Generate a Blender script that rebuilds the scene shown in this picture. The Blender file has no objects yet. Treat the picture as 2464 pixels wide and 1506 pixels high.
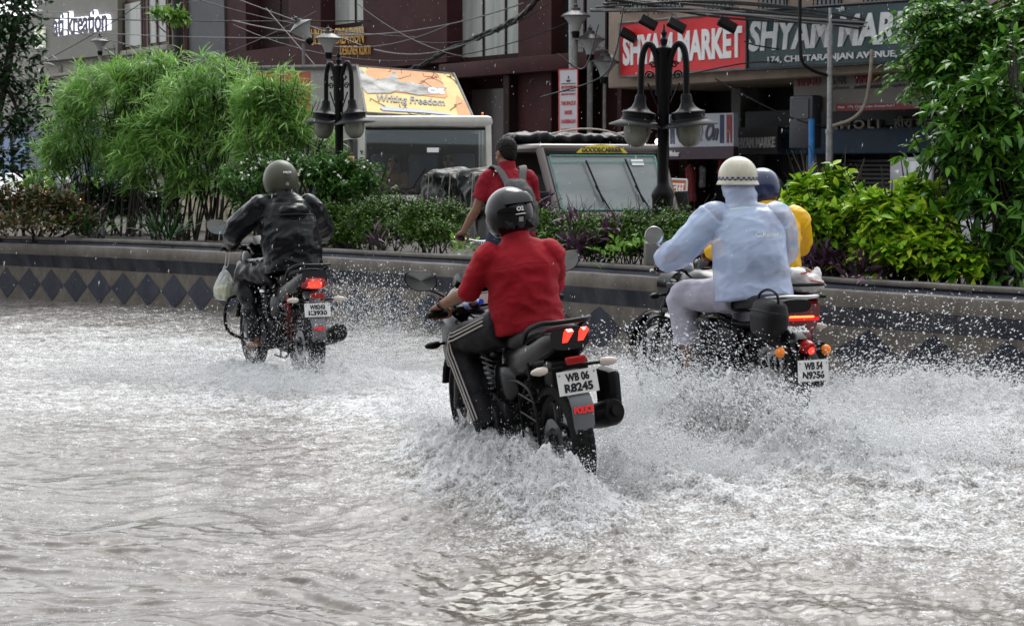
import bpy, bmesh, math, random
import numpy as np
from mathutils import Vector, Matrix, noise as mn

# ------------------------------------------------------------------ camera, world, sun, exposure
SC = bpy.context.scene
COL = SC.collection
FP, CX, CY, EYE = 4000.0, 1232.0, 753.0, 1.65      # focal length in photo units, principal point, eye height
PITCH = math.atan(353 / FP)
cam_data = bpy.data.cameras.new('camera'); cam = bpy.data.objects.new('camera', cam_data); COL.objects.link(cam)
cam.location = (0, 0, EYE); cam.rotation_euler = (math.pi / 2 - PITCH, 0, 0)
cam_data.sensor_width = 36; cam_data.lens = 36 * FP / 2464
cam_data.clip_start = 0.1; cam_data.clip_end = 3000
cam_data.dof.use_dof = True; cam_data.dof.focus_distance = 9.0; cam_data.dof.aperture_fstop = 11
SC.camera = cam

world = bpy.data.worlds.new('World'); SC.world = world; world.use_nodes = True
nt = world.node_tree; nt.nodes.clear()
SUN_EL, SUN_AZ = math.radians(50), math.radians(8)     # sun high beyond the street, veiled by cloud: the scene is lit from behind
sky = nt.nodes.new('ShaderNodeTexSky'); sky.sky_type = 'NISHITA'; sky.sun_disc = False
sky.sun_elevation = SUN_EL; sky.sun_rotation = SUN_AZ; sky.air_density = 1.0; sky.dust_density = 3.0; sky.ozone_density = 1.0
hs = nt.nodes.new('ShaderNodeHueSaturation'); hs.inputs['Saturation'].default_value = 0.22; hs.inputs['Value'].default_value = 1.0
bg = nt.nodes.new('ShaderNodeBackground'); bg.inputs['Strength'].default_value = 0.15
wo = nt.nodes.new('ShaderNodeOutputWorld')
ov = nt.nodes.new('ShaderNodeMix'); ov.data_type = 'RGBA'; ov.inputs[0].default_value = 0.62; ov.inputs[7].default_value = (8.3, 8.55, 8.9, 1)   # rain cloud deck over the clear sky
nt.links.new(sky.outputs[0], hs.inputs['Color']); nt.links.new(hs.outputs[0], ov.inputs[6])
# overcast that is brightest around the veiled sun and dim behind the camera
gt = nt.nodes.new('ShaderNodeTexCoord'); sx = nt.nodes.new('ShaderNodeVectorMath'); sx.operation = 'DOT_PRODUCT'; sx.inputs[1].default_value = (.06, .74, .67); mr = nt.nodes.new('ShaderNodeMapRange'); vm = nt.nodes.new('ShaderNodeVectorMath'); vm.operation = 'SCALE'
mr.inputs['From Min'].default_value = -.6; mr.inputs['From Max'].default_value = 1; mr.inputs['To Min'].default_value = .50; mr.inputs['To Max'].default_value = 1.50
nt.links.new(gt.outputs['Generated'], sx.inputs[0]); nt.links.new(sx.outputs['Value'], mr.inputs['Value']); nt.links.new(ov.outputs[2], vm.inputs[0]); nt.links.new(mr.outputs[0], vm.inputs['Scale']); nt.links.new(vm.outputs[0], bg.inputs['Color']); nt.links.new(bg.outputs[0], wo.inputs['Surface'])

sun_d = bpy.data.lights.new('sun', 'SUN'); sun_d.energy = 1.0; sun_d.angle = math.radians(30); sun_d.color = (1, 0.97, 0.92)
sun = bpy.data.objects.new('sun', sun_d); COL.objects.link(sun); sun.location = (0, -10, 30)
sdir = Vector((math.sin(SUN_AZ) * math.cos(SUN_EL), math.cos(SUN_AZ) * math.cos(SUN_EL), math.sin(SUN_EL)))
sun.rotation_euler = sdir.to_track_quat('Z', 'Y').to_euler()
SC.view_settings.view_transform = 'Standard'; SC.view_settings.look = 'None'
SC.view_settings.exposure = 0.45; SC.view_settings.gamma = 1.0; SC.view_settings.use_curve_mapping = False
SC.render.engine = 'CYCLES'
SC.cycles.max_bounces = 6; SC.cycles.transparent_max_bounces = 12
SC.cycles.use_denoising = True

# ------------------------------------------------------------------ survey helpers (photo measurements -> metres)
_f = np.array([0, math.cos(PITCH), -math.sin(PITCH)]); _u = np.array([0, math.sin(PITCH), math.cos(PITCH)]); _r = np.array([1., 0, 0])
_c = np.array([0, 0, EYE])
def P(px, py, s):
    return _c + (FP / s) * ((px - CX) / FP * _r + (CY - py) / FP * _u + _f)
def G(px, s):
    d = FP / s
    py = CY - FP * ((-EYE / d + math.sin(PITCH)) / math.cos(PITCH))
    q = P(px, py, s); q[2] = 0; return q
def G2(px, py): return G(px, (py - 400) / EYE)
def raydir(px, py): return (px - CX) / FP * _r + (CY - py) / FP * _u + _f
def s_at(w): return FP / float((np.array(w) - _c) @ _f)

rnd = random.Random(7); rng = np.random.default_rng(11)

# ------------------------------------------------------------------ materials
MATS = {}
def mat(name, col, rough=0.5, metal=0.0, spec=0.35, var=0.0, vscale=8.0, bump=0.0, bscale=40.0, emit=0.0, trans=0.0,
        alpha=1.0, coat=0.0, col2=None, stretch=None, sss=0.0, island=None, sheen=0.0, bdist=0.01):
    if name in MATS: return MATS[name]
    m = bpy.data.materials.new(name); m.use_nodes = True; n = m.node_tree.nodes; l = m.node_tree.links
    b = n['Principled BSDF']; c4 = (*col, 1)
    b.inputs['Base Color'].default_value = c4; b.inputs['Roughness'].default_value = rough; b.inputs['Metallic'].default_value = metal
    b.inputs['Specular IOR Level'].default_value = spec; b.inputs['Coat Weight'].default_value = coat
    b.inputs['Coat Roughness'].default_value = 0.08
    b.inputs['Transmission Weight'].default_value = trans; b.inputs['Alpha'].default_value = alpha
    if sheen: b.inputs['Sheen Weight'].default_value = sheen
    if sss: b.inputs['Subsurface Weight'].default_value = sss; b.inputs['Subsurface Radius'].default_value = (.02, .008, .004)
    if emit: b.inputs['Emission Color'].default_value = c4; b.inputs['Emission Strength'].default_value = emit
    tc = n.new('ShaderNodeTexCoord'); mp = n.new('ShaderNodeMapping'); l.new(tc.outputs['Object'], mp.inputs[0])
    if stretch: mp.inputs['Scale'].default_value = stretch
    if var or col2:
        t = n.new('ShaderNodeTexNoise'); t.inputs['Scale'].default_value = vscale; t.inputs['Detail'].default_value = 6; t.inputs['Roughness'].default_value = .65
        l.new(mp.outputs[0], t.inputs['Vector'])
        r = n.new('ShaderNodeValToRGB'); r.color_ramp.elements[0].position = .35; r.color_ramp.elements[1].position = .68
        a = tuple(x * (1 - var) for x in col); z = col2 if col2 else tuple(min(1, x * (1 + var)) for x in col)
        r.color_ramp.elements[0].color = (*(a if not col2 else col), 1); r.color_ramp.elements[1].color = (*z, 1)
        l.new(t.outputs['Fac'], r.inputs[0]); l.new(r.outputs[0], b.inputs['Base Color'])
    if island:       # island = list of colours picked per loose leaf
        g = n.new('ShaderNodeNewGeometry'); r = n.new('ShaderNodeValToRGB'); e = r.color_ramp.elements
        for i, c in enumerate(island):
            q = e[i] if i < 2 else e.new(1.0)
            q.color = (*c, 1)
        for i in range(len(island)): e[i].position = i / (len(island) - 1)
        l.new(g.outputs['Random Per Island'], r.inputs[0]); l.new(r.outputs[0], b.inputs['Base Color'])
    if bump:
        t2 = n.new('ShaderNodeTexNoise'); t2.inputs['Scale'].default_value = bscale; t2.inputs['Detail'].default_value = 5
        l.new(mp.outputs[0], t2.inputs['Vector'])
        bp = n.new('ShaderNodeBump'); bp.inputs['Strength'].default_value = bump; bp.inputs['Distance'].default_value = bdist
        l.new(t2.outputs['Fac'], bp.inputs['Height']); l.new(bp.outputs[0], b.inputs['Normal'])
    MATS[name] = m
    return m

# ------------------------------------------------------------------ object bookkeeping
MW = {}    # world matrix of parents, by name
def props(o, label=None, cat=None, group=None, kind=None):
    if label: o['label'] = label
    if cat: o['category'] = cat
    if group: o['group'] = group
    if kind: o['kind'] = kind
    return o
def thing(name, label, cat, M=None, loc=None, group=None):
    o = bpy.data.objects.new(name, None); COL.objects.link(o); o.empty_display_size = .1
    if M is None: M = Matrix.Translation(Vector(loc if loc is not None else (0, 0, 0)))
    o.matrix_world = M; MW[o.name] = M.copy()
    return props(o, label, cat, group)
def frame_matrix(o, x, y, z):
    return Matrix(((x[0], y[0], z[0], o[0]), (x[1], y[1], z[1], o[1]), (x[2], y[2], z[2], o[2]), (0, 0, 0, 1)))

def link_mesh(name, verts, faces, m=None, parent=None, local=False, smooth=False, midx=None, top=None, label=None):
    """verts world (or parent-local); top-level meshes get their origin at the base"""
    verts = np.asarray(verts, float).reshape(-1, 3)
    me = bpy.data.meshes.new(name)
    loc = Vector((0, 0, 0))
    if parent is not None and not local:
        Mi = np.array(MW[parent.name].inverted()); verts = verts @ Mi[:3, :3].T + Mi[:3, 3]
    if parent is None and not local:
        lo, hi = verts.min(0), verts.max(0); loc = Vector(((lo[0] + hi[0]) / 2, (lo[1] + hi[1]) / 2, lo[2])); verts = verts - np.array(loc)
    if isinstance(faces, np.ndarray):
        nf, k = faces.shape
        me.vertices.add(len(verts)); me.vertices.foreach_set('co', verts.astype(np.float32).ravel())
        me.loops.add(nf * k); me.loops.foreach_set('vertex_index', faces.astype(np.int32).ravel())
        me.polygons.add(nf); me.polygons.foreach_set('loop_start', np.arange(0, nf * k, k, dtype=np.int32))
        me.update(calc_edges=True)
    else:
        me.from_pydata([tuple(v) for v in verts], [], faces)
    if m is not None:
        for q in (m if isinstance(m, (list, tuple)) else [m]): me.materials.append(q)
    if midx is not None: me.polygons.foreach_set('material_index', np.asarray(midx, np.int32))
    if smooth: me.polygons.foreach_set('use_smooth', np.ones(len(me.polygons), bool))
    me.update()
    o = bpy.data.objects.new(name, me); COL.objects.link(o)
    if parent is not None:
        o.parent = parent
        MW[o.name] = MW[parent.name].copy()
    else:
        o.location = loc; MW[o.name] = Matrix.Translation(loc)
    if label: o['label'] = label
    return o

def sgn(v): return 1.0 if v > 0 else (-1.0 if v < 0 else 0.0)
def unit(v): v = np.asarray(v, float); return v / (np.linalg.norm(v) + 1e-12)

class MB:
    def __init__(s): s.v = []; s.f = []; s.m = []; s.k = 0
    def mi(s, k): s.k = k; return s
    def add(s, vs, fs):
        b = len(s.v); s.v += [tuple(map(float, q)) for q in vs]; s.f += [tuple(b + i for i in q) for q in fs]; s.m += [s.k] * len(fs); return s
    def box(s, lo, hi, M=None):
        x0, y0, z0 = lo; x1, y1, z1 = hi
        vs = [(x0, y0, z0), (x1, y0, z0), (x1, y1, z0), (x0, y1, z0), (x0, y0, z1), (x1, y0, z1), (x1, y1, z1), (x0, y1, z1)]
        if M is not None: vs = [M @ Vector(q) for q in vs]
        return s.add(vs, [(0, 3, 2, 1), (4, 5, 6, 7), (0, 1, 5, 4), (1, 2, 6, 5), (2, 3, 7, 6), (3, 0, 4, 7)])
    def bbox(s, lo, hi, b=0.01):      # box with chamfered corners
        lo = np.array(lo, float); hi = np.array(hi, float); c = (lo + hi) / 2; h = (hi - lo) / 2
        bm = bmesh.new(); bmesh.ops.create_cube(bm, size=2)
        for q in bm.verts: q.co = Vector((c[0] + q.co[0] * h[0], c[1] + q.co[1] * h[1], c[2] + q.co[2] * h[2]))
        bmesh.ops.bevel(bm, geom=list(bm.edges), offset=min(b, min(h) * .9), segments=2, affect='EDGES', profile=.5)
        s.bm(bm); return s
    def bm(s, bm):
        bm.verts.index_update(); s.add([q.co for q in bm.verts], [[w.index for w in q.verts] for q in bm.faces]); bm.free(); return s
    def quad(s, a, b, c, d): return s.add([a, b, c, d], [(0, 1, 2, 3)])
    def slab(s, q, t):            # thick quad from 4 corners, thickness t backwards from its normal
        q = [np.asarray(x, float) for x in q]; n = unit(np.cross(q[1] - q[0], q[3] - q[0]))
        b = [x - n * t for x in q]
        return s.add(q + b, [(0, 1, 2, 3), (7, 6, 5, 4), (4, 5, 1, 0), (5, 6, 2, 1), (6, 7, 3, 2), (7, 4, 0, 3)])
    def tube(s, pts, r, n=8, caps=True, sq=None):
        pts = [np.asarray(q, float) for q in pts]; k = len(pts)
        rs = list(r) if hasattr(r, '__len__') else [r] * k
        T = []
        for i in range(k):
            t = (pts[min(i + 1, k - 1)] - pts[max(i - 1, 0)]); T.append(unit(t))
        ref = np.array([0, 0, 1.]) if abs(T[0][2]) < .9 else np.array([1., 0, 0])
        a = unit(np.cross(ref, T[0])); vs = []
        for i in range(k):
            a = unit(a - T[i] * (a @ T[i])); b = np.cross(T[i], a)
            for j in range(n):
                th = 2 * math.pi * j / n; vs.append(pts[i] + rs[i] * (math.cos(th) * a + math.sin(th) * b))
        fs = [(i * n + j, i * n + (j + 1) % n, (i + 1) * n + (j + 1) % n, (i + 1) * n + j) for i in range(k - 1) for j in range(n)]
        if caps: fs += [tuple(range(n - 1, -1, -1)), tuple((k - 1) * n + j for j in range(n))]
        return s.add(vs, fs)
    def loft(s, secs, n=16, side=(0, 1, 0), pw=2.0):
        """secs: (center, half_side, half_depth[, pw]); closed volume along the centres"""
        k = len(secs); side = unit(side); C = [np.asarray(q[0], float) for q in secs]; vs = []
        for i in range(k):
            t = unit(C[min(i + 1, k - 1)] - C[max(i - 1, 0)]); a = unit(side - t * (side @ t)); b = np.cross(t, a)
            e = 2.0 / (secs[i][3] if len(secs[i]) > 3 else pw)
            for j in range(n):
                th = 2 * math.pi * j / n; c, sn = math.cos(th), math.sin(th)
                vs.append(C[i] + secs[i][1] * math.copysign(abs(c) ** e, c) * a + secs[i][2] * math.copysign(abs(sn) ** e, sn) * b)
        fs = [(i * n + j, i * n + (j + 1) % n, (i + 1) * n + (j + 1) % n, (i + 1) * n + j) for i in range(k - 1) for j in range(n)]
        fs += [tuple(range(n - 1, -1, -1)), tuple((k - 1) * n + j for j in range(n))]
        return s.add(vs, fs)
    def loftx(s, secs, n=16, pw=2.5):    # (x, y, z, half_y, half_z)
        return s.loft([((q[0], q[1], q[2]), q[3], q[4]) for q in secs], n=n, pw=pw)
    def ell(s, c, r, M=None, nu=16, nv=10):
        vs = []; c = np.asarray(c, float)
        M3 = np.array(M) if M is not None else np.eye(3)
        for i in range(1, nv):
            ph = math.pi * i / nv
            for j in range(nu):
                th = 2 * math.pi * j / nu
                vs.append(c + M3 @ np.array([r[0] * math.sin(ph) * math.cos(th), r[1] * math.sin(ph) * math.sin(th), r[2] * math.cos(ph)]))
        vs += [c + M3 @ np.array([0, 0, r[2]]), c + M3 @ np.array([0, 0, -r[2]])]; t, bt = len(vs) - 2, len(vs) - 1
        fs = [(i * nu + j, (i + 1) * nu + j, (i + 1) * nu + (j + 1) % nu, i * nu + (j + 1) % nu) for i in range(nv - 2) for j in range(nu)]
        fs += [(t, j, (j + 1) % nu) for j in range(nu)] + [(bt, (nv - 2) * nu + (j + 1) % nu, (nv - 2) * nu + j) for j in range(nu)]
        return s.add(vs, fs)
    def lathe(s, prof, M=None, n=24, c=(0, 0, 0), axis='z', closed=False):   # prof (r, h)
        vs = []; k = len(prof)
        for r, h in prof:
            for j in range(n):
                th = 2 * math.pi * j / n; a, b = r * math.cos(th), r * math.sin(th)
                q = {'z': (a, b, h), 'y': (a, h, b), 'x': (h, a, b)}[axis]; vs.append(np.asarray(c, float) + np.array(q))
        if M is not None: vs = [M @ Vector(q) for q in vs]
        e = k if closed else k - 1
        fs = [(i * n + j, i * n + (j + 1) % n, ((i + 1) % k) * n + (j + 1) % n, ((i + 1) % k) * n + j) for i in range(e) for j in range(n)]
        return s.add(vs, fs)
    def build(s, name, m, parent=None, local=False, smooth=False, label=None, auto=True):
        o = link_mesh(name, s.v, s.f, m, parent, local, smooth, s.m, label=label)
        me = o.data; bm = bmesh.new(); bm.from_mesh(me); bmesh.ops.recalc_face_normals(bm, faces=bm.faces); bm.to_mesh(me); bm.free()
        if smooth and auto:
            try: me.set_sharp_from_angle(angle=math.radians(42))
            except Exception: pass
        return o

def smooth_path(pts, k=6):
    """Catmull-Rom through points"""
    pts = [np.asarray(q, float) for q in pts]; Q = [2 * pts[0] - pts[1]] + pts + [2 * pts[-1] - pts[-2]]; out = []
    for i in range(1, len(Q) - 2):
        a, b, c, d = Q[i - 1:i + 3]
        for j in range(k):
            t = j / k; out.append(.5 * ((2 * b) + (c - a) * t + (2 * a - 5 * b + 4 * c - d) * t * t + (3 * b - a - 3 * c + d) * t ** 3))
    return out + [pts[-1]]

def fuse(mb, voxel=.012, smooth=4, wr=None, decimate=None):
    """one continuous skin over overlapping closed volumes -> numpy verts, faces"""
    me = bpy.data.meshes.new('tmp'); me.from_pydata(mb.v, [], mb.f); o = bpy.data.objects.new('tmp', me); COL.objects.link(o)
    bm = bmesh.new(); bm.from_mesh(me); bmesh.ops.recalc_face_normals(bm, faces=bm.faces); bm.to_mesh(me); bm.free()
    r = o.modifiers.new('r', 'REMESH'); r.mode = 'VOXEL'; r.voxel_size = voxel
    if smooth: q = o.modifiers.new('s', 'SMOOTH'); q.factor = .5; q.iterations = smooth
    dg = bpy.context.evaluated_depsgraph_get(); ev = o.evaluated_get(dg); m2 = ev.to_mesh()
    V = np.empty(len(m2.vertices) * 3); m2.vertices.foreach_get('co', V); V = V.reshape(-1, 3)
    N = np.empty(len(m2.vertices) * 3); m2.vertices.foreach_get('normal', N); N = N.reshape(-1, 3)
    Fc = np.array([list(p.vertices) for p in m2.polygons if len(p.vertices) == 4], np.int32)
    ev.to_mesh_clear(); bpy.data.objects.remove(o); bpy.data.meshes.remove(me)
    if wr is not None:
        V = V + N * wr(V)[:, None]
    return V, Fc

def text_mesh(txt, bold=0.0, ext=0.01, res=3, shear=0.0, space=1.0):
    cu = bpy.data.curves.new('t', 'FONT'); cu.body = txt; cu.size = 1; cu.offset = bold; cu.extrude = ext; cu.resolution_u = res; cu.shear = shear
    cu.space_character = space
    o = bpy.data.objects.new('t', cu); COL.objects.link(o)
    dg = bpy.context.evaluated_depsgraph_get(); m = bpy.data.meshes.new_from_object(o.evaluated_get(dg))
    V = np.array([v.co[:] for v in m.vertices]).reshape(-1, 3); F_ = [tuple(p.vertices) for p in m.polygons]
    bpy.data.objects.remove(o); bpy.data.curves.remove(cu); bpy.data.meshes.remove(m)
    return V, F_

def quad_map(Q, V, rect, th):
    """V[:,0:2] normalised to rect=(u0,v0,u1,v1) of quad Q (bl,br,tr,tl), z -> thickness th along its normal"""
    Q = [np.asarray(q, float) for q in Q]; n = unit(np.cross(Q[1] - Q[0], Q[3] - Q[0]))
    lo, hi = V.min(0), V.max(0); w = np.maximum(hi - lo, 1e-9)
    a = rect[0] + (V[:, 0] - lo[0]) / w[0] * (rect[2] - rect[0]); b = rect[1] + (V[:, 1] - lo[1]) / w[1] * (rect[3] - rect[1])
    z = (V[:, 2] - lo[2]) / w[2] * th
    a, b, z = a[:, None], b[:, None], z[:, None]
    return (1 - a) * (1 - b) * Q[0] + a * (1 - b) * Q[1] + a * b * Q[2] + (1 - a) * b * Q[3] + n * z
def lettering(name, txt, Q, rect, m, parent, th=.004, bold=.01, local=False, shear=0, res=3, space=1.0):
    V, F_ = text_mesh(txt, bold, .01, res, shear, space)
    if len(V) == 0: return None
    return link_mesh(name, quad_map(Q, V, rect, th), F_, m, parent, local)
def shape_on(name, poly, Q, m, parent, th=.003, local=False):
    """flat polygon given in 0..1 coordinates of the quad, as a thin plate on it"""
    k = len(poly); V = np.array([(x, y, 0) for x, y in poly] + [(x, y, 1) for x, y in poly], float)
    Qn = [np.asarray(q, float) for q in Q]; n = unit(np.cross(Qn[1] - Qn[0], Qn[3] - Qn[0]))
    a, b, z = V[:, 0:1], V[:, 1:2], V[:, 2:3] * th
    W = (1 - a) * (1 - b) * Qn[0] + a * (1 - b) * Qn[1] + a * b * Qn[2] + (1 - a) * b * Qn[3] + n * z
    F_ = [tuple(range(k, 2 * k)), tuple(range(k - 1, -1, -1))] + [(i, (i + 1) % k, k + (i + 1) % k, k + i) for i in range(k)]
    return link_mesh(name, W, F_, m, parent, local)

def surface_x(o):
    from mathutils.bvhtree import BVHTree
    me = o.data; return BVHTree.FromPolygons([v.co[:] for v in me.vertices], [tuple(p.vertices) for p in me.polygons])
def drape(name, txt, o, yc, zc, w, h, m, bold=.01, shear=0, off=.0025, top=None):
    """lettering that follows the cloth on the back of a garment (local -x side)"""
    V, F_ = text_mesh(txt, bold, .0, 3, shear); lo, hi = V.min(0), V.max(0); t = surface_x(o); out = []
    for q in V:
        y = yc - ((q[0] - lo[0]) / (hi[0] - lo[0]) - .5) * w; z = zc + ((q[1] - lo[1]) / (hi[1] - lo[1]) - .5) * h
        hit = t.ray_cast(Vector((-2, y, z)), Vector((1, 0, 0)))[0]; out.append((hit.x - off if hit else 0.1, y, z))
    return link_mesh(name, out, F_, m, o, local=True)
def seam(name, o, pts, m, r=.0014):
    t = surface_x(o); out = []
    for y, z in pts:
        hit = t.ray_cast(Vector((-2, y, z)), Vector((1, 0, 0)))[0]
        if hit: out.append(V3(hit.x, y, z))
    w = MB(); w.tube(out, r, 5); return w.build(name, m, o, local=True, smooth=True)
V3 = lambda *a: np.array(a, float)

# vectorised gradient noise
_perm = np.random.default_rng(3).permutation(256); _perm = np.concatenate([_perm, _perm]); _ga = np.random.default_rng(4).random(256) * 2 * math.pi
_gx, _gy = np.cos(_ga), np.sin(_ga)
def perlin(x, y, seed=0):
    x = x + seed * 17.3; y = y + seed * 9.7
    xi = np.floor(x).astype(int); yi = np.floor(y).astype(int); xf = x - xi; yf = y - yi
    u = xf * xf * xf * (xf * (xf * 6 - 15) + 10); v = yf * yf * yf * (yf * (yf * 6 - 15) + 10)
    def g(i, j, dx, dy):
        h = _perm[(_perm[(xi + i) & 255] + yi + j) & 255]; return _gx[h] * dx + _gy[h] * dy
    a = g(0, 0, xf, yf); b = g(1, 0, xf - 1, yf); c = g(0, 1, xf, yf - 1); d = g(1, 1, xf - 1, yf - 1)
    return 1.4 * ((a * (1 - u) + b * u) * (1 - v) + (c * (1 - u) + d * u) * v)
def fbm(x, y, o=4, seed=0, lac=2.03, g=.5):
    r = 0; a = 1
    for i in range(o): r = r + a * perlin(x, y, seed + i * 3); x = x * lac; y = y * lac; a *= g
    return r
def sstep(a, b, x): t = np.clip((x - a) / (b - a), 0, 1); return t * t * (3 - 2 * t)

# ================================================================== SETTING: ground, water, planter wall
m_asph = mat('wet_asphalt', (.045, .045, .047), .35, var=.3, vscale=3, bump=.3, bscale=60)
g = MB(); g.quad((-900, -200, -.16), (900, -200, -.16), (900, 1800, -.16), (-900, 1800, -.16))
props(g.build('road', m_asph, local=True), kind='structure')

# planter wall line measured along its foot (photo x, scale)
WL = [(-700, 172), (-300, 182), (0, 191.5), (250, 200.5), (480, 210.5), (779, 226.5), (1034, 241), (1250, 254), (1444, 267), (1730, 286), (2006, 306.6), (2464, 337), (2900, 372)]
wp = smooth_path([G(x, s) for x, s in WL], 6)
wp = np.array(wp)[:, :2]
seg = np.linalg.norm(np.diff(wp, axis=0), axis=1); arc = np.concatenate([[0], np.cumsum(seg)])
def wall_pt(t):
    t = np.asarray(t, float); return np.stack([np.interp(t, arc, wp[:, 0]), np.interp(t, arc, wp[:, 1])], -1)
def wall_nrm(t):
    d = wall_pt(t + .05) - wall_pt(t - .05); d = d / np.linalg.norm(d, axis=-1, keepdims=True)
    return np.stack([d[..., 1], -d[..., 0]], -1)      # towards the flooded road (camera side)
def wall_s(px):   # scale at wall for photo x
    return float(np.interp(px, [a for a, b in WL], [b for a, b in WL]))
def t_of_px(px):
    q = np.array([CX + FP * x / (y * math.cos(PITCH)) for x, y in wp]); return float(np.interp(px, q, arc))
Lw = arc[-1]; ts = np.arange(0, Lw, .05)
m_conc = mat('wet_concrete', (.11, .098, .086), .42, col2=(.20, .18, .155), vscale=5, bump=.5, bscale=30, stretch=(1, 1, .6))
m_conc2 = mat('rough_lower_plaster', (.13, .115, .098), .5, col2=(.22, .195, .168), vscale=9, bump=.7, bscale=45, stretch=(1, 1, .5))
m_navy = mat('navy_paint_worn', (.010, .014, .030), .36, col2=(.030, .036, .052), vscale=7, bump=.4, bscale=40, stretch=(1, 1, .4))
m_navyd = mat('navy_paint_streaked', (.018, .022, .038), .42, col2=(.075, .08, .09), vscale=6, bump=.5, bscale=40, stretch=(1, 1, .25))
m_soil = mat('wet_soil', (.03, .022, .015), .8, var=.4, vscale=20, bump=.8, bscale=30)
# profile: (offset towards road, height, material of the strip that ENDS here)
prof = [(-.14, .70, 0), (-.14, .775, 1), (-.135, .782, 1), (-.035, .782, 1), (-.03, .777, 0), (-.03, .742, 0), (-.04, .735, 1), (-.04, .708, 1), (.035, .700, 1), (.06, .696, 0), (.065, .685, 0), (.06, .566, 0),
        (.055, .560, 2), (.0, .412, 2), (-.005, .40, 3), (-.005, -.25, 3)]
pt = wall_pt(ts); nn = wall_nrm(ts); V = []; 
wob = perlin(ts * .8, ts * 0 + 3.3) * .004
for k, (o_, z_, _) in enumerate(prof):
    jit = (perlin(ts * 3.1, ts * 0 + k * 2.7) * .003) + wob
    V.append(np.column_stack([pt[:, 0] + nn[:, 0] * (o_ + jit), pt[:, 1] + nn[:, 1] * (o_ + jit), np.full(len(ts), z_) + (perlin(ts * 2.3, ts * 0 + 5) * .004 if 0 < k < 13 else 0)]))
nT = len(ts); V = np.concatenate(V); Fc = []; mi = []
for k in range(len(prof) - 1):
    for i in range(nT - 1):
        Fc.append((k * nT + i, k * nT + i + 1, (k + 1) * nT + i + 1, (k + 1) * nT + i)); mi.append(prof[k + 1][2])
props(link_mesh('planter_wall', V, np.array(Fc), [m_conc, m_navy, m_navyd, m_conc2], midx=mi, smooth=False),
      'long low concrete planter wall with navy band and row of navy diamonds along the flooded road', 'wall')
wall_o = bpy.data.objects['planter_wall']
# painted diamonds, one part each: tip spacing follows the photo
tips = [-180, -125, -70, -15, 10+29, 90.5, 121+22, 174+27, 231.5+30, 290+30, 353+20, 412.6+14, 477+8]
tips = [-130, -72, -14, 39+0]
tips = [-75, -20, 18] ; tips = []
meas = [-40, 8, 63.5, 116.4, 174, 231.6, 290.3, 349.1, 412.6, 477.2, 545, 617, 693, 772, 856, 944, 1034.5, 1129, 1228, 1335, 1444, 1558, 1675, 1795, 1925, 2100, 2258, 2436, 2630]
tt = [t_of_px(x) for x in meas]
def wall_face(t, off):
    p_ = wall_pt(np.array([t]))[0]; n_ = wall_nrm(np.array([t]))[0]; return p_ + n_ * off
for i in range(1, len(meas) - 1):
    tc = tt[i]; a = (tt[i] - tt[i - 1]) / 2; b = (tt[i + 1] - tt[i]) / 2
    cols = 9; vs = []; 
    zc, hh = .2, .196
    us = np.linspace(-1, 1, cols)
    top = []; bot = []
    for u in us:
        t = tc + (u * a if u < 0 else u * b) * .985; q = wall_face(t, 0.0005); h = hh * (1 - abs(u)) + .002
        jz = .004 * math.sin(i * 7.1 + u * 9)
        top.append((q[0], q[1], zc + h + jz)); bot.append((q[0], q[1], zc - h + jz))
    fs = [(k, k + 1, cols + k + 1, cols + k) for k in range(cols - 1)]
    d = link_mesh('painted_diamond', top + bot, fs, m_navy, wall_o)
# soil behind the wall
bx = []
m_b = MB()
fr = [wall_face(t, -.10) for t in ts[::4]]
def back_pt(px):  # far edge of the median
    s = .0681 * (px + 1668); q = G(px, s); return q[:2]
bk = [back_pt(x) for x in np.linspace(-700, 2900, len(fr))]
vs = [(q[0], q[1], .70) for q in fr] + [(q[0], q[1], .70) for q in bk] + [(q[0], q[1], -.2) for q in bk]; nF = len(fr)
fs = [(i, i + 1, nF + i + 1, nF + i) for i in range(nF - 1)] + [(nF + i, nF + i + 1, 2 * nF + i + 1, 2 * nF + i) for i in range(nF - 1)]
props(link_mesh('soil', vs, fs, m_soil, local=True), kind='structure')

# ---------------- water: one height field of real waves, turbulence and thrown crests
def stretch_axis(lo, hi, step, far_lo, far_hi, k=26):
    a = np.arange(lo, hi + step, step) if not callable(step) else step()
    e1 = lo - np.geomspace(.05, lo - far_lo, k)[::-1]; e2 = a[-1] + np.geomspace(.05, far_hi - a[-1], k)
    return np.concatenate([e1, a, e2])
xs = stretch_axis(-5.4, 4.9, .0125, -300, 300)
ya = np.exp(np.arange(math.log(5.6), math.log(19.5), .0017)); ys = np.concatenate([5.6 - np.geomspace(.05, 120, 20)[::-1], ya, ya[-1] + np.geomspace(.05, 400, 22)])
X, Y = np.meshgrid(xs, ys); 
PXs = CX + FP * X / np.maximum(Y, 1); PYs = 400 + EYE * FP / np.maximum(Y, 1)      # where the survey saw each spot (for masks in the ground plane)
def blob(px, py, rx, ry, ang=0):   # soft elliptical area on the ground; radii in metres, ang in degrees
    c = G2(px, py); dx, dy = X - c[0], Y - c[1]; a = math.radians(ang); u = dx * math.cos(a) + dy * math.sin(a); v = -dx * math.sin(a) + dy * math.cos(a)
    return np.exp(-((u / rx) ** 2 + (v / ry) ** 2))
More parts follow.
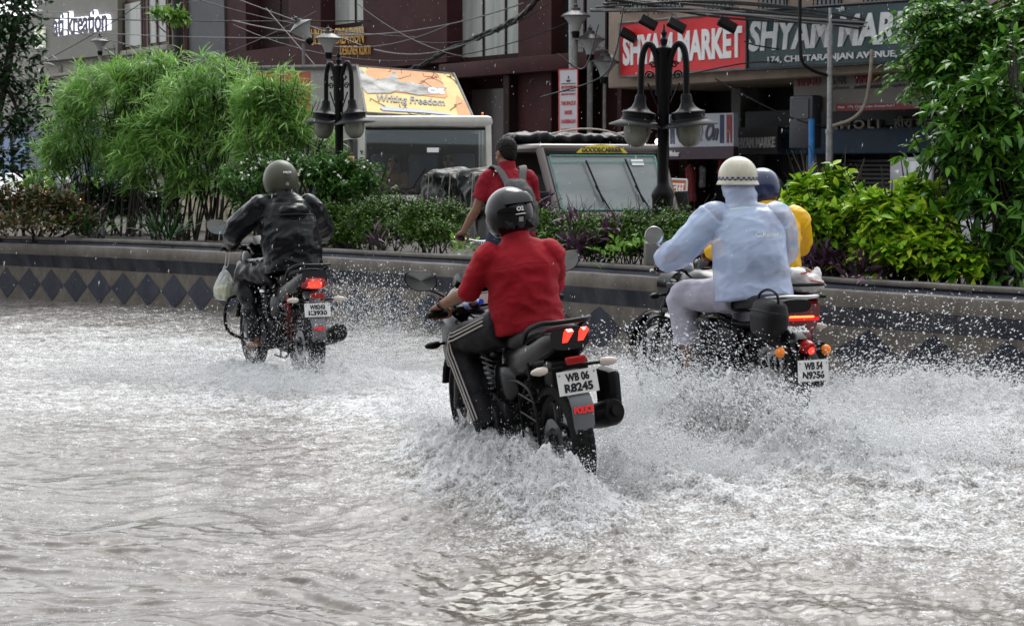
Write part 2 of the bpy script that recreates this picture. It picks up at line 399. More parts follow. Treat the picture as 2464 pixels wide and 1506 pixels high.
def ridge(pts, w_near, w_far, hts):
    """crest along ground polyline, returns height and mask"""
    out = np.zeros_like(X)
    W = smooth_path([G2(*q) for q in pts], 5); hs_ = np.interp(np.linspace(0, 1, len(W)), np.linspace(0, 1, len(hts)), hts)
    for i in range(len(W) - 1):
        a, b = W[i][:2], W[i + 1][:2]; d = b - a; L = d @ d
        t = np.clip(((X - a[0]) * d[0] + (Y - a[1]) * d[1]) / L, 0, 1); qx, qy = a[0] + t * d[0] - X, a[1] + t * d[1] - Y
        side = qy > 0      # nearer the camera than the crest
        w = np.where(side, w_near, w_far); r = np.sqrt(qx * qx + qy * qy) / w
        h = (hs_[i] * (1 - t) + hs_[i + 1] * t) * np.exp(-r * r * 1.2)
        out = np.maximum(out, h)
    return out
near = sstep(-5.9, -5.4, X) * (1 - sstep(4.9, 5.4, X)) * sstep(5.2, 5.6, Y) * (1 - sstep(19.5, 20.5, Y))
wx, wy = X + .25 * fbm(X * .5, Y * .5, 2, 5), Y + .35 * fbm(X * .6, Y * .6, 2, 9)
def rg(n): return 1 - np.abs(n) * 2
swell = .018 * perlin(wx * .55 + .2 * wy, wy * 1.25, 1) + .010 * rg(perlin(wx * 1.1 + .3 * wy, wy * 2.2, 2)) + .009 * rg(perlin(wx * 2.3, wy * 4.4, 3))
calm = 1 - .75 * sstep(900, 1250, PYs) * (1 - sstep(300, 1500, PXs))
rip = .0075 * rg(perlin(wx * 3.6, wy * 7.5, 4)) + .0048 * calm * rg(perlin(wx * 9, wy * 16, 5)) + .0022 * calm * rg(perlin(wx * 22, wy * 32, 6)) + .004 * (1 - calm) * perlin(wx * 2.2 + wy, wy * 9, 7)
turb = (1.0 * blob(1500, 1130, 1.2, .9) + .9 * blob(2050, 1010, 1.6, 1.0) + .7 * blob(780, 930, 1.3, 1.3) + .6 * blob(1150, 1000, .9, 1.1) + .7 * blob(2250, 1150, 1.6, .8)
        + .5 * blob(1900, 1180, 1.6, .7) + .45 * blob(500, 850, 1.5, 1.6) + .4 * blob(100, 830, 1.6, 2.2) + .35 * blob(1500, 1330, 1.6, .45))
turb = np.clip(turb + .10 + .22 * sstep(500, 1500, PXs) * (1 - .6 * sstep(1400, 1700, PYs)), 0, 1.1)
bub = fbm(X * 9, Y * 9, 3, 20); bub2 = rg(perlin(wx * 5, wy * 6, 21)); 
cr = ridge([(1050, 1100), (1150, 1150), (1255, 1195), (1335, 1245), (1400, 1290)], .30, .09, [.12, .20, .24, .22, .08])
cr = np.maximum(cr, ridge([(1425, 1175), (1490, 1175), (1600, 1190), (1730, 1215)], .22, .16, [.10, .17, .12, .05]))
cr = np.maximum(cr, ridge([(1560, 1085), (1680, 1085), (1800, 1100), (1930, 1125), (2060, 1140), (2200, 1140)], .34, .13, [.16, .32, .36, .27, .15, .06]))
cr = np.maximum(cr, ridge([(2030, 1000), (2150, 975), (2300, 985), (2470, 1010)], .4, .3, [.10, .16, .18, .14]))
cr = np.maximum(cr, ridge([(560, 905), (640, 925), (720, 940), (800, 930), (900, 915)], .35, .2, [.08, .10, .10, .12, .07]))
cr = np.maximum(cr, ridge([(900, 985), (1000, 1000), (1070, 1030)], .3, .2, [.04, .09, .07]))
crw = cr * (.92 + .40 * perlin(X * 4, Y * 4, 31) + .34 * perlin(X * 9, Y * 10, 32) + .22 * rg(perlin(X * 20, Y * 22, 35)) + .10 * perlin(X * 44, Y * 44, 36))
Hh = (swell * (.85 + .3 * sstep(1000, 1250, PYs)) + rip * 1.15) + turb * (.020 * bub + .018 * bub2 + .010 * rg(perlin(X * 26, Y * 30, 33))) + crw
Hh = Hh * near
foam = np.clip(turb * .55 + np.clip(cr * 5, 0, .5), 0, .95) * (.8 + .35 * fbm(X * 1.4, Y * 1.8, 3, 40))
foam += .30 * (1 - sstep(960, 1150, PYs)) + .16 * fbm(wx * .9, wy * 2.2, 3, 41) + .13 * sstep(900, 2300, PXs)
foam += .16 * blob(900, 960, 1.5, 1.6) + .12 * blob(300, 960, 2.0, 2.2) + .18 * blob(1150, 1060, .7, .7) + .12 * blob(700, 1150, 1.2, .8)
foam += .18 * blob(2350, 1300, 1.2, .5) + .12 * blob(1750, 1290, 1.2, .3) + .2 * blob(1150, 1190, .9, .35)
foam -= .30 * blob(1480, 1420, 1.0, .35) + .22 * blob(1900, 1480, 1.2, .3) + .25 * blob(1990, 1120, .5, .12) + .15 * blob(900, 1480, .6, .2)
foam = np.clip(foam + .05 * sstep(1000, 1300, PYs), 0, 1)
# scour hollow right behind the red-shirted rider's rear wheel
Hh -= .05 * blob(1440, 1260, .16, .12)
ny, nx = X.shape; V = np.stack([X, Y, Hh], -1).reshape(-1, 3)
ii = (np.arange(ny - 1)[:, None] * nx + np.arange(nx - 1)[None, :]).ravel(); Fc = np.stack([ii, ii + 1, ii + nx + 1, ii + nx], 1)
m_w = bpy.data.materials.new('muddy_flood_water'); m_w.use_nodes = True; n = m_w.node_tree.nodes; l = m_w.node_tree.links; b = n['Principled BSDF']
tc = n.new('ShaderNodeTexCoord'); at = n.new('ShaderNodeAttribute'); at.attribute_name = 'foam'
def tn(sc, det=4, ro=.6, vec=None, st=None):
    t = n.new('ShaderNodeTexNoise'); t.inputs['Scale'].default_value = sc; t.inputs['Detail'].default_value = det; t.inputs['Roughness'].default_value = ro
    mp = n.new('ShaderNodeMapping'); l.new(tc.outputs['Object'], mp.inputs[0]); 
    if st: mp.inputs['Scale'].default_value = st
    l.new(mp.outputs[0], t.inputs['Vector']); return t
def mth(op, a, b_=None, cl=False):
    q = n.new('ShaderNodeMath'); q.operation = op; q.use_clamp = cl
    for k, z in enumerate((a, b_)):
        if z is None: continue
        if isinstance(z, (int, float)): q.inputs[k].default_value = z
        else: l.new(z, q.inputs[k])
    return q.outputs[0]
n1 = tn(15, 6, .72, st=(.7, 1.3, 1)); n2 = tn(70, 4, .7); n3 = tn(3.2, 3, .5)
f1 = mth('ADD', mth('MULTIPLY', mth('SUBTRACT', n1.outputs['Fac'], .5), 3.2), mth('MULTIPLY', mth('SUBTRACT', n2.outputs['Fac'], .5), 3.4))
fac = mth('ADD', mth('MULTIPLY', mth('SUBTRACT', at.outputs['Fac'], .42), 1.45), f1, False)
fac = mth('MULTIPLY', mth('ADD', fac, .15), 1.0, True)
mud = n.new('ShaderNodeMix'); mud.data_type = 'RGBA'; mud.inputs[6].default_value = (.075, .064, .053, 1); mud.inputs[7].default_value = (.15, .132, .112, 1); l.new(n3.outputs['Fac'], mud.inputs[0])
mx = n.new('ShaderNodeMix'); mx.data_type = 'RGBA'; mx.inputs[7].default_value = (.65, .655, .66, 1); l.new(mud.outputs[2], mx.inputs[6]); l.new(fac, mx.inputs[0])
l.new(mx.outputs[2], b.inputs['Base Color'])
l.new(mth('ADD', mth('MULTIPLY', fac, .30), .05), b.inputs['Roughness']); b.inputs['IOR'].default_value = 1.33
bh = mth('ADD', mth('MULTIPLY', n2.outputs['Fac'], .35), mth('MULTIPLY', n1.outputs['Fac'], .9))
bp = n.new('ShaderNodeBump'); bp.inputs['Distance'].default_value = .022; l.new(bh, bp.inputs['Height']); l.new(mth('ADD', mth('MULTIPLY', at.outputs['Fac'], .95), .07), bp.inputs['Strength'])
l.new(bp.outputs[0], b.inputs['Normal'])
wo_ = link_mesh('water', V, Fc, m_w, local=True, smooth=True); props(wo_, kind='structure')
atr = wo_.data.attributes.new('foam', 'FLOAT', 'POINT'); atr.data.foreach_set('value', foam.ravel().astype(np.float32))
del X, Y, PXs, PYs, wx, wy, turb, bub, bub2, cr, crw, swell, rip, V, Fc
def water_h(px, py): return 0

# ================================================================== MOTORCYCLES
m_blk = mat('black_gloss_paint', (.005, .005, .006), .16, spec=.2, bump=.06, bscale=120)
m_plas = mat('black_plastic', (.007, .007, .0075), .42, spec=.16, bump=.15, bscale=150)
m_rub = mat('tyre_rubber', (.007, .007, .007), .6, spec=.18, bump=.6, bscale=90)
m_seat = mat('seat_vinyl', (.007, .007, .008), .42, spec=.18, bump=.25, bscale=160)
m_steel = mat('brushed_steel', (.42, .42, .43), .3, metal=.9, var=.2, vscale=30)
m_iron = mat('dark_engine_metal', (.03, .03, .032), .42, metal=.6, var=.5, vscale=25, bump=.3, bscale=60)
m_mirr = mat('mirror_glass', (.62, .70, .74), .06, metal=1.0)
m_red_lit = mat('lit_red_lamp', (1.0, .035, .02), .2, emit=1.6)
m_red_lens = mat('red_lens', (.32, .01, .01), .15)
m_amber = mat('amber_lens', (.75, .20, .02), .15, emit=.12)
m_clear = mat('clear_indicator_lens', (.55, .48, .42), .12)
m_plate = mat('number_plate_white', (.72, .72, .70), .4, var=.06, vscale=20)
m_char = mat('plate_black_paint', (.01, .01, .012), .5)
m_grey = mat('grey_plastic_fender', (.13, .14, .15), .3)
m_gold = mat('shock_red', (.25, .03, .02), .4)

def heading_frame(rpx, rs, fpx, fs, roll):
    a = G(rpx, rs); b = G(fpx, fs); h = b - a; ph = math.atan2(h[1], h[0]); c, s = math.cos(ph), math.sin(ph)
    x = np.array([c, s, 0]); y = np.array([-s, c, 0]); z = np.array([0, 0, 1.])
    return frame_matrix(a, x, y * math.cos(roll) + z * math.sin(roll), z * math.cos(roll) - y * math.sin(roll))

def wheel(root, x, R, w, spokes, kind='alloy'):
    t = MB(); pr = []
    for k in range(13):
        a = math.pi * k / 12; pr.append((R - w + w * math.sin(a) ** .8, -w * math.cos(a)))
    pr += [(R - w - .012, w * .7), (R - w - .012, -w * .7)]
    t.lathe(pr, c=(x, 0, R), axis='y', n=40, closed=True)
    for k in range(40):      # tread blocks
        a = 2 * math.pi * k / 40; sx, cz = math.sin(a), math.cos(a)
        for sd in (-1, 1):
            q = np.array([x + (R - .003) * sx, sd * w * .42, R + (R - .003) * cz]); d = np.array([cz, 0, -sx]); u = np.array([sx, 0, cz])
            t.slab([q - d * .013 - np.array([0, .012, 0]) + u * .006, q + d * .013 - np.array([0, .012, 0]) + u * .006, q + d * .02 + np.array([0, .012, 0]) + u * .006, q - d * .006 + np.array([0, .012, 0]) + u * .006], .012)
    ty = t.build('tyre', m_rub, root, local=True, smooth=True)
    r = MB(); r.lathe([(R - w - .01, -w * .62), (R - w - .035, -w * .4), (R - w - .035, w * .4), (R - w - .01, w * .62)], c=(x, 0, R), axis='y', n=36, closed=True)
    r.lathe([(.0, -.05), (.032, -.05), (.036, 0), (.032, .05), (0, .05)], c=(x, 0, R), axis='y', n=16)
    for k in range(spokes):
        a = 2 * math.pi * k / spokes + .3
        rad = .009 if kind == 'alloy' else .0025
        p0 = (x + .025 * math.sin(a), .02 * (-1) ** k, R + .025 * math.cos(a)); p1 = (x + (R - w - .02) * math.sin(a + .12), 0, R + (R - w - .02) * math.cos(a + .12))
        r.tube([p0, p1], [rad * 1.6, rad], 6)
        if kind == 'alloy': r.tube([p0, (x + (R - w - .02) * math.sin(a - .12), 0, R + (R - w - .02) * math.cos(a - .12))], [rad * 1.6, rad], 6)
    r.build('rim', m_iron if kind == 'alloy' else m_steel, ty, local=True, smooth=True)
    d = MB(); d.lathe([(.075, .052), (.12, .052), (.12, .056), (.075, .056)], c=(x, 0, R), axis='y', n=30, closed=True)
    d.build('brake_disc', m_steel, ty, local=True)

def plate(root, c, nrm_tilt, w, h, l1, l2, yaw=0):
    """plate facing backwards (-x); c centre, tilt back in rad"""
    up = np.array([math.sin(nrm_tilt), 0, math.cos(nrm_tilt)]); rt = np.array([0, -1., 0]); c = np.array(c, float)
    Q = [c - rt * w / 2 - up * h / 2, c + rt * w / 2 - up * h / 2, c + rt * w / 2 + up * h / 2, c - rt * w / 2 + up * h / 2]
    b = MB(); b.slab(Q, .006); p = b.build('number_plate', m_plate, root, local=True)
    lettering('plate_number', l1, Q, (.20, .54, .80, .90), m_char, p, .002, .042, local=True)
    lettering('plate_number', l2, Q, (.14, .10, .86, .47), m_char, p, .002, .042, local=True)
    k = MB()
    for u, v in ((.06, .85), (.94, .85)):
        q = Q[0] + (Q[1] - Q[0]) * u + (Q[3] - Q[0]) * v; k = MB(); k.ell(q, (.004, .006, .006), nu=8, nv=6); k.build('bolt', m_steel, p, local=True)
    return p

def mirror(root, base, head, round_=False, frame=m_plas, r=(.085, .055)):
    m = MB(); base, head = np.array(base, float), np.array(head, float)
    # disc facing back (-x), slightly turned inwards
    n = unit(np.array([-1, .32 if head[1] > 0 else .06, .12])); side = unit(np.cross((0, 0, 1), n)); up = np.cross(n, side)
    N_ = 24; shp = []
    for k in range(N_):
        a = 2 * math.pi * k / N_; c, s = math.cos(a), math.sin(a)
        if round_: q = (r[0] * c, r[0] * s)
        else: q = (r[0] * math.copysign(abs(c) ** .75, c) * (1 + .12 * s), r[1] * math.copysign(abs(s) ** .8, s) + .16 * r[0] * c * -sgn(head[1]))
        shp.append(q)
    ring0 = [head + side * a + up * b for a, b in shp]; back = [head - n * .028 + side * a * .7 + up * b * .7 for a, b in shp]; tip = head - n * .036
    m.add(ring0 + back + [tip], [(i, (i + 1) % N_, N_ + (i + 1) % N_, N_ + i) for i in range(N_)] + [(N_ + i, N_ + (i + 1) % N_, 2 * N_) for i in range(N_)])
    inner = [head + n * .004 + side * a * .96 + up * b * .96 for a, b in shp]
    m.add(ring0 + inner, [(i, (i + 1) % N_, N_ + (i + 1) % N_, N_ + i) for i in range(N_)])
    m.tube(smooth_path([base, base + (head - base) * .4 + np.array([.01, 0, .01]), head - n * .03 - up * r[1] * .5], 4), [.007] * 9, 8)
    o = m.build('mirror', frame, root, local=True, smooth=True)
    gl = MB(); gi = [head + n * .002 + side * a * .92 + up * b * .92 for a, b in shp]; gl.add(gi + [head + n * .003], [(i, (i + 1) % N_, N_) for i in range(N_)])
    gl.build('mirror_glass', m_mirr, o, local=True)

def indicator(root, base, tip, lens, rnd_=False):
    a, b = np.array(base, float), np.array(tip, float); d = unit(b - a)
    m = MB(); m.tube([a, b], [.010, .008], 8); o = m.build('indicator', m_plas, root, local=True, smooth=True)
    k = MB()
    if rnd_: k.ell(b, (.028, .032, .032), nu=16, nv=10)
    else: k.loft([(b - d * .012, .012, .014), (b + d * .005, .021, .021), (b + d * .04, .022, .021), (b + d * .068, .013, .013), (b + d * .078, .004, .004)], n=14, side=(1, 0, 0))
    k.build('lens', lens, o, local=True, smooth=True)

def motorcycle(name, label, M, style, st):
    root = thing(name, label, 'motorcycle', M)
    wb = st.get('wb', 1.33); R = .30; classic = style == 'classic'
    if st.get('R'): R = st['R']
    ex, rx = wb, 0
    bz = st.get('barz', .98); bx_ = st.get('barx', .86); bw = st.get('barw', .36)
    wheel(root, 0, R, .058 if not classic else .055, 6 if not classic else 28, 'alloy' if not classic else 'wire')
    wheel(root, ex, R, .045, 6 if not classic else 28, 'alloy' if not classic else 'wire')
    # fork
    f = MB()
    for s in (-1, 1):
        f.tube([(ex - .01, .085 * s, R), (ex - .13, .085 * s, R + .33), (ex - .30, .09 * s, .90)], [.026, .024, .019], 12)
    f.bbox((ex - .36, -.12, .85), (ex - .25, .12, .885), .01); f.bbox((ex - .30, -.12, .68), (ex - .20, .12, .715), .01)
    f.tube([(ex, -.1, R), (ex, .1, R)], .012, 8)
    f.build('front_fork', m_iron, root, local=True, smooth=True)
    ff = MB(); secs = []
    for k in range(9):
        a = math.radians(-62 + k * 17); r_ = R + .035; secs.append(((ex + r_ * math.sin(a), 0, R + r_ * math.cos(a)), .062, .012, 3))
    ff.loft(secs, n=14); ff.build('front_fender', st.get('fender_m', m_blk), root, local=True, smooth=True)
    # frame, engine
    fr = MB()
    fr.tube(smooth_path([(ex - .34, 0, .82), (.62, 0, .70), (.40, 0, .66), (.05, .09, .70), (-.08, .08, .72)], 4), .022, 10)
    fr.tube(smooth_path([(ex - .34, 0, .80), (ex - .42, 0, .45), (.72, 0, .24), (.45, 0, .24), (.36, 0, .40), (.40, 0, .64)], 5), .02, 10)
    for s in (-1, 1):
        fr.tube([(.40, .11 * s, .32), (0, .11 * s, R)], [.022, .018], 8); fr.tube([(.36, .1 * s, .42), (.02, .1 * s, .70)], .013, 8)
        fr.tube([(.42, .05 * s, .26), (.42, .21 * s, .25)], .012, 8); fr.tube([(.42, .21 * s, .25), (.42, .29 * s, .25)], .019, 10)
        fr.tube([(.10, .08 * s, .34), (.08, .24 * s, .33)], [.012, .016], 8)
    fr.build('frame', m_plas, root, local=True, smooth=True)
    en = MB()
    en.bbox((.42, -.15, .24), (.82, .15, .47), .04)
    en.lathe([(0, .12), (.09, .12), (.10, .16), (.10, .185), (.07, .20), (0, .20)], c=(.54, 0, .35), axis='y', n=24); en.lathe([(0, -.12), (.09, -.12), (.10, -.18), (.06, -.20), (0, -.20)], c=(.54, 0, .35), axis='y', n=24)
    for k in range(7): en.bbox((.60 + k * .012, -.10, .47 + k * .028), (.78 + k * .012, .10, .483 + k * .028), .004)
    en.bbox((.64, -.07, .46), (.80, .07, .68), .02)
    en.tube(smooth_path([(.80, -.03, .60), (.93, -.06, .50), (.88, -.13, .30), (.60, -.17, .24), (.30, -.17, .27)], 5), .019, 10)
    en.build('engine', m_iron, root, local=True, smooth=True)
    for s in (-1, 1):
        sp2 = MB(); sp2.loftx([(.24, s * .125, .58, .012, .05), (.32, s * .145, .57, .02, .09), (.46, s * .145, .56, .02, .10), (.56, s * .125, .57, .012, .07)], n=12); sp2.build('side_panel', m_blk, root, local=True, smooth=True)
        if style == 'sport': sp2 = MB(); sp2.loftx([(.50, s * .15, .34, .02, .06), (.64, s * .17, .38, .03, .11), (.84, s * .15, .42, .03, .13), (.93, s * .10, .46, .02, .08)], n=12); sp2.build('belly_cowl', m_blk, root, local=True, smooth=True)
    xh = MB(); ez = st.get('exz', .33)
    xh.loft([((.36, -.18, .28), .022, .022), ((.26, -.19, ez - .02), .048, .055), ((-.05, -.20, ez + .05), .058, .066), ((-.16, -.205, ez + .08), .060, .068), ((-.185, -.205, ez + .085), .05, .056)], n=18)
    xh.tube([(-.17, -.205, ez + .083), (-.21, -.205, ez + .093)], .026, 14)
    xh.build('exhaust', m_plas if not classic else m_iron, root, local=True, smooth=True)
    sh = MB()
    for s in (-1, 1):
        for k in range(26):
            pass
        hx = [(.02 + .05 * k / 40 + .026 * math.cos(k * 1.1), (.13) * s + .026 * math.sin(k * 1.1), .40 + .24 * k / 40) for k in range(41)]
        sh.tube(hx, .0055, 6); sh.tube([(.0, .13 * s, R + .04), (.08, .12 * s, .70)], .012, 8)
    sh.build('rear_shock', st.get('shock_m', m_plas), root, local=True, smooth=True)
    # tank
    if classic:
        tk = MB(); tk.loftx([(.52, 0, .80, .10, .07), (.58, 0, .83, .13, .10), (.72, 0, .86, .155, .125), (.88, 0, .87, .145, .12), (.98, 0, .86, .10, .09), (1.02, 0, .85, .05, .05)], n=20, pw=2.6)
    else:
        tk = MB(); tk.loftx([(.44, 0, .78, .09, .05), (.52, 0, .79, .12, .08), (.66, 0, .81, .155, .105), (.82, 0, .81, .165, .11), (.95, 0, .80, .13, .10), (1.02, 0, .79, .08, .07)], n=20, pw=2.8)
        for s in (-1, 1): tk.loftx([(.70, s * .15, .74, .02, .06), (.86, s * .205, .73, .035, .13), (1.02, s * .215, .74, .035, .16), (1.13, s * .19, .74, .02, .11), (1.20, s * .15, .76, .01, .05)], n=12)
    tk.lathe([(0, .01), (.035, .01), (.035, 0), (.04, -.02)], c=(.80, 0, .985 if classic else .925), axis='z', n=16)
    tk.build('fuel_tank', st.get('tank_m', m_blk), root, local=True, smooth=True)
    # seat
    se = MB()
    if classic: se.loftx([(.56, 0, .80, .10, .03), (.48, 0, .80, .13, .045), (.30, 0, .795, .15, .05), (.12, 0, .82, .15, .055), (-.12, 0, .825, .14, .055), (-.20, 0, .82, .11, .04)], n=16, pw=3)
    else: se.loftx([(.50, 0, .79, .09, .03), (.40, 0, .78, .13, .045), (.24, 0, .785, .14, .05), (.14, 0, .82, .12, .05), (-.04, 0, .85, .11, .04), (-.12, 0, .86, .08, .028)], n=16, pw=3)
    se.build('seat', m_seat, root, local=True, smooth=True)
    # side panels / tail
    if not classic:
        ta = MB()
        ta.loftx([(.46, 0, .66, .12, .09), (.30, 0, .67, .145, .11), (.12, 0, .72, .13, .10), (-.04, 0, .785, .12, .085), (-.13, 0, .815, .115, .075), (-.195, 0, .835, .10, .055)], n=18, pw=3.2)
        ta.build('tail_cowl', m_blk, root, local=True, smooth=True)
        gr = MB()
        gr.tube(smooth_path([(.10, .13, .80), (-.02, .145, .875), (-.15, .13, .915), (-.215, .08, .92), (-.225, 0, .92), (-.215, -.08, .92), (-.15, -.13, .915), (-.02, -.145, .875), (.10, -.13, .80)], 5), .0125, 10)
        gr.build('grab_rail', m_plas, root, local=True, smooth=True)
    if style == 'sport':
        # two slanted lit bars on the tail
        for s, (y0, y1) in (('a', (.062, .008)), ('b', (-.022, -.072))):
            lm = MB(); w_ = .014
            Q = [(-.180, y0 + .005, .768), (-.180, y0 - w_ - .004, .768), (-.222, y1 - w_ - .008, .868), (-.222, y1 + .010, .868)]
            lm.slab([np.array(q) for q in Q], .03); lm.build('tail_lamp', m_red_lit, root, local=True)
        rc = MB(); rc.bbox((-.17, -.10, .60), (-.05, .10, .73), .02); rc.build('tail_underside', m_plas, root, local=True, smooth=True)
    if style == 'commuter':
        lm = MB(); lm.loftx([(-.12, 0, .785, .10, .05), (-.19, 0, .785, .095, .048), (-.225, 0, .78, .07, .034)], n=20, pw=3)
        lm.build('tail_lamp', m_red_lens, root, local=True, smooth=True)
        l2 = MB(); l2.loftx([(-.19, .01, .782, .062, .034), (-.228, .01, .777, .054, .028), (-.233, .01, .777, .03, .016)], n=14, pw=3.5); l2.build('bulb_glow', m_red_lit, root, local=True, smooth=True)
    # rear fender & plate bracket
    if not classic:
        rf = MB(); q = st['plate']
        rf.loft([((-.06, 0, .72), .06, .03, 3), ((-.17, 0, q[1] + .03), .055, .018, 3), ((q[0] + .030, 0, q[1] - .05), .058, .010, 3), ((q[0] - .008, 0, q[1] - .085), .058, .010, 3), ((q[0] - .028, 0, q[1] - .12), .058, .010, 3), ((q[0] - .030, 0, q[1] - .21), .054, .010, 3), ((q[0] - .018, 0, q[1] - .25), .042, .009, 3)], n=14)
        rf.build('mud_flap', st.get('flap_m', m_grey), root, local=True, smooth=True)
        rr = MB(); zz = q[1] + .105; rr.bbox((q[0] - .01, -.05, zz - .018), (q[0] + .02, .05, zz + .018), .006); rr.build('reflector', m_red_lens, root, local=True)
        mg = MB(); secs = []
        for k in range(8):
            a = math.radians(-34 + k * 11); secs.append(((R * 1.12 * math.sin(a), 0, R + R * 1.12 * math.cos(a)), .07, .010, 3))
        mg.loft(secs, n=12); mg.build('tyre_hugger', m_plas, root, local=True, smooth=True)
        zi = st.get('indz', .67)
        for s in (-1, 1): indicator(root, (q[0] + .06, .05 * s, zi), (q[0] + .04, (.15) * s, zi), m_clear)
    else:
        rf = MB(); secs = []
        for k in range(11):
            a = math.radians(-84 + k * 12); secs.append(((R * 1.17 * math.sin(a) - .01, 0, R + R * 1.17 * math.cos(a)), .085, .012, 3))
        rf.loft(secs, n=16); rf.build('rear_fender', m_blk, root, local=True, smooth=True)
        tl = MB(); tl.lathe([(0, -.075), (.028, -.07), (.042, -.045), (.045, -.01), (.045, 0)], c=(-.30, 0, .585), axis='x', n=20)
        tl.build('tail_lamp', m_red_lens, root, local=True, smooth=True)
        t2 = MB(); t2.lathe([(0, -.081), (.016, -.078), (.024, -.066)], c=(-.30, .004, .572), axis='x', n=14); t2.build('bulb_glow', m_red_lit, root, local=True, smooth=True)
        hb = MB(); hb.lathe([(.05, -.005), (.052, .03), (.03, .06)], c=(-.30, 0, .585), axis='x', n=20); hb.bbox((-.31, -.055, .50), (-.26, .055, .56), .008); hb.build('lamp_housing', m_blk, root, local=True, smooth=True)
        for s in (-1, 1): indicator(root, (-.26, .05 * s, .56), (-.28, .165 * s, .56), m_amber, True)
        gr = MB(); gr.tube(smooth_path([(.02, .15, .80), (-.10, .15, .86), (-.25, .12, .88), (-.30, 0, .88), (-.25, -.12, .88), (-.10, -.15, .86), (.02, -.15, .80)], 5), .012, 10); gr.build('grab_rail', m_steel, root, local=True, smooth=True)
    pc = st['plate']; plate(root, (pc[0], 0, pc[1]), st.get('ptilt', .18), st.get('pw', .2), st.get('ph', .10), *st['num'])
    # bars, controls
    hb = MB()
    hb.tube(smooth_path([(bx_, bw, bz), (bx_ + .04, bw - .14, bz), (bx_ + .13, .10, bz - .03), (ex - .36, 0, bz - .05), (bx_ + .13, -.10, bz - .03), (bx_ + .04, -bw + .14, bz), (bx_, -bw, bz)], 5), .0115, 10)
    h = hb.build('handlebar', m_plas, root, local=True, smooth=True)
    for s in (-1, 1):
        gp = MB(); gp.tube([(bx_ - .002, s * (bw + .01), bz), (bx_ + .035, s * (bw - .13), bz)], .0175, 12); gp.tube([(bx_ - .004, s * (bw + .012), bz), (bx_ - .008, s * (bw + .03), bz)], [.019, .014], 12); gp.build('grip', m_rub, h, local=True, smooth=True)
        lv = MB(); lv.tube(smooth_path([(bx_ + .06, s * (bw - .15), bz - .01), (bx_ + .085, s * (bw - .11), bz - .015), (bx_ + .065, s * (bw + .02), bz - .015)], 4), [.007] * 8 + [.009], 8); lv.build('lever', m_steel if classic else m_plas, h, local=True, smooth=True)
        gp = MB(); gp.bbox((bx_ + .02, s * (bw - .17) - .02, bz - .025), (bx_ + .055, s * (bw - .17) + .02, bz + .025), .008); gp.build('switch_block', m_plas, h, local=True)
    for s, on in ((1, True), (-1, True)):
        hd = st.get('mir', (.03, .06, .17)); mirror(root, (bx_ + .05, s * (bw - .16), bz + .01), (bx_ + hd[0], s * (bw + hd[1]), bz + hd[2]), classic, m_steel if classic else m_plas, st.get('mir_r', (.085, .055)))
    # head of the bike
    hd = MB()
    if classic:
        hd.loftx([(ex - .28, 0, .86, .05, .05), (ex - .25, 0, .86, .095, .095), (ex - .12, 0, .86, .10, .10), (ex - .10, 0, .86, .10, .10)], n=20, pw=2)
        hd.build('headlamp', m_blk, root, local=True, smooth=True)
        cl = MB(); cl.lathe([(0, .015), (.04, .015), (.045, 0), (.045, -.05)], c=(ex - .40, .05, bz + .0), axis='z', n=20); cl.build('speedometer', m_steel, root, local=True, smooth=True)
    else:
        fz = st.get('fairz', .86)
        hd.loftx([(ex - .36, 0, fz + .06, .13, .04), (ex - .30, 0, fz + .04, .165, .12), (ex - .18, 0, fz, .16, .15), (ex - .06, 0, fz - .05, .12, .12), (ex + .02, 0, fz - .08, .05, .05)], n=20, pw=2.8)
        hd.loftx([(ex - .38, 0, fz + .16, .10, .012), (ex - .28, 0, fz + .20, .12, .035), (ex - .20, 0, fz + .16, .11, .04)], n=14)
        hd.build('headlamp_fairing', m_blk, root, local=True, smooth=True)
        cl = MB(); cl.bbox((ex - .45, -.07, bz + .00), (ex - .40, .07, bz + .07), .012); cl.build('instrument_panel', m_plas, root, local=True)
        gl = MB(); gl.slab([np.array(q) for q in [(ex - .462, .06, bz + .008), (ex - .462, -.06, bz + .008), (ex - .452, -.06, bz + .062), (ex - .452, .06, bz + .062)]], .002); gl.build('instrument_glass', m_clear, root, local=True)
    for s in (-1, 1):
        fi = st.get('find', (.95, .17, .76)); indicator(root, (fi[0] + .08, s * .10, fi[2]), (fi[0] + .03, s * fi[1], fi[2]), st.get('find_m', m_plas))
    sg = MB()     # sari guard on the left of the rear wheel
    gz = st.get('guard', None)
    if gz:
        sg.tube(smooth_path([(.22, .17, .60), (.05, .19, .62), (-.10, .19, .58), (-.16, .19, .42), (-.10, .19, .24), (.20, .19, .22)], 4), .008, 8)
        sg.tube([(.07, .19, .615), (.05, .19, .225)], .006, 6)
        for k in range(4): sg.tube([(.06, .19, .56 - k * .09), (-.145, .19, .54 - k * .09)], .005, 6)
        sg.build('sari_guard', m_plas, root, local=True, smooth=True)
    return root

FR_RED = heading_frame(1372, 485, 1146, 419, math.radians(-6))
FR_LFT = heading_frame(740, 318, 612, 290, math.radians(0))
FR_RGT = heading_frame(1864, 394, 1590, 352, 0)
FR_YEL = heading_frame(1880, 352, 1690, 318, 0)

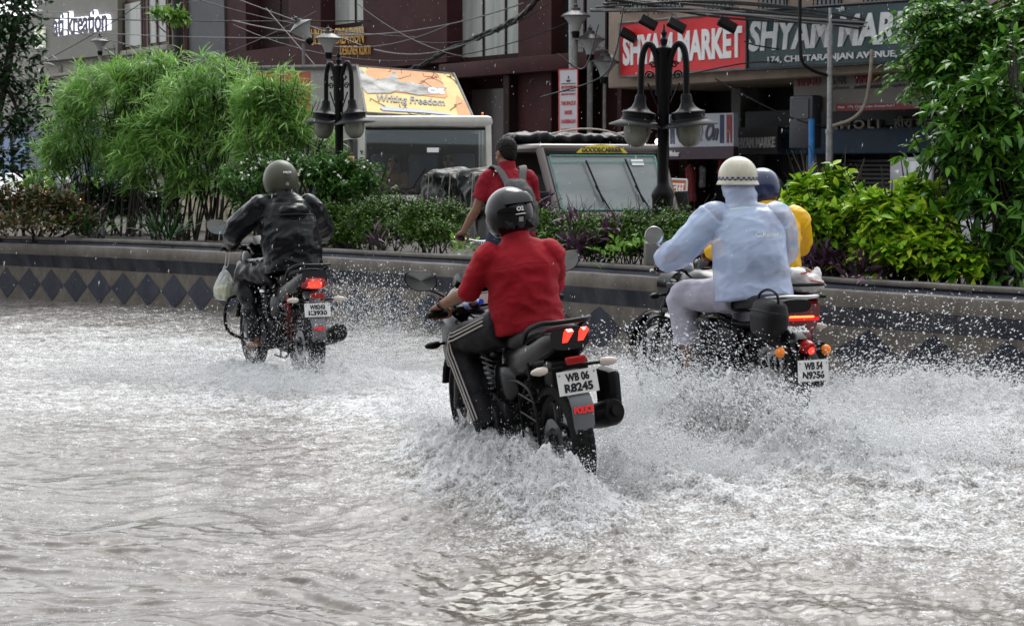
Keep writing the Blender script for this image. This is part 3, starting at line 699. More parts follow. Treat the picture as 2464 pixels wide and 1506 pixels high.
b_red = motorcycle('motorcycle', 'black motorcycle with two slanted red tail lights ridden by the person in the red shirt', FR_RED, 'sport',
    dict(wb=1.38, barx=.81, barz=.91, barw=.36, plate=(-.25, .63), indz=.70, exz=.36, num=('WB 06', 'R8245'), guard=True, mir=(-.03, .05, .19), fairz=.86, pw=.205, ph=.115, find=(.93, .30, .73)))
b_lft = motorcycle('motorcycle', 'black motorcycle with one glowing red tail light carrying the rider in the black raincoat', FR_LFT, 'commuter',
    dict(wb=1.34, barx=.93, barz=1.0, barw=.36, plate=(-.25, .59), indz=.665, num=('WB24B', 'K3930'), shock_m=m_gold, flap_m=m_grey, guard=True, mir=(.0, .06, .17), mir_r=(.085, .06)))
b_rgt = motorcycle('motorcycle', 'black classic motorcycle with round tail lamp and two amber indicators, nearest the planter bushes', FR_RGT, 'classic',
    dict(wb=1.35, barx=.76, barz=1.0, barw=.38, plate=(-.385, .455), ptilt=.05, num=('WB 54', 'N9256'), mir=(-.03, .05, .21), mir_r=(.062, .062), pw=.215, ph=.125, R=.315, find=(1.05, .20, .80)))
b_yel = motorcycle('motorcycle', 'red tailed motorcycle with a long lit brake light ridden by the person in yellow', FR_YEL, 'hidden',
    dict(wb=1.30, barx=.86, barz=1.0, barw=.25, plate=(-.23, .40), indz=.58, num=('WB 02', 'A 4172'), tank_m=mat('dark_red_paint', (.10, .006, .008), .2, coat=.4), mir=(.02, .05, .16)))
for o in list(b_yel.children):
    if o.name.startswith('number_plate'):
        for c in list(o.children): bpy.data.objects.remove(c)
        bpy.data.objects.remove(o)
# extras, red bike: POLICE on the flap, fastened pannier
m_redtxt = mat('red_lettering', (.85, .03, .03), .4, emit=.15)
q = [(-.2925, .052, .475), (-.2925, -.052, .475), (-.289, -.052, .525), (-.289, .052, .525)]
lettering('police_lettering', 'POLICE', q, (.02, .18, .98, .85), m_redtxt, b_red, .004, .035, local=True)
pn = MB(); pn.bbox((-.13, -.285, .42), (.06, -.205, .64), .04); pn.build('side_box', m_plas, b_red, local=True, smooth=True)
q = [(-.2925, .05, .435), (-.2925, -.045, .435), (-.289, -.045, .475), (-.289, .05, .475)]
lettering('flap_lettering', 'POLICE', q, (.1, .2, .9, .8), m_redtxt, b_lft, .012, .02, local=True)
# crash guard + bag hook on the left bike, crash bars on the classic one
for root, a in ((b_lft, .0), (b_rgt, .05)):
    cg = MB()
    for s in (-1, 1):
        cg.tube(smooth_path([(1.02, .05 * s, .60), (.98, .24 * s, .62 + a), (.97, .34 * s, .56 + a), (.97, .34 * s, .36), (.90, .22 * s, .28), (.80, .06 * s, .26)], 5), .013, 10)
    cg.build('crash_guard', m_plas if root is b_lft else m_iron, root, local=True, smooth=True)
# POLICE lettering on the classic's rear fender, red body panel with light bar on the further bike
q = [(-.30, .10, .665), (-.30, -.03, .665), (-.235, -.03, .70), (-.235, .10, .70)]
m_wl = mat('white_lettering', (.75, .75, .75), .4)
lettering('police_lettering', 'POLICE', q, (0.0, .1, 1, .9), m_wl, b_rgt, .01, .02, local=True)
pz = mat('dark_red_panel', (.16, .006, .010), .25, coat=.4)
rp = MB(); rp.loftx([(.10, 0, .66, .13, .10), (-.10, 0, .66, .15, .13), (-.22, 0, .65, .15, .14), (-.26, 0, .63, .13, .12)], n=18, pw=4.5); rp.loftx([(-.10, 0, .47, .10, .10), (-.235, 0, .46, .10, .10), (-.255, 0, .46, .08, .08)], n=14, pw=4)
rp.build('tail_panel', pz, b_yel, local=True, smooth=True)
lb = MB(); lb.bbox((-.275, -.095, .645), (-.255, .095, .672), .008); lb.build('brake_light_bar', mat('lit_orange_bar', (1.0, .12, .03), .2, emit=4.0), b_yel, local=True)
lb = MB(); lb.bbox((-.270, -.135, .625), (-.25, .135, .70), .008); lb.build('lamp_surround', mat('lit_red_dim', (.75, .01, .01), .2, emit=.5), b_yel, local=True)
ct = MB(); ct.bbox((-.30, -.17, .775), (.0, .17, .80), .01)
ct.tube(smooth_path([(.0, .17, .80), (-.20, .18, .86), (-.32, .12, .87), (-.34, 0, .87), (-.32, -.12, .87), (-.20, -.18, .86), (.0, -.17, .80)], 4), .012, 8); ct.build('rear_carrier', m_plas, b_yel, local=True, smooth=True)

# white sack strapped on the carrier (its own thing)
def lumpy(mb, voxel, sm, amp, sc, seed=0):
    return fuse(mb, voxel, sm, lambda V: np.array([amp * mn.noise(Vector(q) * sc + Vector((seed, 0, 0))) + amp * .5 * mn.noise(Vector(q) * sc * 2.3) for q in V]))
sk = MB(); Ml = np.array(FR_YEL)
def W4(M, l): l = np.array(l, float); A = np.array(M); return A[:3, :3] @ l + A[:3, 3]
for c, r in (((-.10, .08, .86), (.15, .16, .07)), ((-.20, -.06, .87), (.13, .12, .075)), ((-.24, .02, .93), (.07, .06, .05)), ((-.22, -.13, .92), (.05, .04, .06)), ((-.05, .17, .85), (.10, .07, .05))):
    sk.ell(W4(FR_YEL, c), r, M=np.array(FR_YEL)[:3, :3])
V, Fc = lumpy(sk, .012, 2, .018, 16)
sack = link_mesh('plastic_sack', V, Fc, mat('white_plastic_sack', (.70, .69, .67), .32, bump=.6, bscale=28, col2=(.55, .52, .5), vscale=6, sss=.0), smooth=True)
props(sack, 'crumpled white plastic sack tied on the carrier of the red tailed motorcycle', 'sack')
st_ = MB(); m_stripe = mat('sack_red_print', (.5, .03, .03), .4)
for c0, c1 in (((-.352, -.10, .885), (-.345, -.02, .90)), ((-.30, -.05, .955), (-.31, .03, .945))): st_.tube([W4(FR_YEL, c0), W4(FR_YEL, c1)], .005, 6)
st_.build('printed_stripe', m_stripe, sack)
rope = MB(); rope.tube([W4(FR_YEL, q) for q in smooth_path([(-.30, .14, .80), (-.27, .10, .93), (-.20, .0, .975), (-.20, -.10, .955), (-.32, -.15, .86)], 5)], .006, 6)
rope.build('tie_rope', mat('rope', (.42, .38, .30), .7), sack)
# black helmet-shaped side bag hanging beside the classic's seat
bg_ = MB(); bg_.loft([((-.20, .17, .66), .07, .10, 3), ((-.20, .19, .69), .085, .125, 3), ((-.20, .19, .77), .09, .13, 3), ((-.20, .185, .84), .075, .115, 3), ((-.20, .18, .87), .04, .08, 3)], n=20, side=(0, 1, 0))
V, Fc = fuse(bg_, .012, 3)
bgm = thing('saddle_bag', 'black rounded saddle bag with a carry handle hanging on the left of the classic motorcycle', 'bag', FR_RGT)
link_mesh('bag_body', V, Fc, m_seat, bgm, local=True, smooth=True)
hh_ = MB(); hh_.tube(smooth_path([(-.30, .19, .82), (-.29, .20, .90), (-.20, .20, .925), (-.11, .20, .89), (-.10, .19, .82)], 5), .008, 8); hh_.build('carry_handle', m_plas, bgm, local=True, smooth=True)
zp = MB(); zp.tube(smooth_path([(-.33, .20, .79), (-.29, .265, .80), (-.20, .284, .81), (-.08, .25, .80)], 5), .004, 6); zp.build('zip', m_iron, bgm, local=True)

# carrier bag of vegetables hung from the left bike's bar
cb = thing('carrier_bag', 'thin white plastic carrier bag full of green vegetables hanging from the left handlebar', 'bag', loc=W4(FR_LFT, (.93, .36, .60)))
bc = P(541, 690, 300); m_film = mat('thin_plastic_film', (.80, .83, .84), .22, alpha=.42, bump=.8, bscale=22, stretch=(1.6, 1.6, .35), bdist=.02)
pb = MB(); k = .0033
for z, r in ((-30, .30), (-27, .62), (-18, .85), (-4, .86), (12, .66), (30, .34), (42, .10), (48, .045), (56, .07), (62, .02)):
    pass
secs = [(bc + np.array([0, 0, z / 300.]), r * .105, r * .085) for z, r in ((-33, .25), (-30, .72), (-20, 1.0), (-2, 1.02), (14, .78), (32, .42), (44, .16), (50, .10))]
pb.loft(secs, n=28); V, Fc = fuse(pb, .008, 1, lambda V: np.array([.010 * mn.noise(Vector((q[0] * 45, q[1] * 45, q[2] * 9))) for q in V]))
link_mesh('bag_film', V, Fc, m_film, cb, smooth=True)
hl = MB(); top = W4(FR_LFT, (.93, .33, .985))
for dx in (-.012, .012): hl.tube(smooth_path([bc + np.array([dx * .4, 0, .155]), bc * .5 + top * .5 + np.array([dx, 0, .03]), top + np.array([dx, 0, 0])], 5), .004, 6)
hl.build('bag_handle', m_film, cb)
vg = [mat('cucumber_green', (.16, .24, .05), .4, var=.3, vscale=30), mat('pale_gourd', (.45, .48, .22), .4, var=.2, vscale=20), mat('lime_yellow', (.50, .48, .12), .4)]
for i in range(20):
    r_ = math.sqrt(rnd.random()) * .062; a = rnd.random() * 6.28; c = bc + np.array([r_ * math.cos(a), r_ * math.sin(a) * .8, -.075 + rnd.random() * .085]); q = MB()
    ax = Matrix.Rotation(rnd.random() * 3, 3, 'Z') @ Matrix.Rotation(rnd.random() * 1.5, 3, 'X')
    q.ell(c, (.019, .019, .040 + .012 * rnd.random()), M=ax, nu=10, nv=8)
    v_ = q.build('vegetable', vg[rnd.choice((0, 0, 1, 1, 2))], smooth=True)
    props(v_, 'green vegetable inside the hanging carrier bag', 'vegetable', 'vegetables in the carrier bag')

# ================================================================== PEOPLE
m_skin = mat('brown_skin', (.23, .115, .07), .45, var=.12, vscale=30, sss=.1, bump=.15, bscale=120)
m_hair = mat('black_hair', (.006, .005, .0045), .55, spec=.2, bump=.9, bscale=140)
V3 = lambda *a: np.array(a, float)
def lerp(a, b, t): return np.asarray(a, float) * (1 - t) + np.asarray(b, float) * t

def hand(mb, wr, grip, s, fist=True):
    """wr wrist, grip = centre of the bar under the palm, bar runs along y; s=+1 left hand"""
    wr, g = V3(*wr), V3(*grip)
    kn = g + V3(-.005, 0, .036)
    mb.loft([(wr, .024, .020), (lerp(wr, kn, .45), .036, .017), (kn + V3(-.004, 0, 0), .044, .016), (kn + V3(.012, 0, -.004), .040, .012)], n=14, side=(0, 1, 0), pw=2.5)
    for i, (dy, L) in enumerate(((.034, .92), (.012, 1.05), (-.011, 1.0), (-.032, .82))):
        y = dy * s
        k0 = kn + V3(.004, y, -.002); a = g + V3(.030 * L + .004, y * 1.05, .022); b = g + V3(.034, y * 1.05, -.008); c = g + V3(.012, y, -.027); d = g + V3(-.006, y, -.024)
        mb.tube([k0, a, b, c, d], [.0105, .010, .0092, .0085, .007], 8)
        mb.ell(k0, (.011, .011, .011), nu=8, nv=6)
    ti = -.040 * s      # thumb leaves the inner side of the palm and closes under the bar
    mb.tube([wr + V3(.02, ti * .5, -.004), g + V3(-.022, ti * 1.25, .016), g + V3(-.012, ti * 1.35, -.016), g + V3(.012, ti * 1.2, -.026)], [.014, .013, .011, .0085], 8)

def head_parts(mb, hc, fwd=(1, 0, 0), tilt=0):
    hc = V3(*hc); f = unit(fwd); s = unit(np.cross((0, 0, 1), f)); u = np.cross(f, s)
    T = np.stack([f, s, u], 1)
    def q(a, b, c): return hc + T @ V3(a, b, c)
    mb.ell(q(-.008, 0, .022), (.094, .074, .098), M=T); mb.ell(q(.028, 0, -.04), (.060, .054, .068), M=T)
    mb.ell(q(.062, 0, -.088), (.028, .026, .022), M=T)
    mb.tube([q(.086, 0, .012), q(.104, 0, -.016), q(.092, 0, -.026)], [.010, .014, .012], 8)
    for sd in (-1, 1):
        mb.ell(q(.002, .078 * sd, -.006), (.020, .010, .032), M=T, nu=10, nv=8); mb.ell(q(.072, .028 * sd, .012), (.016, .018, .010), M=T, nu=8, nv=6)
        mb.ell(q(.055, .036 * sd, -.03), (.030, .024, .024), M=T, nu=8, nv=6)
    mb.ell(q(.084, 0, -.052), (.010, .022, .006), M=T, nu=8, nv=6); mb.ell(q(.082, 0, -.062), (.010, .018, .007), M=T, nu=8, nv=6)

def limb(mb, pts, rs, n=14): mb.tube(smooth_path(pts, 4), np.interp(np.linspace(0, 1, (len(pts) - 1) * 4 + 1), np.linspace(0, 1, len(rs)), rs), n)

def person(label, M, J, cfg):
    root = thing('person', label, 'person', M)
    pel, wa, ch, nk, hd = (V3(*J[k]) for k in ('pelvis', 'waist', 'chest', 'neck', 'head'))
    b = MB(); lat = unit(V3(*J['shL']) - V3(*J['shR']))
    b.loft([(pel - (wa - pel) * .5, .12, .09), (pel, .155, .115), (wa, .135, .095), (ch, .165, .11), (lerp(ch, nk, .55), .15, .085), (lerp(ch, nk, .85), .075, .06), (nk, .056, .058), (lerp(nk, hd, .6), .053, .056)], n=20, side=lat)
    head_parts(b, hd, J.get('face', (1, 0, -.1)))
    for s, k in ((1, 'L'), (-1, 'R')):
        sh, el, wr = V3(*J['sh' + k]), V3(*J['el' + k]), V3(*J['wr' + k]); hp, kn, an = V3(*J['hip' + k]), V3(*J['kn' + k]), V3(*J['an' + k])
        b.ell(sh, (.048, .048, .048)); limb(b, [sh, lerp(sh, el, .5), el, lerp(el, wr, .35), wr], [.046, .044, .038, .040, .025])
        hand(b, wr, J['gr' + k], s)
        limb(b, [hp, lerp(hp, kn, .5), kn, lerp(kn, an, .35), an], [.085, .070, .052, .050, .033])
        to = V3(*J['to' + k]); b.loft([(an + V3(-.035, 0, -.055), .026, .028), (an + V3(.0, 0, -.045), .032, .038), (lerp(an, to, .6), .038, .025), (to, .036, .014)], n=12)
    V, Fc = fuse(b, .0065, 2)
    body = link_mesh('body', V, Fc, m_skin, root, local=True, smooth=True)
    # ---- upper garment
    g = cfg['top']; e = g['e']; t = MB()
    hem = g.get('hem', .30)
    t.loft([(pel - (wa - pel) * hem, .165 + e + g.get('flare', 0), .125 + e + g.get('flare', 0) * .8), (pel, .172 + e + g.get('flare', 0) * .6, .130 + e), (wa, .150 + e * g.get('loose', 1.2), .112 + e * g.get('loose', 1.2)), (ch, .182 + e, .120 + e), (lerp(ch, nk, .40), .188 + e * .8, .100 + e * .7), (lerp(ch, nk, .68), .150 + (.022 if g.get('hood') else 0), .080), (lerp(ch, nk, .90), .070 + e * .4, .066 + e * .3), (lerp(ch, nk, 1.08), .066 + e * .3, .066 + e * .3)], n=26, side=lat)
    for k in 'LR':
        sh, el, wr = V3(*J['sh' + k]), V3(*J['el' + k]), V3(*J['wr' + k]); cut = g.get('sleeve', 1.0)
        am = g.get('arm', 1.0); t.ell(lerp(sh, nk, .06), ((.063 + e * .8) * am, (.063 + e * .8) * am, (.060 + e * .7) * am))
        if cut <= .5: q = lerp(sh, el, cut * 2); limb(t, [sh, lerp(sh, q, .5), q], [.060 + e, .060 + e, .058 + e])
        else:
            q = lerp(el, wr, (cut - .5) * 2); limb(t, [sh, lerp(sh, el, .5), el, lerp(el, q, .5), q], [q_ * am for q_ in (.060 + e, .058 + e, .050 + e, .050 + e * g.get('cuff', 1), .038 + e * g.get('cuff', 1))])
    for c, r in g.get('extra', []): t.ell(c, r)
    if g.get('hood'): hcc = hd + V3(-.01, 0, -.05); t.loft([(nk + V3(0, 0, -.05), .10, .09), (lerp(nk, hd, .35), .094, .10), (hcc, .094, .112), (hd + V3(0, 0, .02), .090, .108)], n=20)
    W = g.get('wr', .006); fr_ = g.get('fold', ())
    A = pel; ax = unit(nk - pel)
    wf = g.get('wf', 1.0)
    def wrf(V):
        V = V * wf
        out = np.empty(len(V))
        for i, q in enumerate(V):
            h = float((q - A * wf) @ ax); a = mn.noise(Vector((q[0] * 5, q[1] * 5 + 9, h * 19))); c = mn.noise(Vector((q[0] * 14 + h * 9, q[1] * 16 - h * 8, q[2] * 16)))
            r_ = 1 - abs(mn.noise(Vector((q[0] * 7 + 3, (q[1] + h * .45) * 8, h * 11)))) * 2.2
            s2 = 1 - abs(mn.noise(Vector((q[0] * 10 - 5, (q[1] - h * .7) * 13, (h + q[1] * .3) * 15)))) * 2.6
            s3 = 1 - abs(mn.noise(Vector((q[0] * 22, (q[1] + h * .9) * 24, h * 30 + 4)))) * 2.4
            out[i] = W * (a * .7 + c * .25 + r_ * .7 + s2 * .65 + s3 * .22)
        return out
    V, Fc = fuse(t, .0075, 6, wrf)
    top = link_mesh(g['name'], V, Fc, g['m'], root, local=True, smooth=True)
    # collar / hem edges
    if g.get('collar'):
        c = MB(); c.loft([(lerp(ch, nk, .80), .078, .072), (lerp(ch, nk, 1.0), .071, .070), (lerp(ch, nk, 1.22) + V3(-.004, 0, 0), .069, .072)], n=22, side=lat); c.build('collar', g['m'], top, local=True, smooth=True)
    # ---- trousers
    p_ = cfg['legs']; e = p_['e']; t = MB()
    t.loft([(wa * .6 + pel * .4, .150, .112), (pel, .170 + e, .128 + e), (pel - (wa - pel) * .45 + V3(.02, 0, 0), .165 + e, .125 + e)], n=20, side=lat)
    for k in 'LR':
        hp, kn, an = V3(*J['hip' + k]), V3(*J['kn' + k]), V3(*J['an' + k]); q = lerp(kn, an, p_.get('cut', 1))
        limb(t, [hp, lerp(hp, kn, .5), kn, lerp(kn, q, .5), q], [.100 + e, .086 + e, .066 + e, .060 + e, .054 + e * 1.6])
    def wl(V): return np.array([p_.get('wr', .006) * (mn.noise(Vector(q) * 13) + .6 * (1 - 2 * abs(mn.noise(Vector((q[0] * 9, q[1] * 9, q[2] * 17)))))) for q in V])
    V, Fc = fuse(t, .0115, 3, wl)
    tr = link_mesh('trousers', V, Fc, p_['m'], root, local=True, smooth=True)
    if p_.get('stripes'):
        for k, s in (('L', 1), ('R', -1)):
            hp, kn = V3(*J['hip' + k]), V3(*J['kn' + k]); an = V3(*J['an' + k])
            for i in range(3):
                dz = (i - 1) * .019; sp = MB(); pts = []
                for a, q, r0, r1 in ((hp, kn, .112, .082), (kn, an, .079, .072)):
                    for u in np.linspace(.12 if a is hp else .08, .92 if a is hp else .9, 9):
                        c = lerp(a, q, u); rr = r0 + (r1 - r0) * u; d = unit(q - a); o_ = unit(np.cross(d, V3(0, s, 0))) * (-1)
                        o_ = unit(o_ + 0); ph = dz / rr + .35; side = V3(0, s, 0); side = unit(side - d * (side @ d)); up = unit(np.cross(side, d)) * (1 if np.cross(side, d)[2] > 0 or True else -1)
                        if up[2] < -.2 : up = -up
                        pts.append(c + (side * math.cos(ph) + up * math.sin(ph)) * (rr + e - .001))
                sp.tube(smooth_path(pts, 2), .0042, 6); sp.build('trouser_stripe', MATS['grey_stripe'], tr, local=True)
    # ---- feet
    if cfg.get('shoe'):
        for k in 'LR':
            an, to = V3(*J['an' + k]), V3(*J['to' + k]); t = MB()
            t.loft([(an + V3(-.055, 0, -.05), .028, .030), (an + V3(-.03, 0, -.035), .040, .05), (an + V3(.02, 0, -.04), .043, .05), (lerp(an, to, .65), .048, .036), (to + V3(.005, 0, 0), .046, .026), (to + V3(.03, 0, 0), .03, .016)], n=16, pw=2.4)
            t.build('shoe', cfg['shoe'], root, local=True, smooth=True)
    return root

def helmet(root, hc, m, r=(.155, .125, .14), open_=False, pitch=0.0, label=None):
    hc = V3(*hc); n, k = 32, 20; vs = []
    for i in range(k + 1):
        ph = math.pi * i / k
        for j in range(n):
            th = 2 * math.pi * j / n; x, y, z = math.sin(ph) * math.cos(th), math.sin(ph) * math.sin(th), math.cos(ph)
            if open_: zz = max(z, -.32)
            else: zz = max(z, -.84)
            w = 1.0
            if z < -.3 and not open_: w = 1 + .10 * min(1, (-z - .3)); 
            q = V3(x * r[0] * w, y * r[1] * w, zz * r[2]); 
            if not open_ and x > 0 and z < .1: q[0] += .02 * min(1, x * 1.3)
            cp, sp = math.cos(pitch), math.sin(pitch); vs.append(hc + V3(q[0] * cp + q[2] * sp, q[1], -q[0] * sp + q[2] * cp))
    mb = MB(); mb.add(vs, [(i * n + j, (i + 1) * n + j, (i + 1) * n + (j + 1) % n, i * n + (j + 1) % n) for i in range(k) for j in range(n)])
    o = mb.build('helmet', m, root, local=True, smooth=True, label=label)
    bm = bmesh.new(); bm.from_mesh(o.data); bmesh.ops.remove_doubles(bm, verts=bm.verts, dist=1e-5); bm.to_mesh(o.data); bm.free()
    return o
def rear_quad(hc, r, w, h, dz, push=.003, lean=0.0):
    """small quad on the back of a helmet; bl, br seen from behind"""
    hc = V3(*hc); z0, z1 = dz - h / 2, dz + h / 2
    def x_at(z): return -r[0] * math.sqrt(max(0, 1 - (z / r[2]) ** 2)) - push
    return [hc + V3(x_at(z0) + .004, w / 2, z0), hc + V3(x_at(z0) + .004, -w / 2, z0), hc + V3(x_at(z1) + .004, -w / 2, z1), hc + V3(x_at(z1) + .004, w / 2, z1)]

m_shirt = mat('red_cotton_shirt', (.33, .009, .018), .7, spec=.16, col2=(.22, .006, .012), vscale=3, bump=.3, bscale=60, bdist=.004)
m_track = mat('black_track_trousers', (.008, .008, .010), .6, spec=.2, bump=.3, bscale=60); mat('grey_stripe', (.42, .39, .36), .6)
m_shoe = mat('dark_shoe', (.05, .05, .052), .45)
m_lsole = mat('grey_shoe', (.30, .30, .31), .4)
def legs_joints(knx, kny, knz, anx=.50, anz=.33, hipx=.36, hipz=.86):
    J = {}
    for k, s in (('L', 1), ('R', -1)):
        J['hip' + k] = (hipx, .10 * s, hipz); J['kn' + k] = (knx, kny * s, knz); J['an' + k] = (anx, .20 * s, anz); J['to' + k] = (anx + .17, .235 * s, anz - .075)
    return J
# 1 red-shirted rider
J = dict(pelvis=(.37, 0, .89), waist=(.375, 0, 1.01), chest=(.375, 0, 1.14), neck=(.405, 0, 1.30), head=(.455, 0, 1.41), shL=(.395, .165, 1.225), shR=(.335, -.165, 1.205),
         elL=(.49, .245, 1.05), elR=(.46, -.205, 1.02), wrL=(.745, .325, .962), wrR=(.745, -.325, .962), grL=(.82, .315, .91), grR=(.82, -.315, .91), **legs_joints(.78, .235, .735, anx=.52, anz=.32, hipx=.38))
p_red = person('person in a wet red shirt and glossy black helmet riding the police motorcycle', FR_RED, J,
    dict(top=dict(name='shirt', m=m_shirt, e=.012, sleeve=.56, wr=.0068, wf=.85, arm=.88, hem=.62, flare=.012, collar=True, loose=2.2), legs=dict(m=m_track, e=.012, stripes=True), shoe=m_lsole))
hm = mat('glossy_black_helmet', (.005, .005, .006), .09, spec=.3)
hc = (.458, 0, 1.415); h_ = helmet(p_red, hc, hm, (.150, .128, .138), pitch=.12)
sp = MB()
sp.loft([(V3(hc[0] - .085, 0, hc[2] + .105), .075, .010), (V3(hc[0] - .118, 0, hc[2] + .078), .085, .014), (V3(hc[0] - .142, 0, hc[2] + .055), .080, .008)], n=14, side=(0, 1, 0), pw=3)
sp.build('spoiler', hm, h_, local=True, smooth=True)
for s in (-1, 1):
    vt = MB(); vt.loft([(V3(hc[0] - .125, .075 * s, hc[2] - .03), .012, .008), (V3(hc[0] - .138, .055 * s, hc[2] - .050), .028, .012), (V3(hc[0] - .128, .035 * s, hc[2] - .066), .012, .008)], n=10, side=(0, 1, 0)); vt.build('vent', m_plas, h_, local=True, smooth=True)
m_wd = mat('white_decal', (.72, .72, .72), .35)
HR = (.157, .128, .140)
lettering('helmet_lettering', 'O2', rear_quad(hc, HR, .036, .022, .030, .004), (0, 0, 1, 1), m_wd, h_, .008, .03, local=True)
lettering('helmet_lettering', '-222-', rear_quad(hc, HR, .045, .012, .002, .004), (0, 0, 1, 1), mat('grey_decal', (.4, .4, .4), .4), h_, .008, .02, local=True) if False else None
shape_on('helmet_stripe', [(0, 0), (1, 0), (.9, 1), (.05, .6)], rear_quad(hc, HR, .055, .006, .006, .004), m_wd, h_, .006, local=True)
shape_on('helmet_sticker', [(0, 0), (1, 0), (1, 1), (0, 1)], rear_quad(hc, HR, .022, .022, -.022, .004), mat('grey_decal', (.3, .3, .3), .4), h_, .006, local=True)
wt = MB(); wt.lathe([(.030, -.010), (.034, 0), (.030, .010)], n=18, M=frame_matrix(V3(.728, .322, .972), unit((.0, 1, 0)), unit(np.cross(unit((.16, -.02, -.1)), (0, 1, 0))), unit((.16, -.02, -.1)))); wt.build('watch', m_plas, p_red, local=True, smooth=True)

# 2 rider in the black raincoat (left)
m_rain = mat('black_wet_raincoat', (.005, .0055, .007), .28, spec=.17, bump=.3, bscale=22, bdist=.008)
J = dict(pelvis=(.30, 0, .92), waist=(.33, 0, 1.06), chest=(.42, 0, 1.24), neck=(.52, 0, 1.43), head=(.60, 0, 1.535), shL=(.51, .185, 1.345), shR=(.41, -.185, 1.335),
         elL=(.66, .355, 1.15), elR=(.64, -.36, 1.15), wrL=(.865, .325, 1.055), wrR=(.865, -.325, 1.055), grL=(.935, .31, 1.0), grR=(.935, -.31, 1.0), **legs_joints(.80, .235, .80, anx=.58, anz=.30))
p_blk = person('person in a black raincoat and olive grey helmet riding the leftmost motorcycle', FR_LFT, J,
    dict(top=dict(name='raincoat', m=m_rain, e=.032, wr=.012, wf=.62, hem=.55, flare=.02, cuff=.8, loose=2.2, extra=[(V3(.30, 0, 1.30), (.07, .12, .055))], collar=True), legs=dict(m=m_rain, e=.022, wr=.012, cut=.96)))
hc = (.592, 0, 1.545); m_olv = mat('olive_grey_helmet', (.066, .067, .048), .38, var=.1, vscale=20, spec=.25)
h_ = helmet(p_blk, hc, m_olv, (.160, .134, .152), pitch=.10)
rl = MB(); rl.lathe([(.132, -.012), (.137, -.006), (.137, .006), (.130, .012)], c=(hc[0] - .0, 0, hc[2] - .128), n=32); rl.build('helmet_rim', m_plas, h_, local=True, smooth=True)
HR = (.167, .134, .152)
lettering('helmet_lettering', 'vega', rear_quad(hc, HR, .062, .020, .052, .010), (0, 0, 1, 1), m_wd, h_, .012, .02, local=True, shear=.4)
shape_on('helmet_sticker', [(0, 0), (1, 0), (1, .8), (.5, 1), (0, .8)], rear_quad(hc, HR, .024, .026, -.03, .006), mat('grey_decal', (.3, .3, .3), .4), h_, .006, local=True)
sm = MB(); sm.tube([rear_quad(hc, HR, .05, .01, .012, .004)[0], rear_quad(hc, HR, .05, .01, .012, .006)[1]], .0012, 6); sm.build('helmet_seam', m_plas, h_, local=True)

# 3 rider in the pale blue raincoat (right)
m_blue = mat('pale_blue_raincoat', (.50, .60, .82), .28, bump=.25, bscale=30, bdist=.006, alpha=.62)
m_grtr = mat('pale_grey_trousers', (.36, .35, .42), .6, var=.15, vscale=6, bump=.3, bscale=30)
J = dict(pelvis=(.26, 0, .92), waist=(.28, 0, 1.07), chest=(.33, 0, 1.25), neck=(.385, 0, 1.43), head=(.435, 0, 1.545), shL=(.415, .19, 1.335), shR=(.275, -.19, 1.325),
         elL=(.52, .355, 1.125), elR=(.46, -.37, 1.12), wrL=(.705, .36, 1.06), wrR=(.705, -.36, 1.06), grL=(.765, .345, 1.0), grR=(.765, -.345, 1.0), **legs_joints(.70, .245, .825, anx=.66, anz=.33, hipx=.30))
p_blu = person('person in a translucent pale blue raincoat and cream helmet with a checked band', FR_RGT, J,
    dict(top=dict(name='raincoat', m=m_blue, e=.043, wr=.0085, wf=.62, hem=.62, flare=.035, cuff=1.0, loose=1.9, hood=True, extra=[(V3(.19, -.02, 1.06), (.09, .16, .14))]), legs=dict(m=m_grtr, e=.020, wr=.008, cut=.62), shoe=m_shoe))
m_cream = mat('cream_helmet', (.50, .48, .38), .35, var=.12, vscale=14)
hc = (.438, 0, 1.585); h_ = helmet(p_blu, hc, m_cream, (.138, .117, .126), open_=True, label='cream police helmet with checked band')
rm = MB(); rm.lathe([(.990, -.004), (1.07, -.014), (1.08, -.010), (1.0, .012)], M=Matrix.Translation(Vector((hc[0], hc[1], hc[2] - .037))) @ Matrix.Diagonal((.138, .117, 1, 1)), n=36); rm.build('helmet_brim', m_cream, h_, local=True, smooth=True)
for row in range(2):
    for k in range(44):
        if (k + row) % 2: continue
        pass
ck = MB(); ckd = mat('blue_check', (.03, .05, .16), .5)
for row in range(2):
    for k in range(22):
        a0 = 2 * math.pi * (2 * k + row) / 44; a1 = a0 + 2 * math.pi / 44; z0 = -.028 + row * .013; z1 = z0 + .013
        def sp_(a, z): w = math.sqrt(max(0, 1 - (z / .126) ** 2)) * 1.012; return (hc[0] + .138 * w * math.cos(a), .117 * w * math.sin(a), hc[2] + z)
        ck.quad(sp_(a0, z0), sp_(a1, z0), sp_(a1, z1), sp_(a0, z1))
ck.build('checked_band', ckd, h_, local=True)
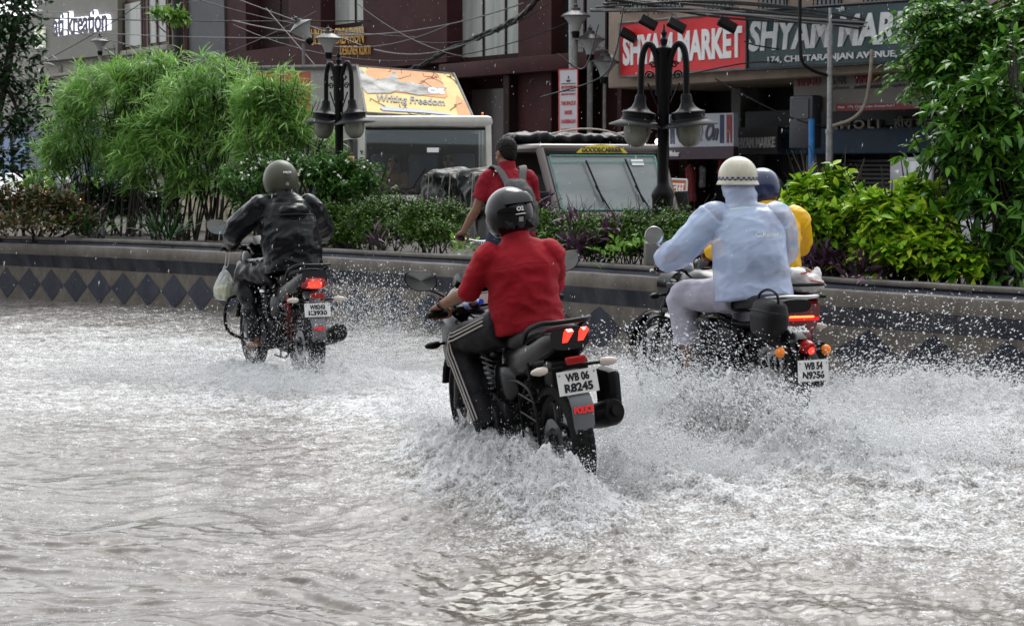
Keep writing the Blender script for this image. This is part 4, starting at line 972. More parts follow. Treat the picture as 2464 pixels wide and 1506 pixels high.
# what shows through the thin coat: an office shirt and a sling bag with its straps
ins_ = MB(); c0, c1, c2, c3 = V3(.26, 0, .90), V3(.28, 0, 1.07), V3(.33, 0, 1.25), V3(.37, 0, 1.38)
ins_.loft([(c0, .17, .12), (c1, .16, .115), (c2, .19, .125), (c3, .14, .09)], n=20)
for s_ in (1, -1): limb(ins_, [(.345 + .07 * s_, .19 * s_, 1.33), (.43 + .03 * s_, .28 * s_, 1.22), (.49 + .03 * s_, .36 * s_, 1.13)], [.066, .062, .055])
V, Fc = fuse(ins_, .014, 3); link_mesh('inner_shirt', V, Fc, mat('pale_inner_shirt', (.42, .52, .58), .8), p_blu, local=True, smooth=True)
slb = thing('sling_bag', 'dark sling bag showing through the back of the pale blue raincoat', 'bag', FR_RGT)
q_ = MB(); q_.loft([(V3(.175, -.03, .99), .12, .03, 3), (V3(.185, -.03, 1.08), .125, .035, 3), (V3(.205, -.03, 1.19), .10, .03, 3)], n=16); q_.build('bag_body', mat('slate_bag', (.08, .09, .14), .7), slb, local=True, smooth=True)
for a_, b_ in (((.20, -.10, 1.18), (.275, -.10, 1.33)), ((.20, .03, 1.18), (.30, .11, 1.33))):
    q_ = MB(); q_.loft([(lerp(a_, b_, u) + V3(-.012 * math.sin(u * 3.1), 0, 0), .014, .004) for u in np.linspace(0, 1, 7)], n=8); q_.build('shoulder_strap', mat('slate_bag', (.08, .09, .14), .7), slb, local=True)
# print on the back of the coat
def back_quad(c, w, h, fwd=.0):
    c = V3(*c); return [c + V3(fwd * -h / 2, w / 2, -h / 2), c + V3(fwd * -h / 2, -w / 2, -h / 2), c + V3(fwd * h / 2, -w / 2, h / 2), c + V3(fwd * h / 2, w / 2, h / 2)]

ct_ = [o for o in p_blu.children if o.name.startswith('raincoat')][0]
m_prt = mat('white_print', (.66, .68, .72), .5)
drape('coat_lettering', 'C.Reinier', ct_, -.03, 1.235, .17, .032, m_prt, .02, .25); drape('coat_lettering', 'HYERDAVN', ct_, -.05, 1.00, .17, .026, mat('faint_print', (.45, .50, .60), .5), .02)
sc_ = [o for o in p_red.children if o.name.startswith('shirt')][0]; m_seam = mat('dark_seam', (.12, .004, .008), .8)
seam('yoke_seam', sc_, [(y, 1.175 - abs(y) * .12) for y in np.linspace(-.17, .17, 40)], m_seam); seam('hem_seam', sc_, [(y, .835) for y in np.linspace(-.14, .15, 34)], m_seam)
rc_ = [o for o in p_blk.children if o.name.startswith('raincoat')][0]; m_bseam = mat('black_seam', (.004, .004, .005), .5)
seam('back_seam', rc_, [(0.0, z) for z in np.linspace(.93, 1.20, 24)], m_bseam, .002); seam('vent_flap_edge', rc_, [(y, 1.285 - .25 * y * y) for y in np.linspace(-.15, .15, 30)], m_bseam, .005)
# 4 person in yellow (mostly behind), navy helmet
m_yel = mat('yellow_raincoat', (.80, .44, .005), .38, bump=.5, bscale=14, bdist=.01)
J = dict(pelvis=(.20, 0, .90), waist=(.19, 0, 1.04), chest=(.22, 0, 1.21), neck=(.28, 0, 1.38), head=(.33, 0, 1.485), shL=(.29, .15, 1.295), shR=(.20, -.20, 1.285),
         elL=(.50, .13, 1.08), elR=(.42, -.34, 1.10), wrL=(.72, .195, 1.05), wrR=(.72, -.195, 1.05), grL=(.785, .19, 1.0), grR=(.785, -.19, 1.0), **legs_joints(.66, .235, .80, anx=.52, anz=.30, hipx=.22))
p_yel = person('person in a yellow raincoat and navy helmet partly hidden behind the pale blue one', FR_YEL, J,
    dict(top=dict(name='raincoat', m=m_yel, e=.030, wr=.009, wf=.7, hem=.60, flare=.02, loose=1.8, collar=True), legs=dict(m=m_track, e=.016), shoe=m_shoe))
helmet(p_yel, (.333, 0, 1.497), mat('navy_helmet', (.015, .022, .07), .25, coat=.4), (.152, .128, .142), pitch=.1)

# 5 cyclist with backpack and his bicycle
FR_CYC = heading_frame(1273, 298.5, 1161, 281, 0)
m_chrome = mat('chrome', (.6, .6, .62), .15, metal=1.0)
bic = thing('bicycle', 'old black roadster bicycle with chrome bars ridden beside the planter wall', 'bicycle', FR_CYC)
def bwheel(x):
    R = .34; t = MB(); t.lathe([(R - .028, -.012), (R - .012, -.019), (R, -.008), (R, .008), (R - .012, .019), (R - .028, .012)], c=(x, 0, R), axis='y', n=44, closed=True)
    ty = t.build('tyre', m_rub, bic, local=True, smooth=True); r = MB(); r.lathe([(R - .028, -.011), (R - .036, 0), (R - .028, .011)], c=(x, 0, R), axis='y', n=44)
    r.tube([(x, -.045, R), (x, .045, R)], .016, 10)
    for k in range(28):
        a = 2 * math.pi * k / 28; s = (-1) ** k; r.tube([(x, .03 * s, R), (x + (R - .032) * math.sin(a), 0, R + (R - .032) * math.cos(a))], .0014, 4)
    r.build('rim', m_chrome, ty, local=True)
    fd = MB(); fd.loft([((x + (R + .02) * math.sin(math.radians(a)), 0, R + (R + .02) * math.cos(math.radians(a))), .026, .004, 3) for a in range(-110, 45, 12)], n=10); fd.build('mudguard', m_blk, bic, local=True, smooth=True)
bwheel(0); bwheel(1.08)
fb = MB(); BB = V3(.45, 0, .29); ST = V3(.29, 0, .82); HD = V3(.92, 0, .84)
for a, b in ((BB, ST), (BB, (.97, 0, .68)), (ST, HD), (HD, (.97, 0, .66))): fb.tube([a, b], .015, 8)
for s in (-1, 1):
    fb.tube([BB + V3(0, .03 * s, 0), (0, .05 * s, .34)], .009, 6); fb.tube([ST + V3(0, .01 * s, -.03), (0, .05 * s, .34)], .008, 6); fb.tube([(.97, .045 * s, .66), (1.02, .05 * s, .45), (1.08, .05 * s, .34)], .010, 6)
fb.build('frame', m_blk, bic, local=True, smooth=True)
sb = MB(); sb.loft([((.12, 0, .97), .09, .02), ((.18, 0, .98), .10, .03), ((.30, 0, .97), .05, .025), ((.40, 0, .965), .02, .015)], n=14); sb.tube([ST, (.27, 0, .95)], .012, 8); sb.build('saddle', m_seat, bic, local=True, smooth=True)
hb2 = MB(); hb2.tube(smooth_path([(.70, .28, 1.05), (.84, .29, 1.055), (.92, .14, 1.03), (.93, 0, 1.01), (.92, -.14, 1.03), (.84, -.29, 1.055), (.70, -.28, 1.05)], 5), .011, 8); hb2.tube([HD, (.92, 0, 1.01)], .013, 8)
hbo = hb2.build('handlebar', m_chrome, bic, local=True, smooth=True)
for s in (-1, 1):
    gq = MB(); gq.tube([(.68, .28 * s, 1.05), (.79, .287 * s, 1.053)], .016, 10); gq.build('grip', m_rub, hbo, local=True, smooth=True)
cr_ = MB(); cr_.tube([BB + V3(0, -.07, 0), BB + V3(0, .07, 0)], .012, 8); cr_.tube([BB + V3(0, .07, 0), BB + V3(.10, .08, -.13)], .010, 6); cr_.tube([BB + V3(0, -.07, 0), BB + V3(-.10, -.08, .13)], .010, 6)
cr_.lathe([(.09, -.06), (.095, -.06), (.095, -.055), (.09, -.055)], c=tuple(BB), axis='y', n=24, closed=True); cr_.build('crank', m_chrome, bic, local=True)
for p0, s in ((BB + V3(.10, .08, -.13), 1), (BB + V3(-.10, -.08, .13), -1)):
    pd = MB(); pd.bbox(p0 + V3(-.04, .01 if s > 0 else -.09, -.01), p0 + V3(.04, .09 if s > 0 else -.01, .01), .005); pd.build('pedal', m_rub, bic, local=True)
ck_ = MB(); ck_.bbox((-.18, -.07, .70), (.20, .07, .712), .004)
for s in (-1, 1): ck_.tube([(-.12, .06 * s, .70), (0, .06 * s, .36)], .006, 6)
ck_.build('rear_rack', m_blk, bic, local=True)
J = dict(pelvis=(.32, 0, 1.13), waist=(.33, 0, 1.26), chest=(.38, 0, 1.44), neck=(.42, 0, 1.64), head=(.45, 0, 1.755), shL=(.43, .17, 1.555), shR=(.35, -.17, 1.55), face=(1, .3, -.22),
         elL=(.48, .25, 1.30), elR=(.46, -.26, 1.30), wrL=(.665, .285, 1.11), wrR=(.665, -.285, 1.11), grL=(.72, .282, 1.055), grR=(.72, -.282, 1.055),
         hipL=(.32, .10, 1.09), hipR=(.32, -.10, 1.09), knL=(.60, .13, .72), knR=(.68, -.13, .90), anL=(.50, .12, .29), anR=(.36, -.12, .52), toL=(.64, .13, .21), toR=(.50, -.13, .45))
m_tee = mat('crimson_tee_shirt', (.24, .008, .018), .75, spec=.2, var=.12, vscale=5, bump=.3, bscale=40)
p_cyc = person('bareheaded person with short black hair in a crimson T-shirt riding the bicycle', FR_CYC, J,
    dict(top=dict(name='t_shirt', m=m_tee, e=.008, sleeve=.34, wr=.005, hem=.5, flare=.01, loose=1.6, collar=True), legs=dict(m=mat('navy_trousers', (.012, .016, .04), .7, bump=.3, bscale=50), e=.012), shoe=m_shoe))
hr = MB(); hcc = V3(.45, 0, 1.755); f_ = unit((1, .3, -.22)); s_ = unit(np.cross((0, 0, 1), f_)); u_ = np.cross(f_, s_); T = np.stack([f_, s_, u_], 1)
hr.ell(hcc + T @ V3(-.018, 0, .040), (.100, .083, .094), M=T); hr.ell(hcc + T @ V3(-.045, 0, -.005), (.062, .070, .075), M=T)
V, Fc = fuse(hr, .006, 1, lambda V: np.array([.006 * mn.noise(Vector(q) * 60) + .003 * mn.noise(Vector(q) * 140) for q in V])); link_mesh('hair', V, Fc, m_hair, p_cyc, local=True, smooth=True)
# backpack: its own thing, carried
bp_ = thing('backpack', 'grey backpack with wide shoulder straps worn by the cyclist', 'backpack', FR_CYC)
m_bag = mat('grey_nylon', (.055, .055, .055), .6, var=.2, vscale=12, bump=.4, bscale=60); m_strap = mat('strap_grey', (.10, .10, .098), .65, bump=.4, bscale=90)
BPX = V3(.035, 0, .10)
bb = MB(); bb.loft([(V3(.10, 0, 1.02), .11, .05, 3), (V3(.11, 0, 1.08), .15, .075, 3), (V3(.135, 0, 1.22), .15, .085, 3), (V3(.175, 0, 1.34), .125, .07, 3), (V3(.21, 0, 1.42), .08, .045, 3)], n=22)
V, Fc = fuse(bb, .010, 3, lambda V: np.array([.006 * mn.noise(Vector(q) * 22) for q in V])); bagb = link_mesh('bag_body', V, Fc, m_bag, bp_, local=True, smooth=True)
pk = MB(); pk.loft([(V3(.045, 0, 1.09), .085, .02, 3), (V3(.042, 0, 1.16), .10, .03, 3), (V3(.065, 0, 1.23), .085, .02, 3)], n=16); pk.build('front_pocket', m_strap, bp_, local=True, smooth=True)
tp = MB(); tp.add([(.118, .05, 1.345), (.118, -.05, 1.345), (.105, -.012, 1.27), (.105, .012, 1.27), (.135, .05, 1.345), (.135, -.05, 1.345), (.12, -.012, 1.27), (.12, .012, 1.27)], [(0, 1, 2, 3), (7, 6, 5, 4), (0, 4, 5, 1), (1, 5, 6, 2), (2, 6, 7, 3), (3, 7, 4, 0)]); tp.build('top_flap', m_seat, bp_, local=True)
for s in (-1, 1):
    pts = smooth_path([(.205, .055 * s, 1.36), (.255, .075 * s, 1.44), (.30, .105 * s, 1.515), (.36, .125 * s, 1.548), (.44, .13 * s, 1.50), (.47, .13 * s, 1.40), (.44, .15 * s, 1.25), (.33, .175 * s, 1.14), (.20, .14 * s, 1.08)], 4)
    q = MB(); q.loft([(p_, .034, .008, 3) for p_ in pts], n=10, side=(0, 1, .15 * s)); q.build('shoulder_strap', m_strap, bp_, local=True, smooth=True)
yk = MB(); yk.loft([(V3(.195, 0, 1.36), .115, .02, 3), (V3(.215, 0, 1.405), .105, .02, 3), (V3(.245, 0, 1.44), .085, .014, 3)], n=14); yk.build('strap_yoke', m_strap, bp_, local=True, smooth=True)

for o_ in bp_.children: o_.data.transform(Matrix.Translation(Vector(BPX)))
# bottle wedged behind the red-shirted rider's bars
bt = thing('bottle', 'cola bottle with blue label and blue cap tucked by the dashboard of the police motorcycle', 'bottle', FR_RED)
A, B = V3(.96, .13, .925), V3(.72, .11, .955); d = unit(B - A); 
def along(t): return A + (B - A) * t
q = MB(); q.tube([along(0), along(.06), along(.35), along(.7), along(.84), along(.93)], [.024, .032, .032, .032, .016, .013], 16); q.build('bottle_body', mat('cola_pet', (.05, .012, .006), .08, coat=.6), bt, local=True, smooth=True)
q = MB(); q.tube([along(.28), along(.62)], .0335, 18, caps=False); q.build('bottle_label', mat('blue_label', (.03, .09, .55), .35, col2=(.5, .55, .75), vscale=26), bt, local=True, smooth=True)
q = MB(); q.tube([along(.92), along(1.0)], .0155, 14); q.build('bottle_cap', mat('blue_cap', (.02, .10, .7), .3), bt, local=True, smooth=True)

yc_ = [o for o in p_yel.children if o.name.startswith('raincoat')][0]
drape('coat_lettering', 'st', yc_, -.10, 1.13, .07, .05, mat('green_print', (.02, .16, .07), .5), .03)

# ================================================================== STREET BEHIND: buildings
FE = unit((2900, -4000, 0)); FN = V3(-FE[1], FE[0], 0) * -1; FN = FN if FN @ V3(-4.5, -32, 0) > 0 else -FN    # along facade, out of facade
FO = P(1800, 400, 125) * V3(1, 1, 0)
FM = frame_matrix(FO, FE, -FN, (0, 0, 1))       # local x along the street (to the right), y into the building, z up
def fac(px, py, off=0.0):
    """facade-local (x, z) of the surveyed spot on the plane standing off metres proud of the facade"""
    o = FO + FN * off; d = raydir(px, py); t = ((o - _c) @ FN) / (d @ FN); q = _c + t * d; r = q - FO
    return float(r @ FE), float(q[2])
def fq(a, b, c, d, off=0.0):     # quad corners bl, br, tr, tl as facade-local points
    return [V3(x, -off, z) for x, z in (fac(*a, off), fac(*b, off), fac(*c, off), fac(*d, off))]
def fbox(mb, x0, x1, z0, z1, out, back=.0):   # box between local coords, standing out metres proud
    mb.bbox((x0, -out, z0), (x1, back, z1), .012)
def fx(px, off=0.0): return fac(px, 400, off)[0]
m_mar = mat('maroon_cladding', (.050, .019, .020), .6, spec=.1, var=.25, vscale=1.2, bump=.1, bscale=10)
m_mard = mat('maroon_dark_frame', (.024, .011, .011), .6, spec=.1)
m_cream2 = mat('stained_cream_plaster', (.21, .20, .175), .7, col2=(.36, .34, .30), vscale=1.6, bump=.3, bscale=14, stretch=(1, 1, .35))
m_olive = mat('olive_sign_board', (.15, .145, .12), .5, var=.1, vscale=2)
m_gwall = mat('slate_grey_wall', (.075, .080, .088), .6, var=.15, vscale=1, bump=.2, bscale=9)
m_glass = mat('dark_window_glass', (.02, .024, .026), .06, spec=.8)
m_curt = mat('pale_curtain_glass', (.26, .28, .26), .15, col2=(.38, .40, .37), vscale=2.2, stretch=(3, 3, .2))
m_beige = mat('beige_wet_plaster', (.20, .155, .115), .6, col2=(.33, .26, .20), vscale=1.4, bump=.3, bscale=12, stretch=(1, 1, .4))
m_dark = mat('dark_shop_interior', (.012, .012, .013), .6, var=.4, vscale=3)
m_brown = mat('brown_timber', (.06, .022, .014), .45, var=.3, vscale=9)
m_shut = mat('grey_roller_shutter', (.075, .075, .078), .42, metal=.35, var=.2, vscale=2)
m_pave = mat('wet_pavement', (.10, .10, .098), .3, var=.3, vscale=4, bump=.3, bscale=20)
m_concr = mat('grey_concrete', (.16, .155, .15), .7, var=.25, vscale=4, bump=.4, bscale=20)

pv = MB(); x0, x1 = fx(-900), fx(3400)
pv.box((x0, -3.2, -.16), (x1, 3.0, .10)); pv.box((x0, -3.35, -.16), (x1, -3.2, .13))
pvo = pv.build('pavement', m_pave, None, local=True); pvo.matrix_world = FM; MW[pvo.name] = FM.copy(); props(pvo, kind='structure')

def building(label, name='building'): return thing(name, label, 'building', FM)
TOP = 7.4
# ---- cream building, far left
b1 = building('cream plastered building with an olive sign board and brown framed windows behind the left bushes')
w = MB(); xl, xr = fx(-700), fx(452)
w.box((xl, .0, 0), (xr, 4, TOP)); w.build('wall', m_cream2, b1, local=True)
w = MB(); zl = fac(200, 172)[1]; fbox(w, xl, xr - .4, zl - .10, zl, .22); fbox(w, xl, xr - .4, zl - .28, zl - .22, .08); w.build('ledge', m_cream2, b1, local=True, smooth=True)
for px0, px1 in ((100, 150), (158, 235), (300, 410)):
    w = MB(); a, z0 = fac(px0, 200); c, z1 = fac(px1, 178); w.bbox((a, -.05, z0), (c, 0, z0 + .55), .02); w.bbox((a + .1, -.07, z0 + .1), (c - .1, -.05, z0 + .45), .01); w.build('wall_panel', m_cream2, b1, local=True)
w = MB(); za = fac(350, 118)[1]
w.bbox((fx(279), -.10, za), (fx(419), 0, TOP - .3), .01); w.build('window_band', m_brown, b1, local=True)
for px0, px1 in ((283, 291), (298, 310), (316, 354), (362, 371), (374, 391), (396, 414)):
    if px1 - px0 < 12: continue
    w = MB(); w.bbox((fx(px0), -.13, za + .12), (fx(px1), -.10, TOP - .4), .01); w.build('window_pane', m_curt, b1, local=True)
for px in (312, 357, 372, 393):
    w = MB(); w.bbox((fx(px), -.18, za + .05), (fx(px) + .10, -.13, TOP - .3), .01); w.build('window_frame', m_brown, b1, local=True)
w = MB(); fbox(w, fx(276), fx(424), za - .16, za, .26); w.build('window_sill', m_cream2, b1, local=True, smooth=True)
# sign board
sg = thing('shop_sign', 'olive shop sign board reading sati kreation in big back-lit white letters', 'sign', FM)
Q = fq((88, 150), (283, 131), (283, -60), (88, -60), .35)
w = MB(); w.slab(Q, .3); w.build('sign_board', m_olive, sg, local=True)
m_lite = mat('lit_white_letter', (.85, .88, 1.0), .4, emit=1.1); m_ldark = mat('dark_letter_face', (.05, .05, .07), .5)
Qt = fq((138, 88), (268, 74), (268, 18), (138, 32), .36)
Qt2 = [q + V3(.03, -.10, .035) for q in Qt]
lettering('lit_lettering', 'ati kreation', Qt, (0, 0, 1, 1), m_lite, sg, .12, .035, local=True)
lettering('letter_faces', 'ati kreation', [q + V3(-.05, -.125, -.02) for q in Qt], (0, 0, 1, 1), m_ldark, sg, .02, .02, local=True)
Ql = fq((88, 118), (110, 116), (110, 66), (88, 68), .37)
shape_on('logo_panel', [(0, 0), (1, 0), (1, 1), (0, 1)], Ql, mat('lit_logo_panel', (.62, .66, .55), .4, emit=.35), sg, .08, local=True)
shape_on('logo_leaf', [(.2, .75), (.6, .7), (.85, .95), (.4, 1)], [q + V3(0, -.085, 0) for q in Ql], mat('logo_green', (.35, .45, .08), .5), sg, .01, local=True)
lettering('logo_lettering', 'sati', [q + V3(0, -.085, 0) for q in Ql], (.2, .28, .9, .62), mat('logo_green2', (.12, .2, .03), .5), sg, .01, .02, local=True)
lettering('small_lettering', 'FASHION HUB'[:0] + 'experiences', fq((250, 124), (277, 121), (277, 115), (250, 118), .36), (0, 0, 1, 1), m_ldark, sg, .01, .02, local=True)
# ---- slate grey block
b2 = building('narrow slate grey building between the cream and the maroon ones')
w = MB(); w.box((fx(452) + .01, -.15, 0), (fx(556), 4, TOP)); w.build('wall', m_gwall, b2, local=True)
w = MB(); w.bbox((fx(462), -.24, 0), (fx(470), -.15, TOP), .01); w.build('drain_pipe', m_brown, b2, local=True)
# ---- maroon building
b3 = building('maroon clad building with tall curtained windows and gold shop lettering')
xa, xb = fx(556) + .01, fx(1494)
w = MB(); w.box((xa, .6, 0), (xb, 4.6, TOP)); w.build('wall', m_mar, b3, local=True)
w = MB(); zb = fac(1000, 158)[1]; zt = fac(1000, 75)[1]
w.bbox((xa, -.10, zb), (fx(1085), .6, zt), .01); w.build('fascia_band', m_mar, b3, local=True)
for p0, p1 in ((556, 604), (706, 783), (884, 1085), (1246, 1326), (1484, 1494)):
    w = MB(); w.bbox((fx(p0) + .005, -.10 if p1 < 1100 else .0, zt - .002 if p1 < 1100 else 0), (fx(p1), .6, TOP), .01); w.build('pillar', m_mar, b3, local=True)
for p0, p1, y0, m_ in ((604, 706, 75, m_mard), (783, 884, 58, m_curt), (1085, 1246, 138, m_curt), (1326, 1484, 138, m_glass)):
    z0 = fac((p0 + p1) / 2, y0)[1]; w = MB(); w.bbox((fx(p0), .35, min(z0, zt) if p1 < 1000 else z0), (fx(p1), .42, TOP), .005); wi = w.build('window', m_, b3, local=True)
    w = MB(); xm = (fx(p0) + fx(p1)) / 2
    w.bbox((fx(p0), .31, z0 - .05), (fx(p1), .35, z0 + .06), .01); w.build('window_frame', m_mard, wi, local=True)
    for k in ([.33, .66] if p1 > 1000 else [.5, .72]):
        xm = fx(p0) * (1 - k) + fx(p1) * k; w = MB(); w.bbox((xm - .03, .32, z0), (xm + .03, .35, TOP), .005); w.build('mullion', m_mard, wi, local=True)
w = MB(); z0 = fac(1300, 160)[1]; w.bbox((fx(1085), -.35, z0 - .15), (fx(1494), .6, fac(1300, 138)[1]), .02); w.build('canopy', m_mar, b3, local=True, smooth=True)
for p0, p1 in ((1085, 1100), (1232, 1246), (1380, 1394)):
    w = MB(); w.bbox((fx(p0), -.25, 0), (fx(p1), .6, z0 - .16), .01); w.build('column', m_mard, b3, local=True)
w = MB(); w.bbox((fx(1102), .40, 0), (fx(1230), .58, fac(1160, 212)[1]), .01); w.build('shop_shutter', mat('dull_brown_shutter', (.05, .036, .036), .22), b3, local=True)
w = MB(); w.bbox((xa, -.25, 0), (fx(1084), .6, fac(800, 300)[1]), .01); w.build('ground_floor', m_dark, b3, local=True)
m_goldl = mat('gold_letter', (.50, .27, .03), .4, metal=.2)
for txt, q in (('UMANG CREATION', ((750, 110), (876, 104), (876, 66), (750, 70))), ('DESIGNER KURTI', ((820, 133), (892, 132), (892, 110), (820, 110)))):
    lettering('gold_lettering', txt, fq(*q, .12), (0, 0, 1, 1), m_goldl, b3, .02, .0, local=True)
# ---- market building, right
b4 = building('beige market building with recessed dark shops and shutters under two large sign boards', 'market_building')
xc, xd = fx(1494) + .01, fx(3300)
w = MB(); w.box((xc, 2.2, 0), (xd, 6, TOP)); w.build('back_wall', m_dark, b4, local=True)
w = MB(); zf0 = fac(1494, 216)[1]; w.bbox((fx(1462, .5), -.5, zf0), (xd, 2.2, zf0 + 2.9), .03); w.build('upper_wall', m_beige, b4, local=True)
w = MB(); w.box((xc, -.1, zf0 + 2.92), (xd, 2.2, TOP)); w.build('upper_storey', m_beige, b4, local=True)
for i, px in enumerate((1500, 1580, 1700, 1830, 1960, 2080)):
    w = MB(); z = fac(px, 30, .5)[1]
    if px < 2100: w.bbox((fx(px, .5), -.54, z), (fx(px + 60, .5), -.50, z + 1.1), .01); wi = w.build('window', m_glass, b4, local=True)
    for k in range(7):
        g_ = MB(); u = k / 6; xx = fx(px, .5) * (1 - u) + fx(px + 60, .5) * u; g_.tube([(xx, -.60, z - .05), (xx, -.60, z + 1.1)], .012, 5); g_.build('grille_bar', m_iron, wi, local=True)
zs = fac(2075, 480, -2.0)[1]
for p0, p1, y1 in ((1985, 2162, 371), (2180, 2420, 371), (1745, 1820, 400)):
    z1 = fac((p0 + p1) / 2, y1, -2.0)[1]; w = MB(); a, c = fx(p0, -2.0), fx(p1, -2.0); n_ = int((z1 - .1) / .085)
    for k in range(n_): w.bbox((a, 2.0, .10 + k * .085), (c, 2.05, .10 + k * .085 + .072), .018)
    so = w.build('roller_shutter', m_shut, b4, local=True)
for px in (1660, 1785, 1990 - 22, 2170, 2430):
    w = MB(); x_ = fx(px, -1.6); w.bbox((x_ - .14, 1.4, 0), (x_ + .14, 1.95, zf0), .02); w.build('pillar', m_concr if px in (1785, 1968) else m_mard, b4, local=True)
w = MB(); z0, z1 = fac(2000, 371, -1.3)[1], fac(2000, 308, -1.3)[1]; w.bbox((fx(1795, -1.3), 1.3, z0), (fx(2420, -1.3), 1.9, z1), .02)
w.build('blue_fascia', mat('faded_blue_paint', (.020, .045, .085), .5, var=.2, vscale=2), b4, local=True)
w = MB(); w.bbox((fx(1795, -1.3), 1.25, z1 + .01), (fx(2420, -1.3), 1.9, z1 + .38), .02); w.build('name_fascia', mat('near_black_board', (.02, .022, .025), .5), b4, local=True)
m_dull = mat('dull_metal_letter', (.16, .15, .13), .45, metal=.3); nm = b4.children[-1]
qq = fq((2005, 312), (2120, 310), (2120, 288), (2005, 290), -1.22)
lettering('dull_lettering', 'aMOLI', qq, (0, 0, 1, 1), m_dull, b4, .05, .03, local=True, space=1.3)
lettering('dull_lettering', 'हीरा मोती', fq((2155, 310), (2260, 308), (2260, 278), (2155, 280), -1.22), (0, 0, 1, 1), m_dull, b4, .05, .02, local=True)

def sign(label, Q, m, frame=None, th=.12, name='shop_sign'):
    t = thing(name, label, 'sign', FM); w = MB(); w.slab(Q, th); t2 = w.build('sign_board', m, t, local=True)
    if frame:
        w = MB(); 
        for i in range(4): w.tube([Q[i] + V3(0, -.01, 0), Q[(i + 1) % 4] + V3(0, -.01, 0)], .028, 5)
        w.build('sign_frame', frame, t, local=True)
    return t
m_redb = mat('red_flex_board', (.62, .022, .03), .38, var=.06, vscale=1.5); m_white = mat('white_letter', (.78, .78, .78), .4)
m_grn = mat('dark_green_board', (.012, .040, .045), .30, var=.3, vscale=2); m_silv = mat('silver_letter', (.52, .53, .54), .3, var=.15, vscale=6)
Q = fq((1492, 186), (1797, 166), (1797, 28), (1492, 57), .72); t = sign('long red sign board reading SHYAM MARKET in fat white letters', Q, m_redb, m_concr)
lettering('white_lettering', 'SHYAM MARKET', Q, (.03, .20, .97, .76), m_white, t, .02, .042, local=True)
Q = fq((1798, 168), (2330, 142), (2330, -8), (1798, 28), .80); t = sign('dark green sign board with silver SHYAM MARKET and the street address', Q, m_grn, m_iron)
lettering('silver_lettering', 'SHYAM MARKET', Q, (.01, .30, .93, .84), m_silv, t, .02, .038, local=True, shear=.15)
lettering('address_lettering', '174, CHITTARANJAN AVENUE, KOLKATA-7', Q, (.11, .06, .97, .20), m_silv, t, .03, .02, local=True)
lettering('invocation_lettering', 'श्री', Q, (.44, .88, .48, .97), m_silv, t, .03, .02, local=True)
Q = fq((1610, 355), (1765, 352), (1765, 272), (1610, 276), .0); t = sign('white sign board with script lettering above a plum strip reading Mohor', Q, mat('pale_sign_face', (.38, .40, .46), .4, var=.08, vscale=2), None)
lettering('script_lettering', 'On & On', Q, (.20, .18, .78, .72), m_ldark, t, .02, .03, local=True, shear=.45)
for x0_, x1_, c_ in ((.02, .09, 'navy'), (.80, .86, 'navy'), (.90, .98, 'brick')):
    shape_on('trouser_picture', [(x0_, .1), (x0_ + .03, .1), ((x0_ + x1_) / 2, .62), (x1_ - .02, .1), (x1_, .1), (x1_, .95), (x0_, .95)], Q, mat('picture_' + c_, (.02, .03, .08) if c_ == 'navy' else (.20, .03, .03), .5), t, .01, local=True)
Q2 = fq((1610, 384), (1765, 382), (1765, 353), (1610, 356), .02); w = MB(); w.slab(Q2, .12); w.build('plum_strip', mat('plum_board', (.045, .025, .04), .4), t, local=True)
lettering('white_lettering', 'Mohor', Q2, (.02, .25, .17, .75), m_white, t, .02, .02, local=True)
Q = fq((1768, 372), (1870, 370), (1870, 304), (1768, 308), -.9); t = sign('small dark shop sign reading SHYAM MARKET beneath the large boards', Q, mat('charcoal_board', (.035, .033, .035), .5), None)
lettering('white_lettering', 'SHYAM MARKE', Q, (.03, .22, .97, .62), mat('dim_white', (.45, .44, .43), .5), t, .03, .05, local=True)
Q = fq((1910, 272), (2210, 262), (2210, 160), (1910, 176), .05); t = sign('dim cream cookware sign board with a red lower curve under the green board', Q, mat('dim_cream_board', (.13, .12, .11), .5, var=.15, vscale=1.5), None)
m_dr = mat('dull_red', (.17, .018, .022), .5); m_dg = mat('dull_grey_letter', (.05, .05, .05), .5)
shape_on('red_curve', [(.36, .0), (1, 0), (1, .02), (.93, .10), (.85, .15), (.6, .17), (.36, .19)], Q, m_dr, t, .01, local=True)
for x0_, s_, c_ in ((.02, 'VINOD', m_dr), (.30, 'kraft', m_dg), (.50, 'VINOD', m_dr), (.80, 'kraft', m_dg)):
    lettering('board_lettering', s_, Q, (x0_, .66, x0_ + (.21 if s_ == 'VINOD' else .14), .90), c_, t, .02, .04, local=True)
for x0_, s_ in ((.30, 'appliances'), (.51, 'INTELLIGENT COOKWARE'), (.80, 'appliances')): lettering('board_lettering', s_, Q, (x0_, .53, x0_ + .16 + (.05 if s_[0] == 'I' else 0), .61), m_dg, t, .02, .02, local=True)
lettering('board_lettering', 'Moti   174, Chittaranjan Avenue Kol-7', [q + V3(0, -.012, 0) for q in Q], (.38, .05, .83, .13), mat('dim_white', (.45, .44, .43), .5), t, .01, .02, local=True)
